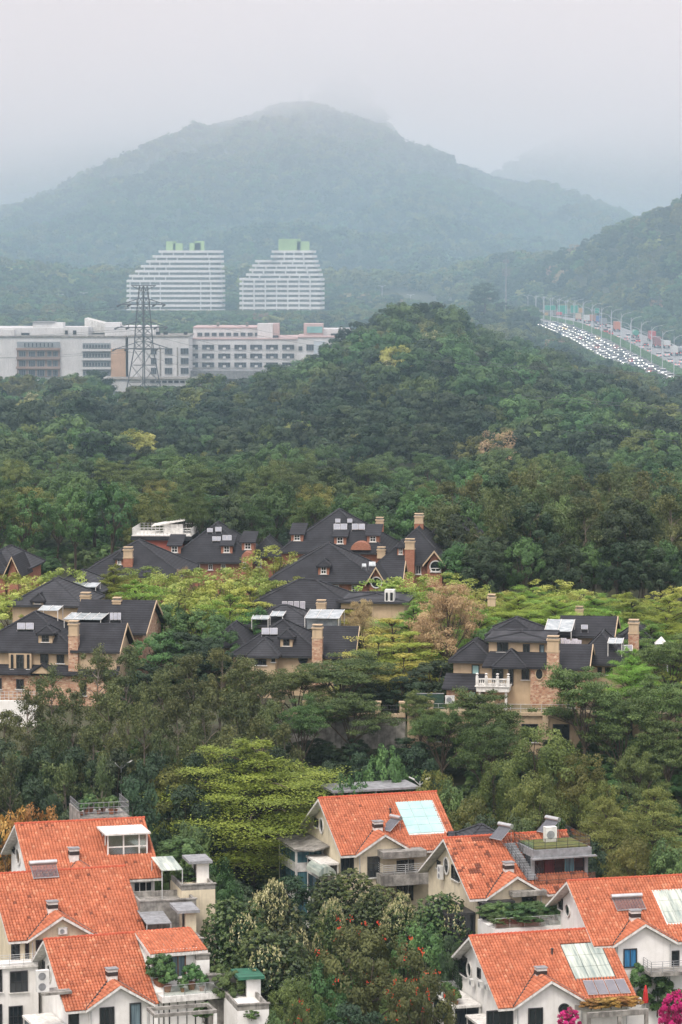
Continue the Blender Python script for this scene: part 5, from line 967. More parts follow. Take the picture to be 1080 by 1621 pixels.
# ---- villa at the right
v = Villa('villa', 'tan and stone villa with white balustrade balcony, right', 800, 380, -9, 22.6, M_tan, GB)
v.block(960, 1050, 20, 10, 1033, 3.2); v.chimney(995, 1011, 981, 1004, 1030, 16, M_brick); v.block(890, 966, 15, 9, 1006, 2.0, 'gx'); v.collector(920, 990, 931, 997, 'single pale collector on the rear gable of the right villa', 1)
v.block(776, 848, 9, 8, 1006, 1.7); v.glassroof(862, 988, 905, 1000, 11, 5, 'broken glass roof frame on the ridge of the right villa', .9); v.block(916, 984, 5, 9, 1050, 3.4); v.collector(978 - 1, 1022, 1002, 1031, 'blue-grey solar panel pair on the right villa wing', 2, M_pv); v.glassroof(962, 1015, 985, 1024, 5, 3, 'white slatted rooflight behind the blue-grey panels')
v.block(718, 776, 2, 8, 1046, 2.1, hip=(.3, 1, 1, 1)); a, b, y, dp, ze, rs = v.last
v.block(774, 868, 0, 9, 1013, .5, over=.5, m=M_shingle2)
v.win(787, 1016, 805, 1032, nx=2); v.win(828, 1019, 839, 1034, nx=2); v.win(854, 1020, 862, 1039, nx=1, glass=M_blue, sill=False)
v.win(747, 1052, 759, 1070, 2, glass=M_mint, nx=1)
v.block(768, 842, -2.2, 3, 1056, 0, roof=False)
a, b = v.p(763, 1054, -3.0), v.p(866, 1058, -3.0); z = (a.z + b.z) / 2; f = MB(); xm0, xm1 = a.x + 1.5, a.x + 5.2
f.poly([(a.x, -3.0, z), (b.x, -3.0, z), (b.x, 0, z + 1.5), (a.x + .6, 0, z + 1.5), (a.x, -3.0, z - .2), (b.x, -3.0, z - .2), (b.x, 0, z - .2), (a.x, 0, z - .2)], [(0, 1, 2, 3), (4, 5, 1, 0), (5, 6, 2, 1), (7, 6, 5, 4), (0, 3, 7, 4)]); f.build('porch_roof', M_shingle, v.root)
hip_roof(v.root, xm0, xm1, -3.4, 1.0, z + .05, z + 1.9, M_shingle, .3, name='porch_hip')
v.win(779, 1058, 797, 1080, -2.2, nx=2, sill=False); v.win(805, 1059, 813, 1085, -2.2, nx=1, sill=False); v.win(826, 1058, 838, 1076, -2.2, nx=2)
f = MB(); a, b = v.p(840, 1057, -2.6), v.p(868, 1150, -2.6); f.box((a.x, -2.6, -5), (b.x, 0, a.z)); f.build('stone_wing', M_brick, v.root); c = v.p(854, 1067, -2.6); round_window(v.root, 1, -2.6, (c.x, c.z), .42, .6, fr=M_tan)
v.chimney(866, 884, 1007, 1033, 1150, -3.2, base=-5)
a, b = v.p(707, 1088, -1.5), v.p(758, 1120, -1.5); f = MB(); f.box((a.x, -1.5, -5), (b.x, 2, a.z)); f.build('stone_base', M_brick, v.root); f = MB(); f.prism([(a.x - .5, -2.1, a.z - .05), (a.x - .5, 2.0, a.z + 1.3), (a.x - .5, 2.0, a.z + 1.1), (a.x - .5, -2.1, a.z - .25)], (b.x - a.x + 1.2, 0, 0)); f.build('skirt_roof', M_shingle, v.root); v.win(742, 1094, 754, 1112, -1.5, glass=M_mint, nx=1)
a, b = v.p(754, 1087, -4.6), v.p(806, 1096, -4.6); f = MB(); f.box((a.x, -4.6, b.z), (b.x, -2.2, a.z)); f.box((a.x - .15, -4.75, a.z + .002), (b.x + .15, -2.2, a.z + .12)); bal = f.build('balcony', M_trim, v.root); f = MB()
n = 16
for i in range(n): x = a.x + .3 + (b.x - a.x - .6) * i / (n - 1); f.lathe((x, -4.5, a.z + .12), [(.05, 0), (.1, .2), (.05, .45), (.07, .75)], 6)
f.box((a.x - .05, -4.62, a.z + .87), (b.x + .05, -4.38, a.z + 1.0)); f.build('balustrade', M_trim, bal)
for x in (a.x + .1, a.x + 1.2, b.x - 1.4, b.x - .1): f = MB(); f.box((x - .16, -4.66, a.z + .12), (x + .16, -4.34, a.z + 1.15)); f.lathe((x, -4.5, a.z + 1.15), [(.12, 0), (.2, .1), (.06, .22), (.2, .4), (.1, .5)], 8); f.build('urn_post', M_trim, bal)
for x in (a.x + .4, b.x - .4): f = MB(); f.lathe((x, -4.2, -4), [(.18, 0), (.16, b.z + 4)], 10); f.build('column', M_trim, bal)
v.block(884, 926, -1.4, 8, 1057, 2.4, 'gx', wall=M_brick); v.win(898, 1062, 910, 1073, -1.4, nx=2); v.win(898, 1102, 910, 1120, -1.4, nx=2); v.win(927 - 7, 1104, 927, 1130, -1.4, nx=1); v.win(946, 1056, 953, 1066, 5, nx=2); v.win(958, 1056, 970, 1068, 5, nx=1)
for i in range(5): p = v.p(893 + i * 6, 1010 + (i * 7) % 5, 8); t = thing('laundry', 'pale laundry hanging between the roofs of the right villa, %s piece' % ('leftmost', 'second', 'third', 'fourth', 'rightmost')[i], 'laundry', v.M @ Matrix.Translation(p), 'laundry on the right villa'); f = MB(); n = 6; f.poly([(dx * .14 - .4, .12 * math.sin(dx * 1.7 + i), dz * -.5) for dz in range(4) for dx in range(n)], [(r_ * n + k, r_ * n + k + 1, (r_ + 1) * n + k + 1, (r_ + 1) * n + k) for r_ in range(3) for k in range(n - 1)]); f.build('cloth', M_cloth, t)
p = v.p(975, 1017, 18); 
p = at(1052 - 5, 1016, 395); t = thing('gazebo', 'small white gazebo on a roof at the far right villa', 'gazebo', Matrix.Translation((p.x, 395, p.z - 2.2))); f = MB(); f.poly([(-.8, -.8, 2.0), (.8, -.8, 2.0), (.8, .8, 2.0), (-.8, .8, 2.0), (0, 0, 2.9)], [(0, 1, 4), (1, 2, 4), (2, 3, 4), (3, 0, 4), (3, 2, 1, 0)]); f.build('canopy', M_ac, t)
for x in (-.75, .75):
    for y in (-.75, .75): f = MB(); f.bar((x, y, -1.5), (x, y, 2.0), .05); f.build('post', M_rail, t)
# ---- red brick villas further up
GR = 'red brick villas with black roofs'
W = mat('window_white', (.7, .7, .66), rough=.6)
v = Villa('brick_villa', 'brick villa with rooftop terrace and round porch, upper left', 330, 492, -4, 26.5, M_redbrick, GR)
v.block(213, 290, 9, 9, 848, 0, roof=False, wall=mat('red_render', (.34, .10, .07), (.27, .08, .06), scale=1, streak=.3)); a, b, y, dp, ze, rs = v.last
f = MB(); f.box((a - .5, y - .5, ze - .7), (b + 1.5, y + dp + .5, ze - .05)); f.build('roof_band', M_shingle, v.root); f = MB(); f.box((a - .4, y - .4, ze - .046), (b + 1.4, y + dp + .4, ze + .1)); f.build('roof_deck', M_trim, v.root)
railing(v.root, [(a - .3, y - .3, ze + .1), (b + 1.3, y - .3, ze + .1), (b + 1.3, y + dp + .3, ze + .1), (a - .3, y + dp + .3, ze + .1)], 1.1, 3, W, .6, closed=True, r=.04)
f = MB(); f.box((b - 3.4, y + 3, ze + .1), (b - .4, y + 6, ze + 1.6)); f.prism([(b - 5.4, y + 2.4, ze + 1.2), (b, y + 2.4, ze + 2.2), (b, y + 2.4, ze + 2.4), (b - 5.4, y + 2.4, ze + 1.4)], (0, 4.5, 0)); f.build('roof_hut', M_trim, v.root); v.win(216, 856, 226, 862, 9, fr=W)
v.block(268, 402, 0, 17, 889, 5.4); v.collector(336, 850, 350, 857, 'left lower collector on the upper left brick villa', 2); v.collector(352, 848, 367, 856, 'right lower collector on the upper left brick villa', 2); v.collector(328, 837, 337, 843, 'upper left small collector, upper left brick villa', 1); v.collector(341, 835, 351, 842, 'upper right small collector, upper left brick villa', 1)
for (x0, x1, y0, y1) in ((267, 286, 863, 876), (350, 368, 863, 876), (383, 402, 858, 871)): v.dormer(x0, x1, y0, y1, fr=W, shed=True)
f = MB(); a = v.p(391, 874, -1.2); r_ = .95 * 9 / F * v.Y; c = [(a.x + r_ * math.cos(t), -1.2, a.z - r_ + r_ * math.sin(t)) for t in np.linspace(0, math.pi, 12)]; f.prism([(a.x + r_, -1.2, -3), *c, (a.x - r_, -1.2, -3)][::-1], (0, 4, 0)); f.build('round_porch', M_redbrick, v.root); v.win(385, 890, 389.5, 899, -1.2, fr=W, nx=1); v.win(402 - 1, 887, 414, 898, 3, fr=W)
for x in (310, 330, 350): v.win(x, 893, x + 7, 902, 0, fr=W)
v.block(400, 440, 5, 10, 880, 2.6)
v = Villa('brick_villa', 'black hip-roofed brick villa half hidden by lime trees, upper left, with pale chimney', 205, 468, -4, 26, M_redbrick, GR)
v.block(128, 288, 0, 17, 912, 4.6); v.dormer(183, 195, 884, 895, fr=W); v.chimney(195, 210, 866, 884, 925, 1.5, M_redbrick)
v = Villa('brick_villa', 'brick villa with oval window under a broad black roof, upper centre', 510, 455, -5, 25.5, M_redbrick, GR)
v.block(428, 597, 0, 17, 921, 4.9); v.dormer(504, 521, 896, 910, fr=W); v.collector(573, 893, 580, 898, 'small left skylight on the broad roof, upper centre', 1, M_sky3); v.collector(584, 890, 595, 897, 'long right skylight on the broad roof, upper centre', 1, M_sky3)
c = v.p(433.5, 928.5); round_window(v.root, 1, 0, (c.x, c.z), .5, .65, fr=W)
for (x0, x1) in ((526, 537), (557, 567)):
    v.win(x0, 926, x1, 941, fr=W, nx=2, nz=2)
    for xx in (x0 - 5, x1 + 1): v.box('shutter', M_wood, xx, 927, xx + 4, 941, -.12, .1)
v.block(585, 606, -2.0, 6, 925, 2.6, 'gy'); c = v.p(596, 922, -2); round_window(v.root, 1, -2.0, (c.x, c.z), .7, .7, fr=W)
v.block(606, 632, 4, 9, 916, 2.2, 'gx'); v.win(612, 920, 618, 930, 4, fr=W)
v = Villa('brick_villa', 'tall black-roofed brick villa with four collectors and round arch, upper middle', 530, 486, -5, 26.5, M_redbrick, GR)
v.block(446, 612, 0, 18, 874, 5.9); 
for i, (x0, x1) in enumerate(((528, 550), (557, 578))): v.collector(x0, 830, x1, 839, '%s wide collector on the four-collector brick villa' % ('left', 'right')[i], 2)
for i, (x0, x1) in enumerate(((531, 539), (550, 558))): v.collector(x0, 822, x1, 828, '%s small collector above, four-collector brick villa' % ('left', 'right')[i], 1)
for (x0, x1, y0, y1) in ((461, 480, 845, 857), (529, 548, 849, 862), (581, 600, 847, 859)): v.dormer(x0, x1, y0, y1, fr=W, shed=True)
v.chimney(595, 607, 819, 829, 842, 9, M_redbrick); a = v.p(571, 858, -.8); r_ = 16 / F * v.Y; f = MB(); c = [(a.x + r_ * math.cos(t), -.8, a.z - r_ * .8 + r_ * .8 * math.sin(t)) for t in np.linspace(0, math.pi, 12)]; f.prism(c[::-1], (0, 5, 0)); f.build('round_gable', M_redbrick, v.root)
v.chimney(597, 610, 866, 875, 884, -1, M_tan)
v = Villa('brick_villa', 'brick villa with tall brick chimney and arched window, upper right of centre', 650, 478, -7, 26.5, M_redbrick, GR)
v.block(690, 760, 12, 12, 842, 3.0); v.dormer(700, 712, 828, 833, fr=W, win=False); v.block(604, 706, 0, 17, 892, 4.9); v.dormer(629, 640, 866, 879, fr=W); v.chimney(641, 656, 853, 870, 935, -1.0, M_redbrick); v.chimney(656, 670, 813, 829, 840, 9, M_redbrick)
for (x0, x1) in ((626, 633), (634, 641), (658, 667)): v.win(x0, 895, x1, 909, fr=W)
v.block(676, 700, -2, 5, 894, 2.2, 'gy'); c = v.p(690, 897, -2); round_window(v.root, 1, -2.0, (c.x, c.z), .8, .8, fr=W); v.win(682, 899, 698, 905, -2, fr=W)
v = Villa('brick_villa', 'small gabled dark-roofed villa at the left edge behind lime trees', 10, 470, -6, 26, M_redbrick, GR)
v.block(-40, 40, 6, 12, 900, 2.8, m=M_shingle2); v.block(12, 28, 0, 8, 912, 3.0, 'gy'); v.block(-30, 8, 3, 8, 905, 2.4)
v = Villa('brick_villa', 'brick villa glimpsed through the tall dark trees at right', 968, 505, -6, 27, M_redbrick, GR)
v.block(950, 990, 0, 10, 832, 2.0, m=M_shingle2); v.win(958, 905, 960.5, 925, 0, fr=W); v.win(965, 905, 968, 922, 0, fr=W)
v = Villa('villa', 'tan villa mostly hidden by lime trees, only its roof and chimneys showing', 850, 415, -8, 23.5, M_tan, GB)
v.block(800, 900, 0, 12, 1006, 1.2, m=M_shingle2); v.chimney(772, 784, 941, 948, 960, 4, M_tan); v.chimney(911, 923, 960, 966, 976, 4, M_tan)
v = Villa('villa', 'shaded tan villa behind the russet tree, flat dark roof and white roof unit', 600, 420, -8, 23.5, M_tan, GB)
v.block(540, 640, 6, 10, 952, .6, m=M_shingle2); v.block(660, 720, 0, 8, 1006, 1.5, m=M_shingle2); p = v.p(616, 955, 6); v.box('roof_unit', M_ac, 609, 934, 624, 954, 6, 1.5); v.win(611, 938, 614, 951, 6, nx=1); v.win(618, 938, 622, 951, 6, nx=1); v.win(672, 1028, 686, 1050, 0, nx=2); v.win(696, 1028, 706, 1050, 0, nx=2)
# ---- walls below the villas
M = frame(0, 375.5, 0, -3); a, b = hit(M, 440, 1134, 1, 0), hit(M, 642, 1134, 1, 0); t = thing('retaining_wall', 'grey stained concrete retaining wall below the central villa', 'wall', M @ Matrix.Translation((a.x, 0, 16))); f = MB(); f.box((0, 0, -3), (b.x - a.x, 1.0, a.z - 16)); f.build('wall', M_conc, t); f = MB(); f.box((0, -.15, a.z - 15.997), (b.x - a.x, .6, a.z - 15.6)); f.build('coping', M_tan, t)
for i in range(6): x = .4 + i * (b.x - a.x - .8) / 5; f = MB(); f.box((x - .3, -.1, a.z - 15.6), (x + .3, .5, a.z - 14.3)); f.box((x - .4, -.2, a.z - 14.297), (x + .4, .6, a.z - 14.1)); f.build('pier', M_tan, t)
railing(t, [(0, .2, a.z - 15.6), (b.x - a.x, .2, a.z - 15.6)], 1.0, 2, M_dark, .35)
a, b = hit(M, 645, 1132, 1, -.6), hit(M, 1120, 1142, 1, -.6); W_ = b.x - a.x; z = a.z - 13; t = thing('terrace_wall', 'long tan basement wall with dark openings under the right villa', 'wall', M @ Matrix.Translation((a.x, -.6, 13))); f = MB(); f.box((0, .4, -3), (W_, 3, z)); f.box((0, .1, z + .003), (W_, 3, z + .35)); f.build('wall', M_tan, t)
for i in range(10): x = 1.5 + i * (W_ - 2) / 9; f = MB(); f.box((x - .35, 0, -3), (x + .35, .396, z)); f.build('pilaster', M_tan, t)
for i in range(9): x = 1.5 + (i + .5) * (W_ - 2) / 9; window(t, M, 1, .396, 0, 0, 0, 0, nx=2, nz=1, depth=.1, local=(Vector((x - 1.0, .4, z - 3.2)), Vector((x + 1.0, .4, z - 1.0))))
railing(t, [(0, .4, z + .35), (W_, .4, z + .35)], 1.0, 2, M_rail, 1.2, M_clear)
for i in range(5): x = .4 + i * 2.4; f = MB(); f.box((x - .3, .1, z + .353), (x + .3, .7, z + 1.5)); f.box((x - .4, .0, z + 1.503), (x + .4, .8, z + 1.7)); f.build('pier', M_tan, t)
M = frame(0, 379, 0, -4); a, b = hit(M, -60, 1096, 1, 0), hit(M, 60, 1096, 1, 0); t = thing('garden_wall', 'pale garden wall with railing below the left villa', 'wall', M @ Matrix.Translation((a.x, 0, 18))); f = MB(); f.box((0, 0, -3), (b.x - a.x, .6, a.z - 19)); f.build('wall', M_white, t); railing(t, [(0, .3, a.z - 19), (b.x - a.x, .3, a.z - 19)], 1.1, 3, M_rail, .5)
# tarpaulin and clutter on the terrace
p0, p1, p2, p3 = at(938, 1128, 371), at(1012, 1122, 371), at(1020, 1142, 370), at(944, 1150, 370); t = thing('green_tarpaulin', 'green netting sheet draped over the terrace of the right villa', 'tarpaulin', Matrix.Translation(p3)); f = MB(); n = 10; m_ = 4
f.poly([(p0.lerp(p1, i / n).lerp(p3.lerp(p2, i / n), j / m_) - p3) + Vector((0, .25 * math.sin(i * 1.9 + j), .22 * math.sin(i * 1.3 + j * .7))) for j in range(m_ + 1) for i in range(n + 1)], [(j * (n + 1) + i, j * (n + 1) + i + 1, (j + 1) * (n + 1) + i + 1, (j + 1) * (n + 1) + i) for j in range(m_) for i in range(n)]); f.build('sheet', M_green, t)
p = at(700, 1105, 377); t = thing('dark_fence', 'dark screen fence beside the right villa', 'fence', Matrix.Translation((p.x, 377, p.z - 1))); f = MB(); f.box((-3.0, 0, -1), (.2, .12, 1.5)); f.build('screen', mat('green_screen', (.03, .07, .05), (.02, .045, .035)), t); f = MB(); f.box((-3.05, -.03, 1.5), (.25, .15, 1.58)); f.build('cap', M_slate, t)
p = at(728, 1108, 374.5); ac_unit(Matrix.Identity(4), (p.x - 1.2, 374.5, p.z - .4), 'grey outdoor unit on the terrace left of the stone base', 1.1, .9)
# ------------------------------------------------------------------ factory
M_fac = mat('factory_white', (.70, .69, .68), (.58, .575, .565), scale=.25, streak=.45, dirt=(.30, .29, .275))
M_facgrey = mat('factory_grey', (.30, .33, .35), (.25, .275, .29), scale=.4)
M_peach = mat('peach_render', (.60, .40, .27), (.52, .345, .235), scale=.3, streak=.2)
M_pinkr = mat('pink_render', (.56, .42, .40), (.49, .37, .35), scale=.3, streak=.25)
M_brownb = mat('brown_band', (.36, .26, .22), (.28, .20, .17), scale=.5, streak=.3)
M_facglass = mat('factory_glass', (.085, .10, .12), (.05, .06, .075), rough=.25, spec=.6, scale=.6)
M_palegreen = mat('pale_green_paint', (.36, .52, .24), (.31, .45, .21), scale=.2)
class Fac:
    def __init__(s, label, px, Y, base=34.0): s.M = frame((px - 540) * Y / F, Y, base, 0); s.Y = Y; s.root = thing('factory_building', label, 'factory', s.M, 'factory complex')
    def p(s, px, py, y=0.): return hit(s.M, px, py, 1, y)
    def box(s, name, m, x0, y0, x1, y1, y=0., depth=20, low=None, parent=None): a, b = s.p(x0, y0, y), s.p(x1, y1, y); f = MB(); f.box((a.x, y, a.z), (b.x, y + depth, b.z if low is None else low)); return f.build(name, m, parent or s.root)
    def win(s, x0, y0, x1, y1, y=0., **k): return window(s.root, s.M, 1, y, x0, y0, x1, y1, glass=M_facglass, depth=.35, **k)
b = Fac('long white factory wing with grey window bands at the left edge', 90, 938)
b.box('wall', M_fac, -60, 534, 199, 610, 0, 40, low=-6); b.box('coping', M_conc, -60, 532, 199.5, 534.4, -.3, 40.5)
b.box('upper_storey', M_fac, -60, 519, 142, 534, 10, 25); b.box('roof_house', M_fac, 52, 511, 100, 519.5, 14, 8); b.box('roof_house_cap', M_slate, 51, 509.5, 86, 511.3, 13.6, 9); b.box('roof_house', M_fac, 0, 522, 22, 533, 6, 5)
b.box('stair_block', M_fac, 102, 517.5, 140, 533, 7, 8); b.win(103, 523, 107.5, 529, 7, sill=False); b.win(116, 523, 121, 529, 7, sill=False); b.win(34, 527, 47, 534, 9.9, sill=False)
for i, (y0, y1) in enumerate(((542, 550), (555.5, 565), (570, 581), (585, 596))):
    b.box('wall_band', M_brownb if i else M_facgrey, 27, y0 - 1, 95, y1 + .6, -.5, .5)
    if i: b.box('balcony_band', M_brownb, 25.5, y0 - 4.6, 95.2, y0 - 1, -1.4, 1.4)
    for k, (xa, xb) in enumerate(((30, 41), (45.5, 56), (59, 71), (75, 82), (84, 92)) if i else [(38 + 6.2 * q, 41 + 6.2 * q) for q in range(8)]): b.win(xa, y0 + .6, xb, y1 - .4, -.5, nx=3 if xb - xa > 6 else 1, sill=False, fr=M_facgrey)
for i in range(4):
    y0 = 545 + 14.3 * i; b.box('wall_band', M_facgrey, 131, y0 - 2, 175, y0 + 7.6, -.4, .4); b.box('sill_band', M_fac, 129.5, y0 + 7.8, 175.5, y0 + 11, -1.2, 1.2)
    for k in range(9): b.win(132 + k * 4.75, y0, 134.8 + k * 4.75, y0 + 6.2, -.4, nx=1, sill=False, fr=M_facgrey)
b.box('peach_panel', M_peach, 175.5, 552, 199.3, 600, -.5, .5)
b = Fac('white factory block with tall staircase strips behind the pylon', 250, 930)
b.box('wall', M_fac, 203, 533, 299, 612, 0, 30, low=-6); b.box('upper_storey', M_fac, 166, 517, 246, 534, 12, 20); b.box('coping', M_conc, 202, 531.5, 300, 533.5, -.3, 30); b.box('roof_house', M_fac, 166, 511, 190, 519, 16, 9)
a = b.p(134, 504, 30); c = b.p(194, 527, 30); f = MB(); f.prism([(a.x, 30, c.z), (c.x, 30, c.z), (c.x, 30, c.z + 1.5), (a.x, 30, a.z)], (0, 14, 0)); f.build('slanted_roof', M_trim, b.root)
for (xa, xb) in ((239, 248), (261, 273), (286, 299)):
    for i in range(4): b.win(xa, 551 + i * 15.5, xb, 561 + i * 15.5, 0, nx=3, sill=False, fr=M_facgrey)
for x in (253, 280): b.box('stair_strip', M_conc, x, 550, x + 2, 595, -.3, .3)
for (xa, xb) in ((247, 254), (259, 266), (291, 297)): b.win(xa, 525, xb, 530.5, 12, nx=2, sill=False)
b = Fac('low white annex with plain walls at the foot of the pylon', 240, 915)
b.box('wall', M_fac, 167, 601, 330, 650, 0, 14, low=-6); b.box('roof_edge', M_conc, 166, 599.5, 331, 601.5, -.4, 15); b.win(173, 620, 176.5, 628, sill=False); b.box('wall_band', M_facgrey, 167, 619, 190, 634, -.15, .15)
for k in range(9): b.win(238 + k * 9.5, 602.8, 245 + k * 9.5, 606, sill=False)
b = Fac('white factory hall with three rows of wide notched windows', 385, 955)
b.box('wall', M_fac, 299, 537, 472, 600, 0, 40, low=-6); b.box('coping', M_pinkr, 299, 535.6, 472, 537.4, -.3, 40); b.box('upper_storey', M_fac, 306, 519, 407, 537, 8, 25); b.box('upper_coping', M_pinkr, 305.5, 517.6, 407, 519.4, 7.7, 26)
for x in (299, 320, 345.5, 371, 396, 421, 446.7):
    for y in (545.5, 559.5, 573.5, 586.5):
        x1 = x + (15 if x < 300 else 19.3); w_ = b.win(x, y, x1, y + 7.8, sill=False, nx=4, fr=M_facgrey); m_ = (x + x1) / 2; b.box('notch', M_fac, m_ - 2.4, y + 4.8, m_ + 2.4, y + 8.2, -.5, .5, parent=w_)
for k in range(9): b.win(312.5 + k * 11.4, 526.4, 320.5 + k * 11.4, 532.2, 8, sill=False, nx=3, fr=M_facgrey)
b.box('pink_tower', M_pinkr, 424, 512.5, 442, 537, 5, 12); b.box('pale_tower', M_fac, 407.5, 512.5, 432, 537, 4.6, 8); b.box('roof_hall', M_slate, 278, 587, 440, 600, -14, 13); b.win(432, 531, 441, 536.5, 4.9, sill=False)
for x in (343, 389): b.box('water_tank', M_conc, x, 510.5, x + 4, 519, 14, 3)
b = Fac('white factory end block with pink and teal tower half hidden by the wooded hill', 515, 950)
b.box('wall', M_fac, 472, 534, 560, 600, 0, 30, low=-6); b.box('coping', M_pinkr, 471.5, 532.6, 560, 534.4, -.3, 30); b.box('pink_tower', M_pinkr, 481, 512.5, 512, 534, 8, 10); b.box('teal_panel', mat('teal_panel', (.22, .42, .40), scale=.5), 486, 517, 510.5, 527, 7.6, .4); b.box('upper_storey', M_fac, 512, 521, 556, 534, 10, 18); b.box('blue_wall', mat('pale_blue', (.55, .60, .64), scale=.4), 497, 540, 514, 600, -.4, .4, low=-6)
for (x0, y0, x1, y1) in ((485, 545, 497, 555), (485, 561, 497, 568.5), (526, 548, 533, 556), (472.5, 548, 479, 555)): b.win(x0, y0, x1, y1, nx=3, sill=False, fr=M_facgrey)
b.win(524, 528, 556, 532, 9.9, nx=6, sill=False)
# ------------------------------------------------------------------ stepped towers
M_band = mat('tower_white', (.86, .85, .83), (.79, .78, .76), scale=.1, streak=.2)
M_tglass = mat('tower_glass', (.16, .18, .19), (.26, .27, .26), rough=.3, spec=.5, scale=.25, stretch=(2.2, 2.2, 1))
def tower(label, lefts, rights, ys, Y, fold, boxes):
    t = thing('stepped_tower', label, 'tower', Matrix.Translation(((sum(lefts[-1:]) - 540) * Y / F, Y, 40)), 'twin stepped towers'); T = t.matrix_world.inverted() if False else Matrix.Translation(-Vector(t.location))
    for i, (l, r, y) in enumerate(zip(lefts, rights, ys)):
        a, b = at(l, y - 1.9, Y), at(r, y + 1.9, Y); z1, z0 = a.z, b.z; zb = at(l, (ys[i + 1] if i + 1 < len(ys) else y + 8) - 1.9, Y).z
        def outline(ins):
            x0, x1 = a.x + ins, b.x - ins; d = 22 - ins; k = []
            if fold:
                xm = at(fold, y, Y).x; xm = min(max(xm, x0 + 3), x1 - 3); k = [(x0, Y + ins), (xm - 2, Y + 4.5 + ins), (xm + 2, Y + 5 + ins), (x1 - 3, Y + 1.5 + ins)]
            else: k = [(x0, Y + ins), (x0 + .7 * (x1 - x0), Y - 1.0 + ins), (x1 - 5, Y + .3 + ins)]
            for q in range(4): an = -math.pi / 2 + math.pi / 2 * (q + 1) / 4; k.append((x1 - 5 + 5 * math.cos(an), Y + (1.5 if fold else .3) + ins + 5 + 5 * math.sin(an)))
            return k + [(x1, Y + d), (x0, Y + d)]
        f = MB(); f.prism([T @ Vector((*q, z0)) for q in outline(0)], (0, 0, z1 - z0)); f.build('floor_band', M_band, t)
        f = MB(); f.prism([T @ Vector((*q, zb)) for q in outline(1.5)], (0, 0, z0 - zb)); f.build('glazing', M_tglass, t); f = MB(); n = int((b.x - a.x) / 6.5)
        for k in range(n): x = a.x + 1.7 + (b.x - a.x - 4) * k / n; f.box(T @ Vector((x, Y + .9 + (3.8 if fold and abs(x - at(fold, y, Y).x) < 9 else 0), zb + .01)), T @ Vector((x + .8, Y + 8, z0 - .01)))
        f.build('balcony_wall', M_band, t, 'stuff')
    for (x0, y0, x1, y1) in boxes: a, b = at(x0, y0, Y + 6), at(x1, y1, Y + 6); f = MB(); f.box(T @ a, T @ (b + Vector((0, 9, -1)))); f.build('roof_house', M_palegreen, t)
    return t
ysA = [398.3 + 7.78 * i for i in range(13)]; LA = [251, 241.7, 231.7, 223, 214, 204.3] + [200.3] * 7; RA = [351.7, 352.6, 352.8, 353.3, 353.7, 354.3] + [354.8] * 7
tower('left white stepped tower with two pale green roof boxes', LA, RA, ysA, 1920, None, ((263, 382, 278, 396), (274, 385, 289, 396), (300, 384.5, 318, 396), (308, 381.5, 323, 396)))
ysB = [398.3, 406, 413.5, 420.5, 427.5, 435, 442.3] + [449.6 + 7.6 * i for i in range(7)]; LB = [430, 428.5, 404, 399.5, 394.5, 389.5] + [379] * 8; RB = [500, 501.7, 504, 506.7, 509, 511] + [513.8] * 8
tower('right white stepped tower with folded front and wide green roof box', LB, RB, ysB, 1920, 449, ((441, 378, 476, 396), (470, 382, 490, 396)))
# ------------------------------------------------------------------ pylon
M_pyl = mat('galvanised_steel', (.13, .14, .145), (.09, .10, .105), rough=.5, metal=.3, scale=1)
Yp = 905; base = at(228, 634, Yp); t = thing('power_pylon', 'tall grey lattice power pylon in front of the factory', 'pylon', Matrix.Translation(base)); 
zof = lambda py: at(228, py, Yp).z - base.z
prof = [(634, 5.5), (553, 2.75), (518, 2.3), (482, 1.7), (452, 1.1)]; pts = {}
def prad(z): zs = [zof(q) for q, _ in prof]; return float(np.interp(z, zs, [r for _, r in prof]))
def corner(k, z): r = prad(z); return Vector((r * math.cos(k * math.pi / 2 + .0), r * math.sin(k * math.pi / 2 + .0), z))
for k in range(4): f = MB(); f.tube([corner(k, z) for z in (0, zof(553), zof(518), zof(482), zof(452))], .16, 4); f.build('leg', M_pyl, t)
f = MB(); lv = [0, zof(605), zof(578), zof(553), zof(541), zof(530), zof(518), zof(506), zof(494), zof(482), zof(467), zof(452)]
for i in range(len(lv) - 1):
    for k in range(4):
        A, B, C, D = corner(k, lv[i]), corner((k + 1) % 4, lv[i]), corner(k, lv[i + 1]), corner((k + 1) % 4, lv[i + 1])
        f.bar(A, D, .07); f.bar(B, C, .07); f.bar(C, D, .065)
f.build('bracing', M_pyl, t); tips = []
for (py, x0, x1, hgt) in ((552, 184.5, 269, 2.0), (518, 188, 265.5, 1.8), (482, 191.6, 262, 1.8), (452, 208, 247, 1.5)):
    z = zof(py); f = MB(); xa, xb = at(x0, py, Yp).x - base.x, at(x1, py, Yp).x - base.x; r = prad(z)
    for xe in (xa, xb):
        e = Vector((xe, 0, z)); sg = 1 if xe > 0 else -1; up = hgt if py != 452 else -hgt
        for s in (-1, 1): f.bar(Vector((0, s * r * .8, z)), e, .13); f.bar(Vector((sg * r * .5, s * r * .5, z + up)), e, .11)
        for q in (.3, .6): f.bar(Vector((xe * q, 0, z)), Vector((xe * q, 0, z + up * (1 - q))), .09)
        if py != 452:
            for q in (.55, 1.0):
                g = MB(); o = Vector((xe * q, 0, z)); g.tube([o, o + Vector((-1.2 if sg < 0 else -.9, -.2, -.55))], [.24, .3], 6); g.build('insulator', M_dark, t); tips.append((base + o + Vector((-.9, -.2, -.5)), sg))
    f.build('cross_arm', M_pyl, t)
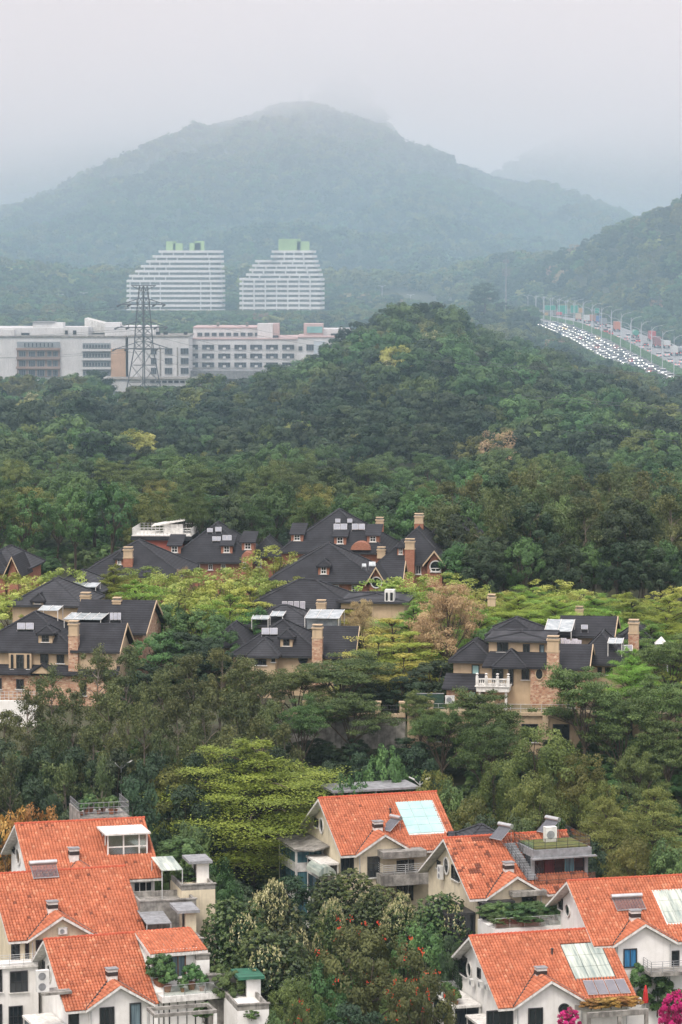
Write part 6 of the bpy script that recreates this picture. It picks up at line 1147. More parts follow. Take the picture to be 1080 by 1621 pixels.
for i, (p, sg) in enumerate(tips):
    if i % 2: continue
    for (dx, dy, dz, nm) in ((-120, 60, 2, 'left'), (128, -285, -9, 'right')):
        q = p + Vector((dx, dy, dz)); f = MB(); pts = [p.lerp(q, k / 14) - Vector((0, 0, 4 * math.sin(math.pi * k / 14))) for k in range(15)]; o = f.tube([a_ - p for a_ in pts], .036, 4).build('power_line', M_pyl); o.location = p
        tag(o, 'thin power line sagging from the pylon to the %s' % nm, 'power line', 'power lines on the pylon')
# ------------------------------------------------------------------ relay mast
pm = at(801, 476, 1295); t = thing('relay_mast', 'thin relay mast with antenna rings on the knoll left of the highway', 'mast', Matrix.Translation(pm - Vector((0, 0, 6)))); zt = at(801, 400, 1295).z - pm.z + 6; f = MB(); f.tube([(0, 0, -3), (0, 0, zt * .72), (0, 0, zt)], [.42, .26, .05], 8); f.build('pole', M_grey, t)
for py, r in ((414, 1.1), (428, 1.5), (434, 1.3)):
    z = at(801, py, 1295).z - pm.z + 6
    for k in range(6): an = k * 1.047; f = MB(); c = Vector((r * math.cos(an), r * math.sin(an), z)); f.box(c - Vector((.16, .1, .8)), c + Vector((.16, .1, .8))); f.bar((0, 0, z), c, .05); f.build('antenna_panel', M_slate, t)
# ------------------------------------------------------------------ highway
M_asph = mat('asphalt', (.30, .30, .295), (.24, .24, .24), scale=.3, rough=.8)
M_line = mat('road_paint', (.7, .7, .68), (.5, .5, .48), scale=1)
YS = np.arange(900, 2290, 10.0)
def strip(o0, o1, dz): return [[(float(road_x(y)) + o, y, float(road_z(y)) + dz) for o in (o0, o1)] for y in YS]
def ribbon(name, o0, o1, dz, m, kind='structure', ys=None):
    f = MB(); R_ = strip(o0, o1, dz); vs = [p for r in R_ for p in r]; f.poly(vs, [(2 * i, 2 * i + 1, 2 * i + 3, 2 * i + 2) for i in range(len(R_) - 1)]); return f.build(name, m, kind=kind)
rd = ribbon('road', -18, 22, 0, M_asph)
f = MB()
for off in (-13.2, -9.6, -6.0, 9.6, 13.2, 16.8):
    for y in np.arange(905, 2200, 12.0): f.poly([(float(road_x(q)) + off + s, q, float(road_z(q)) + .006) for q, s in ((y, -.09), (y, .09), (y + 5, .09), (y + 5, -.09))], [(0, 1, 2, 3)])
o = f.build('lane_marking', M_line, rd, 'stuff')
for off in (-17.2, -.9, 5.9, 21.2): o = ribbon('edge_line', off - .1, off + .1, .006, M_line, None); o.parent = rd
f = MB()
for off, w in ((0, .35), (5.0, .35)):
    R_ = strip(off, off + w, 0); n = len(R_); vs = [p for (a, b) in R_ for p in (a, b, (b[0], b[1], b[2] + .3), (a[0], a[1], a[2] + .3))]; f.poly(vs, [(4 * i + q, 4 * i + (q + 1) % 4, 4 * i + 4 + (q + 1) % 4, 4 * i + 4 + q) for i in range(n - 1) for q in range(4)])
f.build('median_kerb', M_conc, kind='structure')
C, N = [], []
for y in np.arange(900, 2000, .55):
    m_ = 26; x = float(road_x(y)) + rng.uniform(.5, 4.9, m_); C.append(np.stack([x, y + rng.uniform(-.4, .4, m_), float(road_z(y)) + .2 + rng.random(m_) ** .5 * 1.35], 1)); N.append(rng.normal(size=(m_, 3)) + np.array([0, -.4, .9]))
V, Q = leaf_quads(np.concatenate(C), np.concatenate(N), .32); hd = link('median_hedge', nmesh('median_hedge', V, Q, LM['gen'], tint=np.clip(.5 + .2 * rng.normal(size=len(Q)), 0, 1)), kind='stuff'); tag(hd, 'clipped green hedge along the highway median', 'hedge')
o = MB()
for off in (-18.4, 22.4):
    R_ = strip(off, off, .75)
    for a_, b_ in zip(R_[:-1], R_[1:]): o.tube([a_[0], b_[0]], .12, 4)
o = o.build('guard_rail', M_rail, kind='structure')
# apron left of the carriageway, beyond the trees
f = MB(); q = [at(840, 497, 1560), at(892, 497, 1560), at(905, 532, 1330), at(872, 531, 1330)]; z0 = 45.2; f.poly([(p.x, p.y, float(road_z(p.y)) - .05) for p in q], [(0, 1, 2, 3)]); f.build('road_apron', M_asph, kind='structure')
def lamp_post():
    t = thing('street_lamp', 'x', 'street lamp'); f = MB(); f.tube([(0, 0, -.3), (0, 0, 11.6)], [.14, .08], 7); f.build('pole', M_lamp, t); f = MB(); f.tube([(0, 0, 10.2), (-.9, 0, 11.2), (-2.2, 0, 11.75), (-3.4, 0, 11.9)], [.07, .065, .055, .05], 5); f.bar((0, 0, 9.6), (-.9, 0, 11.15), .035); f.build('arm', M_lamp, t); f = MB(); f.prism([(-3.3, -.18, 11.84), (-4.1, -.14, 11.92), (-4.1, -.14, 12.02), (-3.3, -.18, 12.0)], (0, .34, 0)); f.build('lamp_head', M_lamp, t); return t
def copy_tree(o, parent=None):
    c = o.copy(); COL.objects.link(c); c.parent = parent
    if parent: c.matrix_parent_inverse = o.matrix_parent_inverse
    for ch in o.children: copy_tree(ch, c)
    return c
M_lamp = mat('lamp_paint', (.62, .64, .65), (.55, .57, .58), rough=.5)
lp = lamp_post(); first = True
NTH = ['nearest', 'second', 'third', 'fourth', 'fifth', 'sixth', 'seventh', 'eighth', 'ninth', 'tenth', 'eleventh', 'twelfth', 'thirteenth', 'fourteenth', 'fifteenth', 'sixteenth', 'seventeenth', 'eighteenth']
for row in range(2):
    y = 1087 - 29 + row * 8
    for i in range(18):
        x, z = float(road_x(y)), float(road_z(y)); o = lp if first else copy_tree(lp); first = False; o.location = (x + (.1 if row == 0 else 5.2), y, z); o.rotation_euler = (0, 0, math.pi if row else 0)
        tag(o, '%s lamp from the right edge in the %s row along the highway median' % (NTH[i], ('near', 'far')[row]), 'street lamp', 'lamps along the highway median'); y += 31 + i * .6
# ------------------------------------------------------------------ vehicles
def _ns(m): m.cycles.emission_sampling = 'NONE'; return m
M_hl = glow('headlight', (1, .95, .82), 5.0); M_tl = glow('tail_light', (1, .06, .03), 1.6); _ns(M_hl); _ns(M_tl); M_tyre = mat('tyre', (.02, .02, .021)); M_cg = mat('car_glass', (.02, .024, .028), rough=.1, spec=.8)
def paint(n, c): return mat('paint_' + n, c, tuple(q * .94 for q in c), rough=.3, spec=.6, scale=.6)
PA = [paint('white', (.72, .72, .71)), paint('silver', (.5, .51, .52)), paint('black', (.03, .03, .033)), paint('red', (.4, .03, .03)), paint('blue', (.05, .10, .25)), paint('grey', (.2, .205, .21)), paint('yellow', (.6, .38, .06))]
def car_proto(kind, pm):
    t = thing('car', 'x', 'car'); L_, W_, H_ = {'sedan': (4.6, 1.8, 1.45), 'suv': (4.7, 1.88, 1.72), 'van': (4.9, 1.9, 2.0)}[kind]; w = W_ / 2
    side = {'sedan': [(-2.3, .35), (-2.3, .85), (-1.7, .95), (-.6, .98), (1.6, .98), (2.3, .9), (2.3, .35)], 'suv': [(-2.35, .4), (-2.35, .95), (-1.6, 1.05), (-.8, 1.08), (2.3, 1.08), (2.35, .4)], 'van': [(-2.45, .4), (-2.45, 1.0), (-2.1, 1.15), (-1.5, 1.2), (2.45, 1.2), (2.45, .4)]}[kind]
    cab = {'sedan': [(-.75, .97), (-.05, H_), (1.0, H_), (1.75, .97)], 'suv': [(-.95, 1.07), (-.2, H_), (1.95, H_), (2.25, 1.07)], 'van': [(-1.7, 1.19), (-.95, H_), (2.3, H_), (2.42, 1.19)]}[kind]
    f = MB(); f.prism([(-w, a, b) for a, b in side], (W_, 0, 0), 0); c = cab; f.prism([(-w * .84, c[1][0] - .05, H_ - .06), (-w * .84, c[1][0], H_), (-w * .84, c[2][0], H_), (-w * .84, c[2][0] + .05, H_ - .06)], (W_ * .84, 0, 0), 0)
    f.build('body', pm, t); g = MB(); g.prism([(-w * .86, a, b - .03) for a, b in cab], (W_ * .86, 0, 0)); g.build('cabin_glass', M_cg, t)
    for sx in (-1, 1):
        for yy in (-1.4, 1.45): f = MB(); f.tube([(sx * (w - .2), yy, .32), (sx * (w + .02), yy, .32)], .32, 10); f.build('wheel', M_tyre, t)
    for sx in (-1, 1): f = MB(); f.box((sx * (w - .1), -L_ / 2 - .03, .62), (sx * (w - .48), -L_ / 2 + .02, .82)); f.build('headlight', M_hl, t)
    for sx in (-1, 1): f = MB(); f.box((sx * (w - .08), L_ / 2 - .02, .7), (sx * (w - .45), L_ / 2 + .03, .9)); f.build('tail_light', M_tl, t)
    return t
protos = {}
def car(x, y, z, kind, ci, flip, label, group):
    k = (kind, ci)
    if k in protos: o = copy_tree(protos[k])
    else: o = protos[k] = car_proto(kind, PA[ci])
    o.location = (x, y, z); o.rotation_euler = (0, 0, (math.pi if flip else 0) + float(np.arctan((road_x(y) - road_x(y + 20)) / 20)) ); tag(o, label, 'car', group); return o
rc = random.Random(5); CN = ['white', 'silver', 'black', 'red', 'blue', 'grey', 'yellow']
for lane, off in enumerate((-2.7, -6.2, -9.8, -13.4)):
    y = 1010 + rc.uniform(0, 6)
    while y < 1470:
        ci = rc.choices(range(7), (42, 19, 12, 5, 4, 15, 3))[0]; kd = rc.choices(('sedan', 'suv', 'van'), (55, 33, 12))[0]
        car(float(road_x(y)) + off + rc.uniform(-.2, .2), y, float(road_z(y)) + .01, kd, ci, False, '%s %s, headlights on, %s oncoming lane from the median' % (CN[ci], {'sedan': 'saloon car', 'suv': 'high car', 'van': 'minivan'}[kd], ('first', 'second', 'third', 'fourth')[lane]), 'queue of oncoming cars on the highway'); y += rc.uniform(7.5, 15) + (y - 1010) * .008
def on_lane(px, off):
    lo, hi = 950., 2000.
    for _ in range(50):
        m_ = (lo + hi) / 2
        if 540 + F * (float(road_x(m_)) + off) / m_ > px: lo = m_
        else: hi = m_
    return lo
for lane, off in enumerate((7.8, 11.4)):
    for px in ((1071, 1060, 1042, 1027, 1015, 1001, 990, 979, 966, 958, 944, 930) if lane == 0 else (1078, 1055, 1022, 1009, 994, 962, 947)):
        y = on_lane(px, off); ci = rc.choices(range(7), (45, 15, 10, 16, 5, 7, 2))[0]; car(float(road_x(y)) + off, y, float(road_z(y)) + .01, rc.choice(('sedan', 'suv', 'van')), ci, True, '%s car driving away in the %s lane right of the median' % (CN[ci], ('inner', 'second')[lane]), 'cars driving away on the highway')
def truck(px, off, col, cargo, label, h_=3.9, L_=9.5, tank=False):
    y = on_lane(px, off); t = thing('truck', label, 'truck', Matrix.Translation((float(road_x(y)) + off, y, float(road_z(y)) + .01)), 'trucks on the highway'); f = MB(); f.box((-1.2, -L_ * .5, .9), (1.2, L_ * .5, 1.15)); f.build('chassis', M_tyre, t)
    f = MB()
    if tank: f.tube([(0, -L_ * .5 + .05, 2.3), (0, -L_ * .5 + .3, 2.3), (0, L_ * .22, 2.3), (0, L_ * .25, 2.3)], [.8, 1.22, 1.22, .8], 16)
    else:
        f.box((-1.25, -L_ * .5, 1.16), (1.25, L_ * .25, h_))
        for k in range(8): q = -L_ * .48 + k * L_ * .1; f.box((-1.28, q, 1.2), (1.28, q + .12, h_ - .05))
    f.build('tank' if tank else 'cargo_box', paint(cargo, col), t); f = MB(); f.prism([(-1.15, L_ * .28, .7), (-1.15, L_ * .5, .7), (-1.15, L_ * .5, 1.9), (-1.15, L_ * .45, 3.0), (-1.15, L_ * .28, 3.1)], (2.3, 0, 0)); f.build('cab', PA[0], t)
    for sx in (-1, 1):
        for q in (-.38, -.27, .38): f = MB(); f.tube([(sx * .9, q * L_, .5), (sx * 1.22, q * L_, .5)], .5, 12); f.build('wheel', M_tyre, t)
        f = MB(); f.box((sx * 1.15, -L_ * .5 - .04, .95), (sx * .75, -L_ * .5, 1.1)); f.build('tail_light', M_tl, t)
truck(1066, 14.8, (.62, .62, .60), 'box_white', 'white box truck driving away near the right edge', 3.6, 7); truck(1079, 18.2, (.30, .32, .34), 'box_grey', 'grey tanker truck at the right edge of the highway', 3.6, 9, True)
truck(1039, 14.8, (.28, .09, .09), 'box_maroon', 'tall maroon container truck on the highway', 4.3, 11); truck(1031, 18.2, (.50, .06, .05), 'box_red', 'red container truck beside the maroon one', 4.2, 11); truck(1005, 14.8, (.03, .27, .17), 'tank_green', 'green tank truck on the highway', 3.8, 10, True)
truck(975.5, 14.8, (.55, .17, .07), 'box_orange', 'orange container truck on the highway', 4.3, 11); truck(955, 14.8, (.25, .26, .27), 'box_slate', 'grey box truck behind the orange one', 3.8, 8); truck(947, 18.2, (.06, .14, .32), 'box_blue', 'blue box truck farther along the highway', 3.8, 8); truck(937, 18.2, (.5, .2, .1), 'box_rust', 'rust coloured truck farther along the highway', 3.8, 9); truck(928, 14.8, (.6, .6, .58), 'box_pale', 'pale box truck before the green signs', 3.8, 8); truck(915, 14.8, (.55, .42, .3), 'box_sand', 'sand coloured truck below the green signs', 3.8, 8); truck(1055, 18.2, (.66, .66, .64), 'van_white', 'white delivery truck between maroon and box trucks', 3.0, 6)
# ------------------------------------------------------------------ overhead signs
M_sign = mat('sign_green', (.02, .30, .20), (.018, .26, .175), rough=.5); M_signo = mat('sign_orange', (.55, .33, .10), rough=.6)
def sign(label, boards, Y, m):
    x0 = at(boards[0][0], boards[0][1], Y); t = thing('overhead_sign', label, 'road sign', Matrix.Translation((x0.x, Y, float(road_z(Y)))), 'signs over the highway'); T = Vector(t.location)
    for (a, b, c, d) in boards: p, q = at(a, b, Y) - T, at(c, d, Y) - T; f = MB(); f.box((p.x, 0, p.z), (q.x, .15, q.z)); f.build('board', m, t); g = MB(); g.box((p.x - .1, .152, q.z - .1), (q.x + .1, .2, p.z + .1)); g.build('frame', M_rail, t)
    p, q = at(boards[0][0], boards[0][1], Y) - T, at(boards[-1][2], boards[-1][3], Y) - T; f = MB(); f.box((p.x - .5, .3, (p.z + q.z) / 2 - .2), (q.x + .5, .6, (p.z + q.z) / 2 + .2)); f.tube([(p.x - .3, .45, -2), (p.x - .3, .45, p.z)], .2, 6); f.tube([(q.x + .3, .45, -2), (q.x + .3, .45, p.z)], .2, 6); f.build('gantry', M_grey, t)
sign('row of green boards on a gantry over the highway', ((863, 483.5, 879.5, 491), (883.5, 483.5, 898, 496.5), (903.5, 483.5, 914.6, 495)), 1570, M_sign); sign('small orange board right of the green gantry', ((916.6, 487.6, 923.7, 494.7),), 1560, M_signo); sign('small green board farther right along the highway', ((942, 488, 948.5, 495.5),), 1380, M_sign); sign('small red board below the green gantry', ((881, 494, 889.5, 498.5),), 1555, paint('signred', (.6, .03, .06)))
p = at(841, 491, 1640); q = at(868, 499, 1640); t = thing('overpass', 'low beige and orange overpass at the end of the highway', 'bridge', Matrix.Translation((p.x, 1640, 44))); f = MB(); f.box((-4, 0, q.z - 44 + .6), (q.x - p.x + 14, 9, p.z - 44)); f.build('deck', M_conc, t); f = MB(); f.box((2, -.3, q.z - 44), (q.x - p.x, -.02, q.z - 44 + 1.4)); f.build('stripe', M_signo, t)
for x in (2, q.x - p.x): f = MB(); f.box((x, 1, -3), (x + 1.2, 8, q.z - 44 + .6)); f.build('pier', M_conc, t)
# slim lamps far off in the haze
for i, (px, y0, y1, Y) in enumerate(((540, 478, 500, 2050), (605, 452, 482, 2100), (650, 466, 490, 2080), (95, 466, 486, 2020), (133, 463, 484, 2020), (618, 468, 486, 2150))):
    p, q = at(px, y0, Y), at(px, y1, Y); t = thing('far_lamp', 'slim pale lamp post in the haze beside the towers, %s' % ('just right of them', 'tallest at right', 'rightmost', 'far left', 'second at far left', 'small one at right')[i], 'street lamp', Matrix.Translation((q.x, Y, q.z - 3)), 'lamps in the far haze'); f = MB(); f.tube([(0, 0, 0), (0, 0, p.z - q.z + 3)], [.22, .14], 6); f.build('pole', M_lamp, t); f = MB(); z = p.z - q.z + 3; f.tube([(-2.6, 0, z), (-1, 0, z - .2), (0, 0, z - .9), (1, 0, z - .2), (2.6, 0, z)], .12, 5); f.build('arm', M_lamp, t)
# faint masts on the cloudy summit
YS_ = 6650
for (px, y0, y1, w_, lb) in ((475.5, 142, 166, 8, 'faint lookout tower on the cloudy summit'), (503, 126, 152, 3, 'faint transmitter mast on the summit in cloud')):
    p, q = at(px, y0, YS_), at(px, y1, YS_); t = thing('summit_tower', lb, 'tower', Matrix.Translation((q.x, YS_, q.z - 22))); f = MB(); f.tube([(0, 0, 0), (0, 0, (p.z - q.z) * .6 + 22), (0, 0, p.z - q.z + 22)], [w_ * .5, w_ * .42, w_ * .3], 10); f.build('shaft', M_conc, t); f = MB(); f.lathe((0, 0, p.z - q.z + 18), [(w_ * .4, 0), (w_ * .75, 1.5), (w_ * .75, 4), (w_ * .3, 5)], 12); f.build('head', M_conc, t)
# ------------------------------------------------------------------ single trees, from the front to the back
T = tree
# mango trees in the middle foreground
for (px, py, Y, w, var, lb) in ((372, 1412, 297, 130, 0, 'dark dense mango tree beside the cream walled terrace'), (432, 1402, 301, 120, 1, 'mango tree thick with cream blossom left of the middle'), (428, 1462, 291, 150, 0, 'rounded dark mango tree in front of the cream-blossomed one'), (548, 1372, 326, 130, 0, 'dark mango tree touching the turquoise rooflight house'), (522, 1425, 312, 62, 1, 'small pale blossom-covered mango crown above the red-flowered tree'),
    (600, 1398, 321, 110, 0, 'mango tree under the railed balcony'), (700, 1407, 313, 110, 0, 'mango tree beside the dark glass conservatory'), (640, 1420, 316, 90, 1, 'lightly flowering mango tree between balcony and conservatory'), (470, 1500, 290, 90, 0, 'low dark mango crown left of the red-flowered tree')): T('mango', px, py, Y, w, lb, 'mango trees among the orange roofs', var=var)
T('tulip', 580, 1462, 293, 190, 'large olive tree dotted with red flowers at the bottom centre'); T('tulip', 668, 1535, 287, 120, 'lower red-flowered tree against the glass-railed terrace')
T('gen', 665, 1462, 302, 100, 'bright green tree right behind the red-flowered tree'); T('gen', 512, 1525, 289, 90, 'leafy mid-green tree low left of the red-flowered tree'); T('olive', 465, 1540, 284, 110, 'brownish olive tree beside the white box terrace'); T('gen', 440, 1600, 276, 60, 'yellow-green low tree at the bottom edge beside the round basin'); T('dark', 560, 1590, 281, 120, 'dark tree at the bottom edge under the red-flowered tree')
T('dark', 715, 1480, 300, 50, 'dark tree in the gap beside the conservatory'); T('tulip', 470, 1590, 278, 60, 'small dark tree right of the round basin')
# big tiered tree and its neighbours
T('tier', 405, 1178, 350, 300, 'big pale-green tiered tree in the middle, left of turquoise rooflight house', var=0, rot=.4)
T('dark', 300, 1240, 344, 110, 'dark tree left of the big tiered tree'); T('olive', 270, 1205, 350, 110, 'reddish-tipped olive tree between eucalyptus grove and tiered tree'); T('gen', 345, 1360, 321, 80, 'leafy tree right of the grey-roofed kiosk'); T('gen', 262, 1340, 322, 70, 'green tree behind the glazed dormer house')
T('amber', 10, 1268, 327, 110, 'amber orange tree at the left edge behind the top left roof'); T('amber', 55, 1262, 329, 120, 'amber orange leafy tree behind the top left roof'); T('dark', 130, 1262, 336, 110, 'dark tree right of the amber one'); T('dark', 210, 1230, 338, 100, 'dark leafy tree behind the rear roof terrace'); T('dark', 455, 1385, 331, 110, 'shaded tree under the big tiered tree'); T('dark', 375, 1392, 326, 100, 'deeply shaded tree left under the tiered crown'); T('gen', 300, 1300, 335, 80, 'mid-green tree right of the rear terrace')
# the big billowing tree and others right of it
T('olive', 862, 1142, 352, 150, 'tallest billowing olive tree below the right villa', var=0); T('olive', 792, 1196, 347, 100, 'left shoulder of olive foliage beside the tall billowing tree'); T('olive', 920, 1185, 350, 110, 'right-hand olive tree against the tall billowing one'); T('olive', 845, 1215, 343, 120, 'olive tree in front of the tall billowing one'); T('olive', 745, 1255, 340, 100, 'low olive tree behind the turquoise rooflight house corner')
T('tierolive', 962, 1258, 338, 105, 'yellow-green tiered tree in front of the right-hand woods'); T('tierolive', 1035, 1245, 342, 115, 'soft olive tiered tree at the right edge below the terrace'); T('gen', 880, 1300, 333, 90, 'bright leafy tree behind the dark glazed annex'); T('gen', 820, 1290, 335, 90, 'green tree behind the roof stair'); T('dark', 760, 1290, 336, 90, 'dark tree behind the mossy orange ridge'); T('olive', 1000, 1320, 328, 110, 'olive tree behind the blue-curtain house roof'); T('gen', 1062, 1330, 325, 90, 'broad tree at the right edge above the orange roof'); T('dark', 935, 1330, 331, 80, 'dark tree right of the dark glazed annex'); T('olive', 950, 1230, 345, 90, 'olive tree right of the tall billowing one, lower down')
T('gen', 560, 1225, 346, 90, 'green tree behind the grey rear canopy'); T('gen', 610, 1180, 352, 75, 'upright bright green tree before the concrete retaining wall'); T('dark', 575, 1190, 356, 70, 'dark tree at the foot of the retaining wall'); T('olive', 690, 1215, 347, 90, 'yellowish olive tree right of the twin-arm lamp'); T('gen', 720, 1235, 344, 70, 'small green tree above the turquoise rooflight ridge'); T('dark', 520, 1205, 352, 80, 'dark spiky tree right of the big tiered tree'); T('dark', 660, 1180, 356, 80, 'shaded tree before the tan basement wall')
# umbrella trees in front of the villas
for (px, py, Y, w, lb) in ((545, 1040, 383, 190, 'wide flat umbrella tree before the central villa'), (470, 1060, 378, 130, 'dark umbrella tree left of the wide flat one'), (555, 1100, 371, 150, 'lower umbrella tree over the retaining wall'), (770, 1098, 368, 150, 'flat umbrella tree under the white balustrade'), (700, 1120, 366, 110, 'umbrella tree before the dark openings of the basement wall'), (770, 1140, 361, 110, 'lower umbrella tree beside the tall billowing olive tree'), (925, 1062, 369, 170, 'airy umbrella tree in front of the stone wing'), (985, 1110, 366, 120, 'umbrella tree left of the right edge below the green netting'), (1045, 1080, 370, 140, 'umbrella tree at the right edge, upper'), (1055, 1140, 364, 130, 'umbrella tree at the right edge, lower'), (1062, 1010, 384, 130, 'bright umbrella tree at the right edge beside the villa'), (1010, 1190, 356, 100, 'umbrella tree below the terrace at right'), (480, 1110, 368, 100, 'umbrella tree at the left end of the retaining wall'), (665, 1100, 372, 80, 'small umbrella tree beside the dark screen fence')): T('umb', px, py, Y, w, lb, 'umbrella trees below the villas')
# eucalyptus grove at the left
EU = [(85, 1060, 372, 80), (155, 1030, 374, 85), (205, 1028, 375, 80), (255, 1060, 370, 75), (300, 1035, 376, 80), (345, 1030, 377, 75), (385, 1040, 374, 75), (420, 1060, 372, 70), (120, 1100, 365, 80), (40, 1095, 367, 80), (180, 1090, 364, 80), (230, 1100, 363, 75), (280, 1110, 361, 80), (330, 1095, 363, 80), (375, 1095, 364, 75), (430, 1115, 362, 75), (10, 1130, 361, 80), (70, 1150, 357, 80), (140, 1155, 355, 80), (200, 1150, 356, 75), (250, 1165, 353, 75), (310, 1150, 357, 75), (360, 1155, 356, 75), (20, 1200, 349, 80), (100, 1205, 348, 80), (160, 1210, 347, 75), (410, 1140, 358, 70), (450, 1150, 357, 70)]
ON = ['on its upper fringe', 'in its middle', 'along its lower side']
for i, (px, py, Y, w) in enumerate(EU): T('euc', px, py, Y, w, 'slender dark eucalyptus in the left-hand grove, %s' % ON[0 if py < 1070 else 1 if py < 1130 else 2], 'eucalyptus grove below the left villa')
for i, (px, py, Y, w) in enumerate(((60, 1180, 353, 90), (120, 1180, 352, 90), (180, 1185, 351, 90), (240, 1190, 350, 90), (0, 1170, 355, 90), (310, 1190, 351, 80), (60, 1230, 343, 90), (370, 1185, 352, 80), (440, 1180, 354, 80))): T('dark', px, py, Y, w, 'dark understorey tree below the left-hand eucalyptus grove', 'understorey of the eucalyptus grove')
# lime and tiered trees between the villas
LIME = [('lime', 40, 905, 436, 110), ('lime', 100, 895, 440, 90), ('lime', 15, 935, 428, 90), ('tier', 215, 925, 428, 130), ('tier', 180, 900, 445, 90), ('lime', 280, 900, 436, 110), ('lime', 330, 895, 440, 110), ('lime', 255, 905, 446, 80), ('lime', 385, 890, 446, 100), ('lime', 300, 935, 425, 110), ('gen', 260, 955, 418, 90), ('gen', 320, 965, 415, 90), ('dark', 290, 1000, 404, 90), ('gen', 250, 1000, 402, 80), ('tier', 365, 945, 421, 100), ('yellow', 395, 930, 428, 80), ('gen', 345, 990, 409, 70), ('dark', 330, 1010, 402, 70), ('lime', 435, 862, 468, 90), ('lime', 470, 912, 446, 90), ('tier', 500, 925, 438, 80), ('lime', 410, 905, 440, 70), ('yellow', 560, 950, 428, 110), ('brown', 0, 0, 0, 0),
    ('tier', 620, 925, 436, 110), ('lime', 650, 905, 444, 90), ('lime', 700, 905, 446, 90), ('lime', 745, 915, 446, 80), ('tier', 840, 905, 446, 120), ('lime', 905, 905, 444, 110), ('lime', 780, 930, 430, 90), ('tier', 880, 950, 420, 130), ('tier', 820, 945, 424, 120), ('tier', 940, 945, 426, 120), ('tier', 1000, 950, 425, 120), ('tier', 1060, 945, 422, 120), ('lime', 960, 925, 440, 90), ('tier', 1030, 990, 400, 120), ('tier', 760, 965, 408, 90), ('yellow', 620, 980, 402, 120), ('yellow', 600, 1010, 396, 100), ('yellow', 640, 1035, 390, 100), ('tier', 655, 960, 412, 110), ('gen', 790, 980, 402, 80), ('lime', 1075, 1040, 385, 90), ('tier', 1000, 1030, 378, 70), ('gen', 400, 960, 420, 60), ('yellow', 580, 1035, 392, 90), ('dark', 690, 1045, 388, 90), ('dark', 640, 1070, 384, 70), ('dark', 575, 1075, 386, 70), ('dark', 230, 1050, 388, 60), ('yellow', 540, 965, 432, 80), ('lime', 130, 905, 446, 70), ('tier', 800, 915, 438, 90), ('tier', 865, 925, 432, 110), ('lime', 920, 935, 430, 90), ('tier', 985, 915, 440, 110), ('tier', 1040, 925, 436, 110), ('lime', 870, 890, 452, 90), ('lime', 1070, 900, 446, 90), ('tier', 970, 970, 412, 100), ('tier', 1055, 975, 406, 100), ('tier', 690, 935, 428, 100), ('yellow', 650, 1000, 396, 90), ('tier', 740, 945, 420, 90), ('lime', 590, 915, 440, 80), ('lime', 225, 895, 450, 90), ('lime', 350, 915, 432, 90), ('lime', 60, 925, 430, 90)]
WH = lambda px: 'left of the oval-window brick villa' if 300 <= px < 480 else 'behind the left villa' if px < 150 else 'between the left and central villas' if px < 300 else 'around the russet tree' if px < 770 else 'behind the right villa' if px < 960 else 'at the right edge by the villa'
DS = dict(lime='yellow-green leafy tree', tier='fresh green tiered tree', gen='mid-green tree', dark='dark shaded tree', yellow='yellowish tiered tree')
for i, (sp, px, py, Y, w) in enumerate(LIME):
    if px > 760 and py < 930: py += 26
    if sp in DS: T(sp, px, py, Y, w * 1.2, '%s %s' % (DS[sp], WH(px)), 'lime and tiered trees between the villas')
T('bare', 708, 930, 400, 128, 'russet half-bare spreading tree left of the right villa'); T('bare', 575, 955, 415, 70, 'small russet tree beside the central villa'); T('bare', 290, 905, 452, 50, 'brownish sparse tree before the upper left brick villa')
# tall dark wood right of the brick villas
k = 0
for row, (Y, py0) in enumerate(((482, 800), (494, 775), (506, 760), (520, 752))):
    for px in range(715, 1100, 34):
        q = px + random.uniform(-10, 10); dy = random.uniform(-14, 18) + (26 if q < 750 else 0); T('euc' if (k * 7 + row) % 4 else 'gen' if k % 2 else 'dark', q, py0 + dy, Y + random.uniform(-4, 4), random.uniform(70, 96), 'tall dark tree in the right-hand grove by the brick villas, %s row' % ('front', 'second', 'third', 'rear')[row], 'tall dark grove at right'); k += 1
for i in range(11): T('dark' if i % 3 else 'gen', 725 + i * 36 + random.uniform(-8, 8), 862 + random.uniform(-14, 10), 474 + random.uniform(-3, 3), random.uniform(62, 84), 'dark lower tree at the foot of the right-hand grove', 'tall dark grove at right')
# umbrella and mixed trees behind the brick villas
k = 0
for row, (Y, py0, st) in enumerate(((512, 790, 62), (535, 772, 58), (560, 752, 54), (590, 730, 50), (620, 712, 46))):
    for px in range(-20, (1100 if row > 1 else 720), st):
        q = px + random.uniform(-16, 16); sp = ('umb', 'umb', 'gen', 'umb', 'olive', 'gen', 'dark', 'gen')[(k * 5 + row * 3) % 8]
        if q > 430 and sp == 'umb' and k % 2: sp = 'gen'
        dy = random.uniform(-12, 14)
        if row == 0 and 100 < q < 210: dy -= 18
        T(sp, q, py0 + dy, Y + random.uniform(-6, 6), random.uniform(72, 110) * (500 / Y if sp != 'umb' else 560 / Y), '%s in the belt behind the brick villas, %s row' % (dict(umb='flat-topped umbrella tree', gen='green broadleaf tree', olive='olive tree', dark='dark tree', lime='yellow-green tree')[sp], ('front', 'second', 'third', 'fourth', 'rear')[row]), 'tree belt behind the brick villas'); k += 1
T('dark', 767, 447, 1270, 50, 'dark round tree standing alone on the knoll left of the mast', H=12)
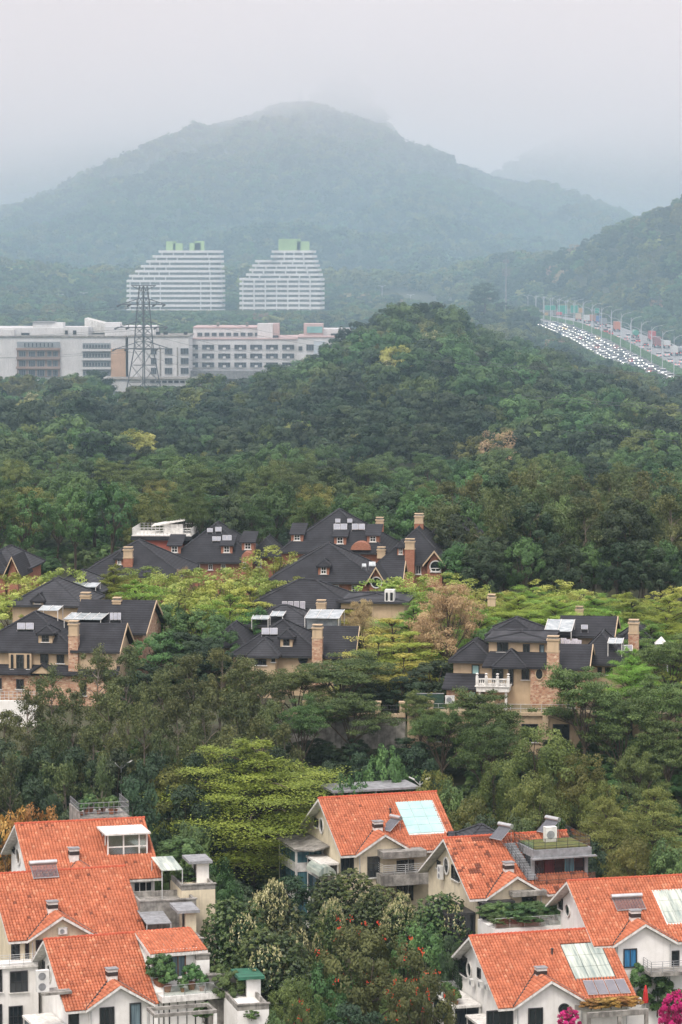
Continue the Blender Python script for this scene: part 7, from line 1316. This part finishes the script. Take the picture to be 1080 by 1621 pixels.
# ------------------------------------------------------------------ woods on the hills
def kinds(species):
    n = [len(P[s]) for s in species]; return n, np.cumsum([0] + n)
def mixed(pts, species, weights, clump=40, hmin=7, hmax=11, w=1.0, seed=0, sink=1.0):
    """species vary in patches"""
    n, st = kinds(species); m = len(pts); x, y = pts[:, 0], pts[:, 1]
    sel = np.zeros(m, int); best = np.full(m, -9.)
    for i, wgt in enumerate(weights):
        v = _vnoise(x / clump + 31 * i, y / clump + 7 * i, seed + i) * .75 + rng.random(m) * .6 + wgt; sel = np.where(v > best, i, sel); best = np.maximum(best, v)
    idx = np.array([st[s] + rng.integers(0, n[s]) for s in sel])
    h = rng.uniform(hmin, hmax, m) * (1 + .25 * (_vnoise(x / 30, y / 30, seed + 50) - .5)); sw = h / 10 * rng.uniform(.8, 1.2, m) * w
    z = ground(x, y) - sink
    return np.stack([x, y, z], 1), idx, np.stack([sw, sw, h / 10], 1)
_vx = [836, 862, 885, 910, 925, 940, 990, 1030, 1040, 1060, 1085]; _vy = [510, 519, 530, 542, 553, 560, 576, 588, 608, 626, 636]
def low_before(a, y0=900):
    """trees standing between us and the road, towers or factory are only as tall as the photograph shows"""
    pts, idx, sc = a; X, Y, Z = pts.T; px = 540 + F * X / Y; lim = np.full(len(X), 0.)
    lim = np.where((px > 836) & (Y < 1480) & (Y > 880) & (X < road_x(Y)), np.interp(px, _vx, _vy), lim)
    lim = np.where((px > 130) & (px < 540) & (Y > 1150) & (Y < 1915), 490, lim)
    lim = np.where((px > -40) & (px < 450) & (Y > 1060) & (Y < 1300), 512, lim)
    lim = np.where((px > 158) & (px < 212) & (Y < 914) & (Y > 640), 634, lim); lim = np.where((px >= 212) & (px < 330) & (Y < 914) & (Y > 640), 609, lim)
    zt = CH - (lim - 400) / F * Y; h = np.minimum(sc[:, 2] * 10, np.where(lim > 0, zt - Z, 99)); h = np.where(h > -6, np.maximum(h, 1.6), h); k = h > 1.3
    sc = np.stack([sc[:, 0] * np.clip(h / (sc[:, 2] * 10) + .25, 0, 1), sc[:, 1] * np.clip(h / (sc[:, 2] * 10) + .25, 0, 1), h / 10], 1)
    return pts[k], idx[k], sc[k]
def off_road(x, y): return (np.abs(x - road_x(y) - 2.0) > 24)
def not_factory(x, y): return ~((x < 30) & (y > 905) & (y < 1080)) & ~((x < 60) & (y > 1050) & (y < 1150) & (x > -120))
FF = ['f_far_green', 'f_far_dark', 'f_far_pale']
FS = ['f_gen', 'f_dark', 'f_olive', 'f_lime', 'f_bloom', 'f_brown']
p = scatter(640, 1120, 7.8, lambda x, y: off_road(x, y) & not_factory(x, y) & (y > 640), grow=.5)
woods('wooded_hill', 'mixed green woods covering the rounded hill before the white factory', 'woods', *(lambda a: (a[0], FS, a[1], a[2]))(low_before(mixed(p, FS, [.16, .10, .0, -.24, -.22, -.36], 40, 7.5, 13.5, 1.12, 3))))
p = scatter(1120, 2350, 7.5, lambda x, y: off_road(x, y) & (y > 1120) & ~((np.abs(x + 95) < 48) & (np.abs(y - 1925) < 40)) & ~((np.abs(x + 36) < 40) & (np.abs(y - 1925) < 40)) & ((x > 30) | (y > 1160)), grow=.6, xpad=25)
woods('roadside_woods', 'hazy woods beyond the factory and on the slope above the highway', 'woods', *(lambda a: (a[0], FS, a[1], a[2]))(low_before(mixed(p, FS, [.12, .10, .06, -.2, -.3, -.3], 70, 7, 12, 1.15, 8))))
p = scatter(2350, 5950, 11.5, lambda x, y: y > 2350, grow=.45, xpad=30)
woods('mountain_forest', 'misty forest covering the mountain behind the towers', 'forest', *(lambda a: (a[0], FF, a[1], a[2]))(mixed(p, FF, [.05, 0, 0], 150, 8, 17, 1.2, 12)))
p = scatter(6300, 9200, 30, lambda x, y: ground(x, y) > 160, grow=.5, xpad=60)
woods('cloud_forest', 'faint forested peaks fading into the low cloud', 'forest', *(lambda a: (a[0], FF, a[1], a[2]))(mixed(p, FF, [.05, 0, 0], 150, 16, 24, 1.5, 12)))
# ------------------------------------------------------------------ undergrowth between the trees: nobody could count it
p = scatter(296, 372, 2.6, lambda x, y: (y > 343) | ((x > -14) & (x < 8) & (y < 330)) | ((x < -12) & (y > 330)) | ((x > 16) & (y > 334)), xw=.11, xpad=4)
q = scatter(372, 640, 4.6, lambda x, y: (y > 515) | ((y > 425) & (y < 445)) | ((y > 396) & (y < 425) & ((np.abs(x + 20) < 9) | (np.abs(x - 14) < 7))), xw=.115, xpad=6)
p = np.concatenate([p, q]); sp = ['shrub', 'dark', 'gen']
a = mixed(p, sp, [.1, .1, 0], 14, 2.0, 4.2, 1.5, 31, sink=.4)
woods('undergrowth', 'dense leafy undergrowth covering the slopes between the houses', 'undergrowth', a[0], sp, a[1], a[2])
# ------------------------------------------------------------------ the humid air
def volume(name, col, dens, aniso=0.0):
    m = bpy.data.materials.new(name); m.use_nodes = True; t = m.node_tree; t.nodes.clear()
    out = t.nodes.new('ShaderNodeOutputMaterial'); v = t.nodes.new('ShaderNodeVolumePrincipled')
    v.inputs['Color'].default_value = (*col, 1); v.inputs['Density'].default_value = dens; v.inputs['Anisotropy'].default_value = aniso
    t.links.new(v.outputs[0], out.inputs['Volume']); return m
HAZE = 0.00006
hb = MB(); hb.box((-9000, -400, -3), (9000, 12800, 660)); hz = hb.build('haze', volume('humid_air', (.66, .87, 1.0), HAZE), kind='stuff')
tag(hz, 'pale humid haze filling the valley air', 'haze')

# cloud hanging on the summits: thin at its base, thickening upwards
def cloud_mat():
    m = bpy.data.materials.new('summit_cloud'); m.use_nodes = True; t = m.node_tree; t.nodes.clear(); L = t.links.new
    out = _n(t, 'ShaderNodeOutputMaterial'); v = _n(t, 'ShaderNodeVolumePrincipled'); v.inputs['Color'].default_value = (1, .985, .99, 1); v.inputs['Anisotropy'].default_value = 0
    g = _n(t, 'ShaderNodeNewGeometry'); sp = _n(t, 'ShaderNodeSeparateXYZ'); L(g.outputs['Position'], sp.inputs[0])
    mp = _n(t, 'ShaderNodeMapping'); mp.inputs['Scale'].default_value = (.0015, .0008, .0045); L(g.outputs['Position'], mp.inputs[0]); nz = _n(t, 'ShaderNodeTexNoise'); nz.inputs['Scale'].default_value = 1.0; nz.inputs['Detail'].default_value = 3; L(mp.outputs[0], nz.inputs[0])
    wz = _n(t, 'ShaderNodeMath'); wz.operation = 'MULTIPLY_ADD'; wz.inputs[1].default_value = 220; L(nz.outputs[0], wz.inputs[0])
    ax = _n(t, 'ShaderNodeMath'); ax.operation = 'ABSOLUTE'; L(sp.outputs['X'], ax.inputs[0]); az = _n(t, 'ShaderNodeMath'); az.operation = 'MULTIPLY_ADD'; az.inputs[1].default_value = .09; L(ax.outputs[0], az.inputs[0]); L(sp.outputs['Z'], az.inputs[2]); L(az.outputs[0], wz.inputs[2])
    mr = _n(t, 'ShaderNodeMapRange'); mr.interpolation_type = 'SMOOTHSTEP'; mr.inputs[1].default_value = CLOUD_Z + 110; mr.inputs[2].default_value = CLOUD_Z + 260; mr.inputs[3].default_value = 0; mr.inputs[4].default_value = CLOUD_D; L(wz.outputs[0], mr.inputs[0])
    my = _n(t, 'ShaderNodeMapRange'); my.interpolation_type = 'SMOOTHSTEP'; my.inputs[1].default_value = 1700; my.inputs[2].default_value = 3600; my.inputs[3].default_value = 0; my.inputs[4].default_value = MIST_D; L(sp.outputs['Y'], my.inputs[0])
    n2 = _n(t, 'ShaderNodeMapRange'); n2.inputs[1].default_value = .3; n2.inputs[2].default_value = .7; n2.inputs[3].default_value = .35; n2.inputs[4].default_value = 1.7; L(nz.outputs[0], n2.inputs[0])
    m0 = _n(t, 'ShaderNodeMapRange'); m0.interpolation_type = 'SMOOTHSTEP'; m0.inputs[1].default_value = 400; m0.inputs[2].default_value = 650; m0.inputs[3].default_value = 0; m0.inputs[4].default_value = NEAR_D; L(sp.outputs['Y'], m0.inputs[0])
    m9 = _n(t, 'ShaderNodeMapRange'); m9.interpolation_type = 'SMOOTHSTEP'; m9.inputs[1].default_value = 950; m9.inputs[2].default_value = 1500; m9.inputs[3].default_value = 1; m9.inputs[4].default_value = .27; L(sp.outputs['Y'], m9.inputs[0]); m8 = _n(t, 'ShaderNodeMath'); m8.operation = 'MULTIPLY'; L(m0.outputs[0], m8.inputs[0]); L(m9.outputs[0], m8.inputs[1])
    sm = _n(t, 'ShaderNodeMath'); L(my.outputs[0], sm.inputs[0]); L(m8.outputs[0], sm.inputs[1])
    hc = _n(t, 'ShaderNodeMapRange'); hc.inputs[1].default_value = 230; hc.inputs[2].default_value = 380; L(wz.outputs[0], hc.inputs[0]); mc = _n(t, 'ShaderNodeMixRGB'); L(hc.outputs[0], mc.inputs[0]); mc.inputs[1].default_value = (.58, .83, 1, 1); mc.inputs[2].default_value = (1, .95, .95, 1); L(mc.outputs[0], v.inputs['Color'])
    mm = _n(t, 'ShaderNodeMath'); mm.operation = 'MULTIPLY'; L(sm.outputs[0], mm.inputs[0]); L(n2.outputs[0], mm.inputs[1]); aa = _n(t, 'ShaderNodeMath'); L(mm.outputs[0], aa.inputs[0]); L(mr.outputs[0], aa.inputs[1]); L(aa.outputs[0], v.inputs['Density']); L(v.outputs[0], out.inputs['Volume'])
    m.cycles.volume_sampling = 'DISTANCE'; return m
CLOUD_Z, CLOUD_D, MIST_D, NEAR_D = 288, .0012, .00009, .00038
cb = MB(); cb.box((-3600, 385, -2), (3600, 12000, 640)); co = cb.build('low_cloud', cloud_mat(), kind='stuff'); tag(co, 'pale mist and low cloud clinging to the mountain', 'cloud')
cy.volume_step_rate = 1.0; cy.volume_max_steps = 32

# ------------------------------------------------------------------ look-alikes: say which one, counting along the picture
_one = 'first second third fourth fifth sixth seventh eighth ninth tenth eleventh twelfth thirteenth fourteenth fifteenth sixteenth seventeenth eighteenth nineteenth'.split(); _ten = {2: 'twent', 3: 'thirt', 4: 'fort', 5: 'fift', 6: 'sixt', 7: 'sevent'}
def ordinal(n): return _one[n - 1] if n < 20 else _ten[n // 10] + ('ieth' if n % 10 == 0 else 'y-' + _one[n % 10 - 1])
bpy.context.view_layer.update()
_by = {}
for o in scene.objects:
    if o.parent is None and o.get('label') and o.get('kind') is None: _by.setdefault(o['label'], []).append(o)
for lb, os_ in _by.items():
    if len(os_) < 2: continue
    far = os_[0]['category'] == 'car'; os_.sort(key=lambda o: o.location.y if far else proj(o.matrix_world.translation)[0])
    for i, o in enumerate(os_): o['label'] = '%s, %s' % (lb, ('nearest' if i == 0 else ordinal(i + 1) + ' nearest') if far else ('leftmost' if i == 0 else 'rightmost' if i == len(os_) - 1 else ordinal(i + 1) + ' from left'))
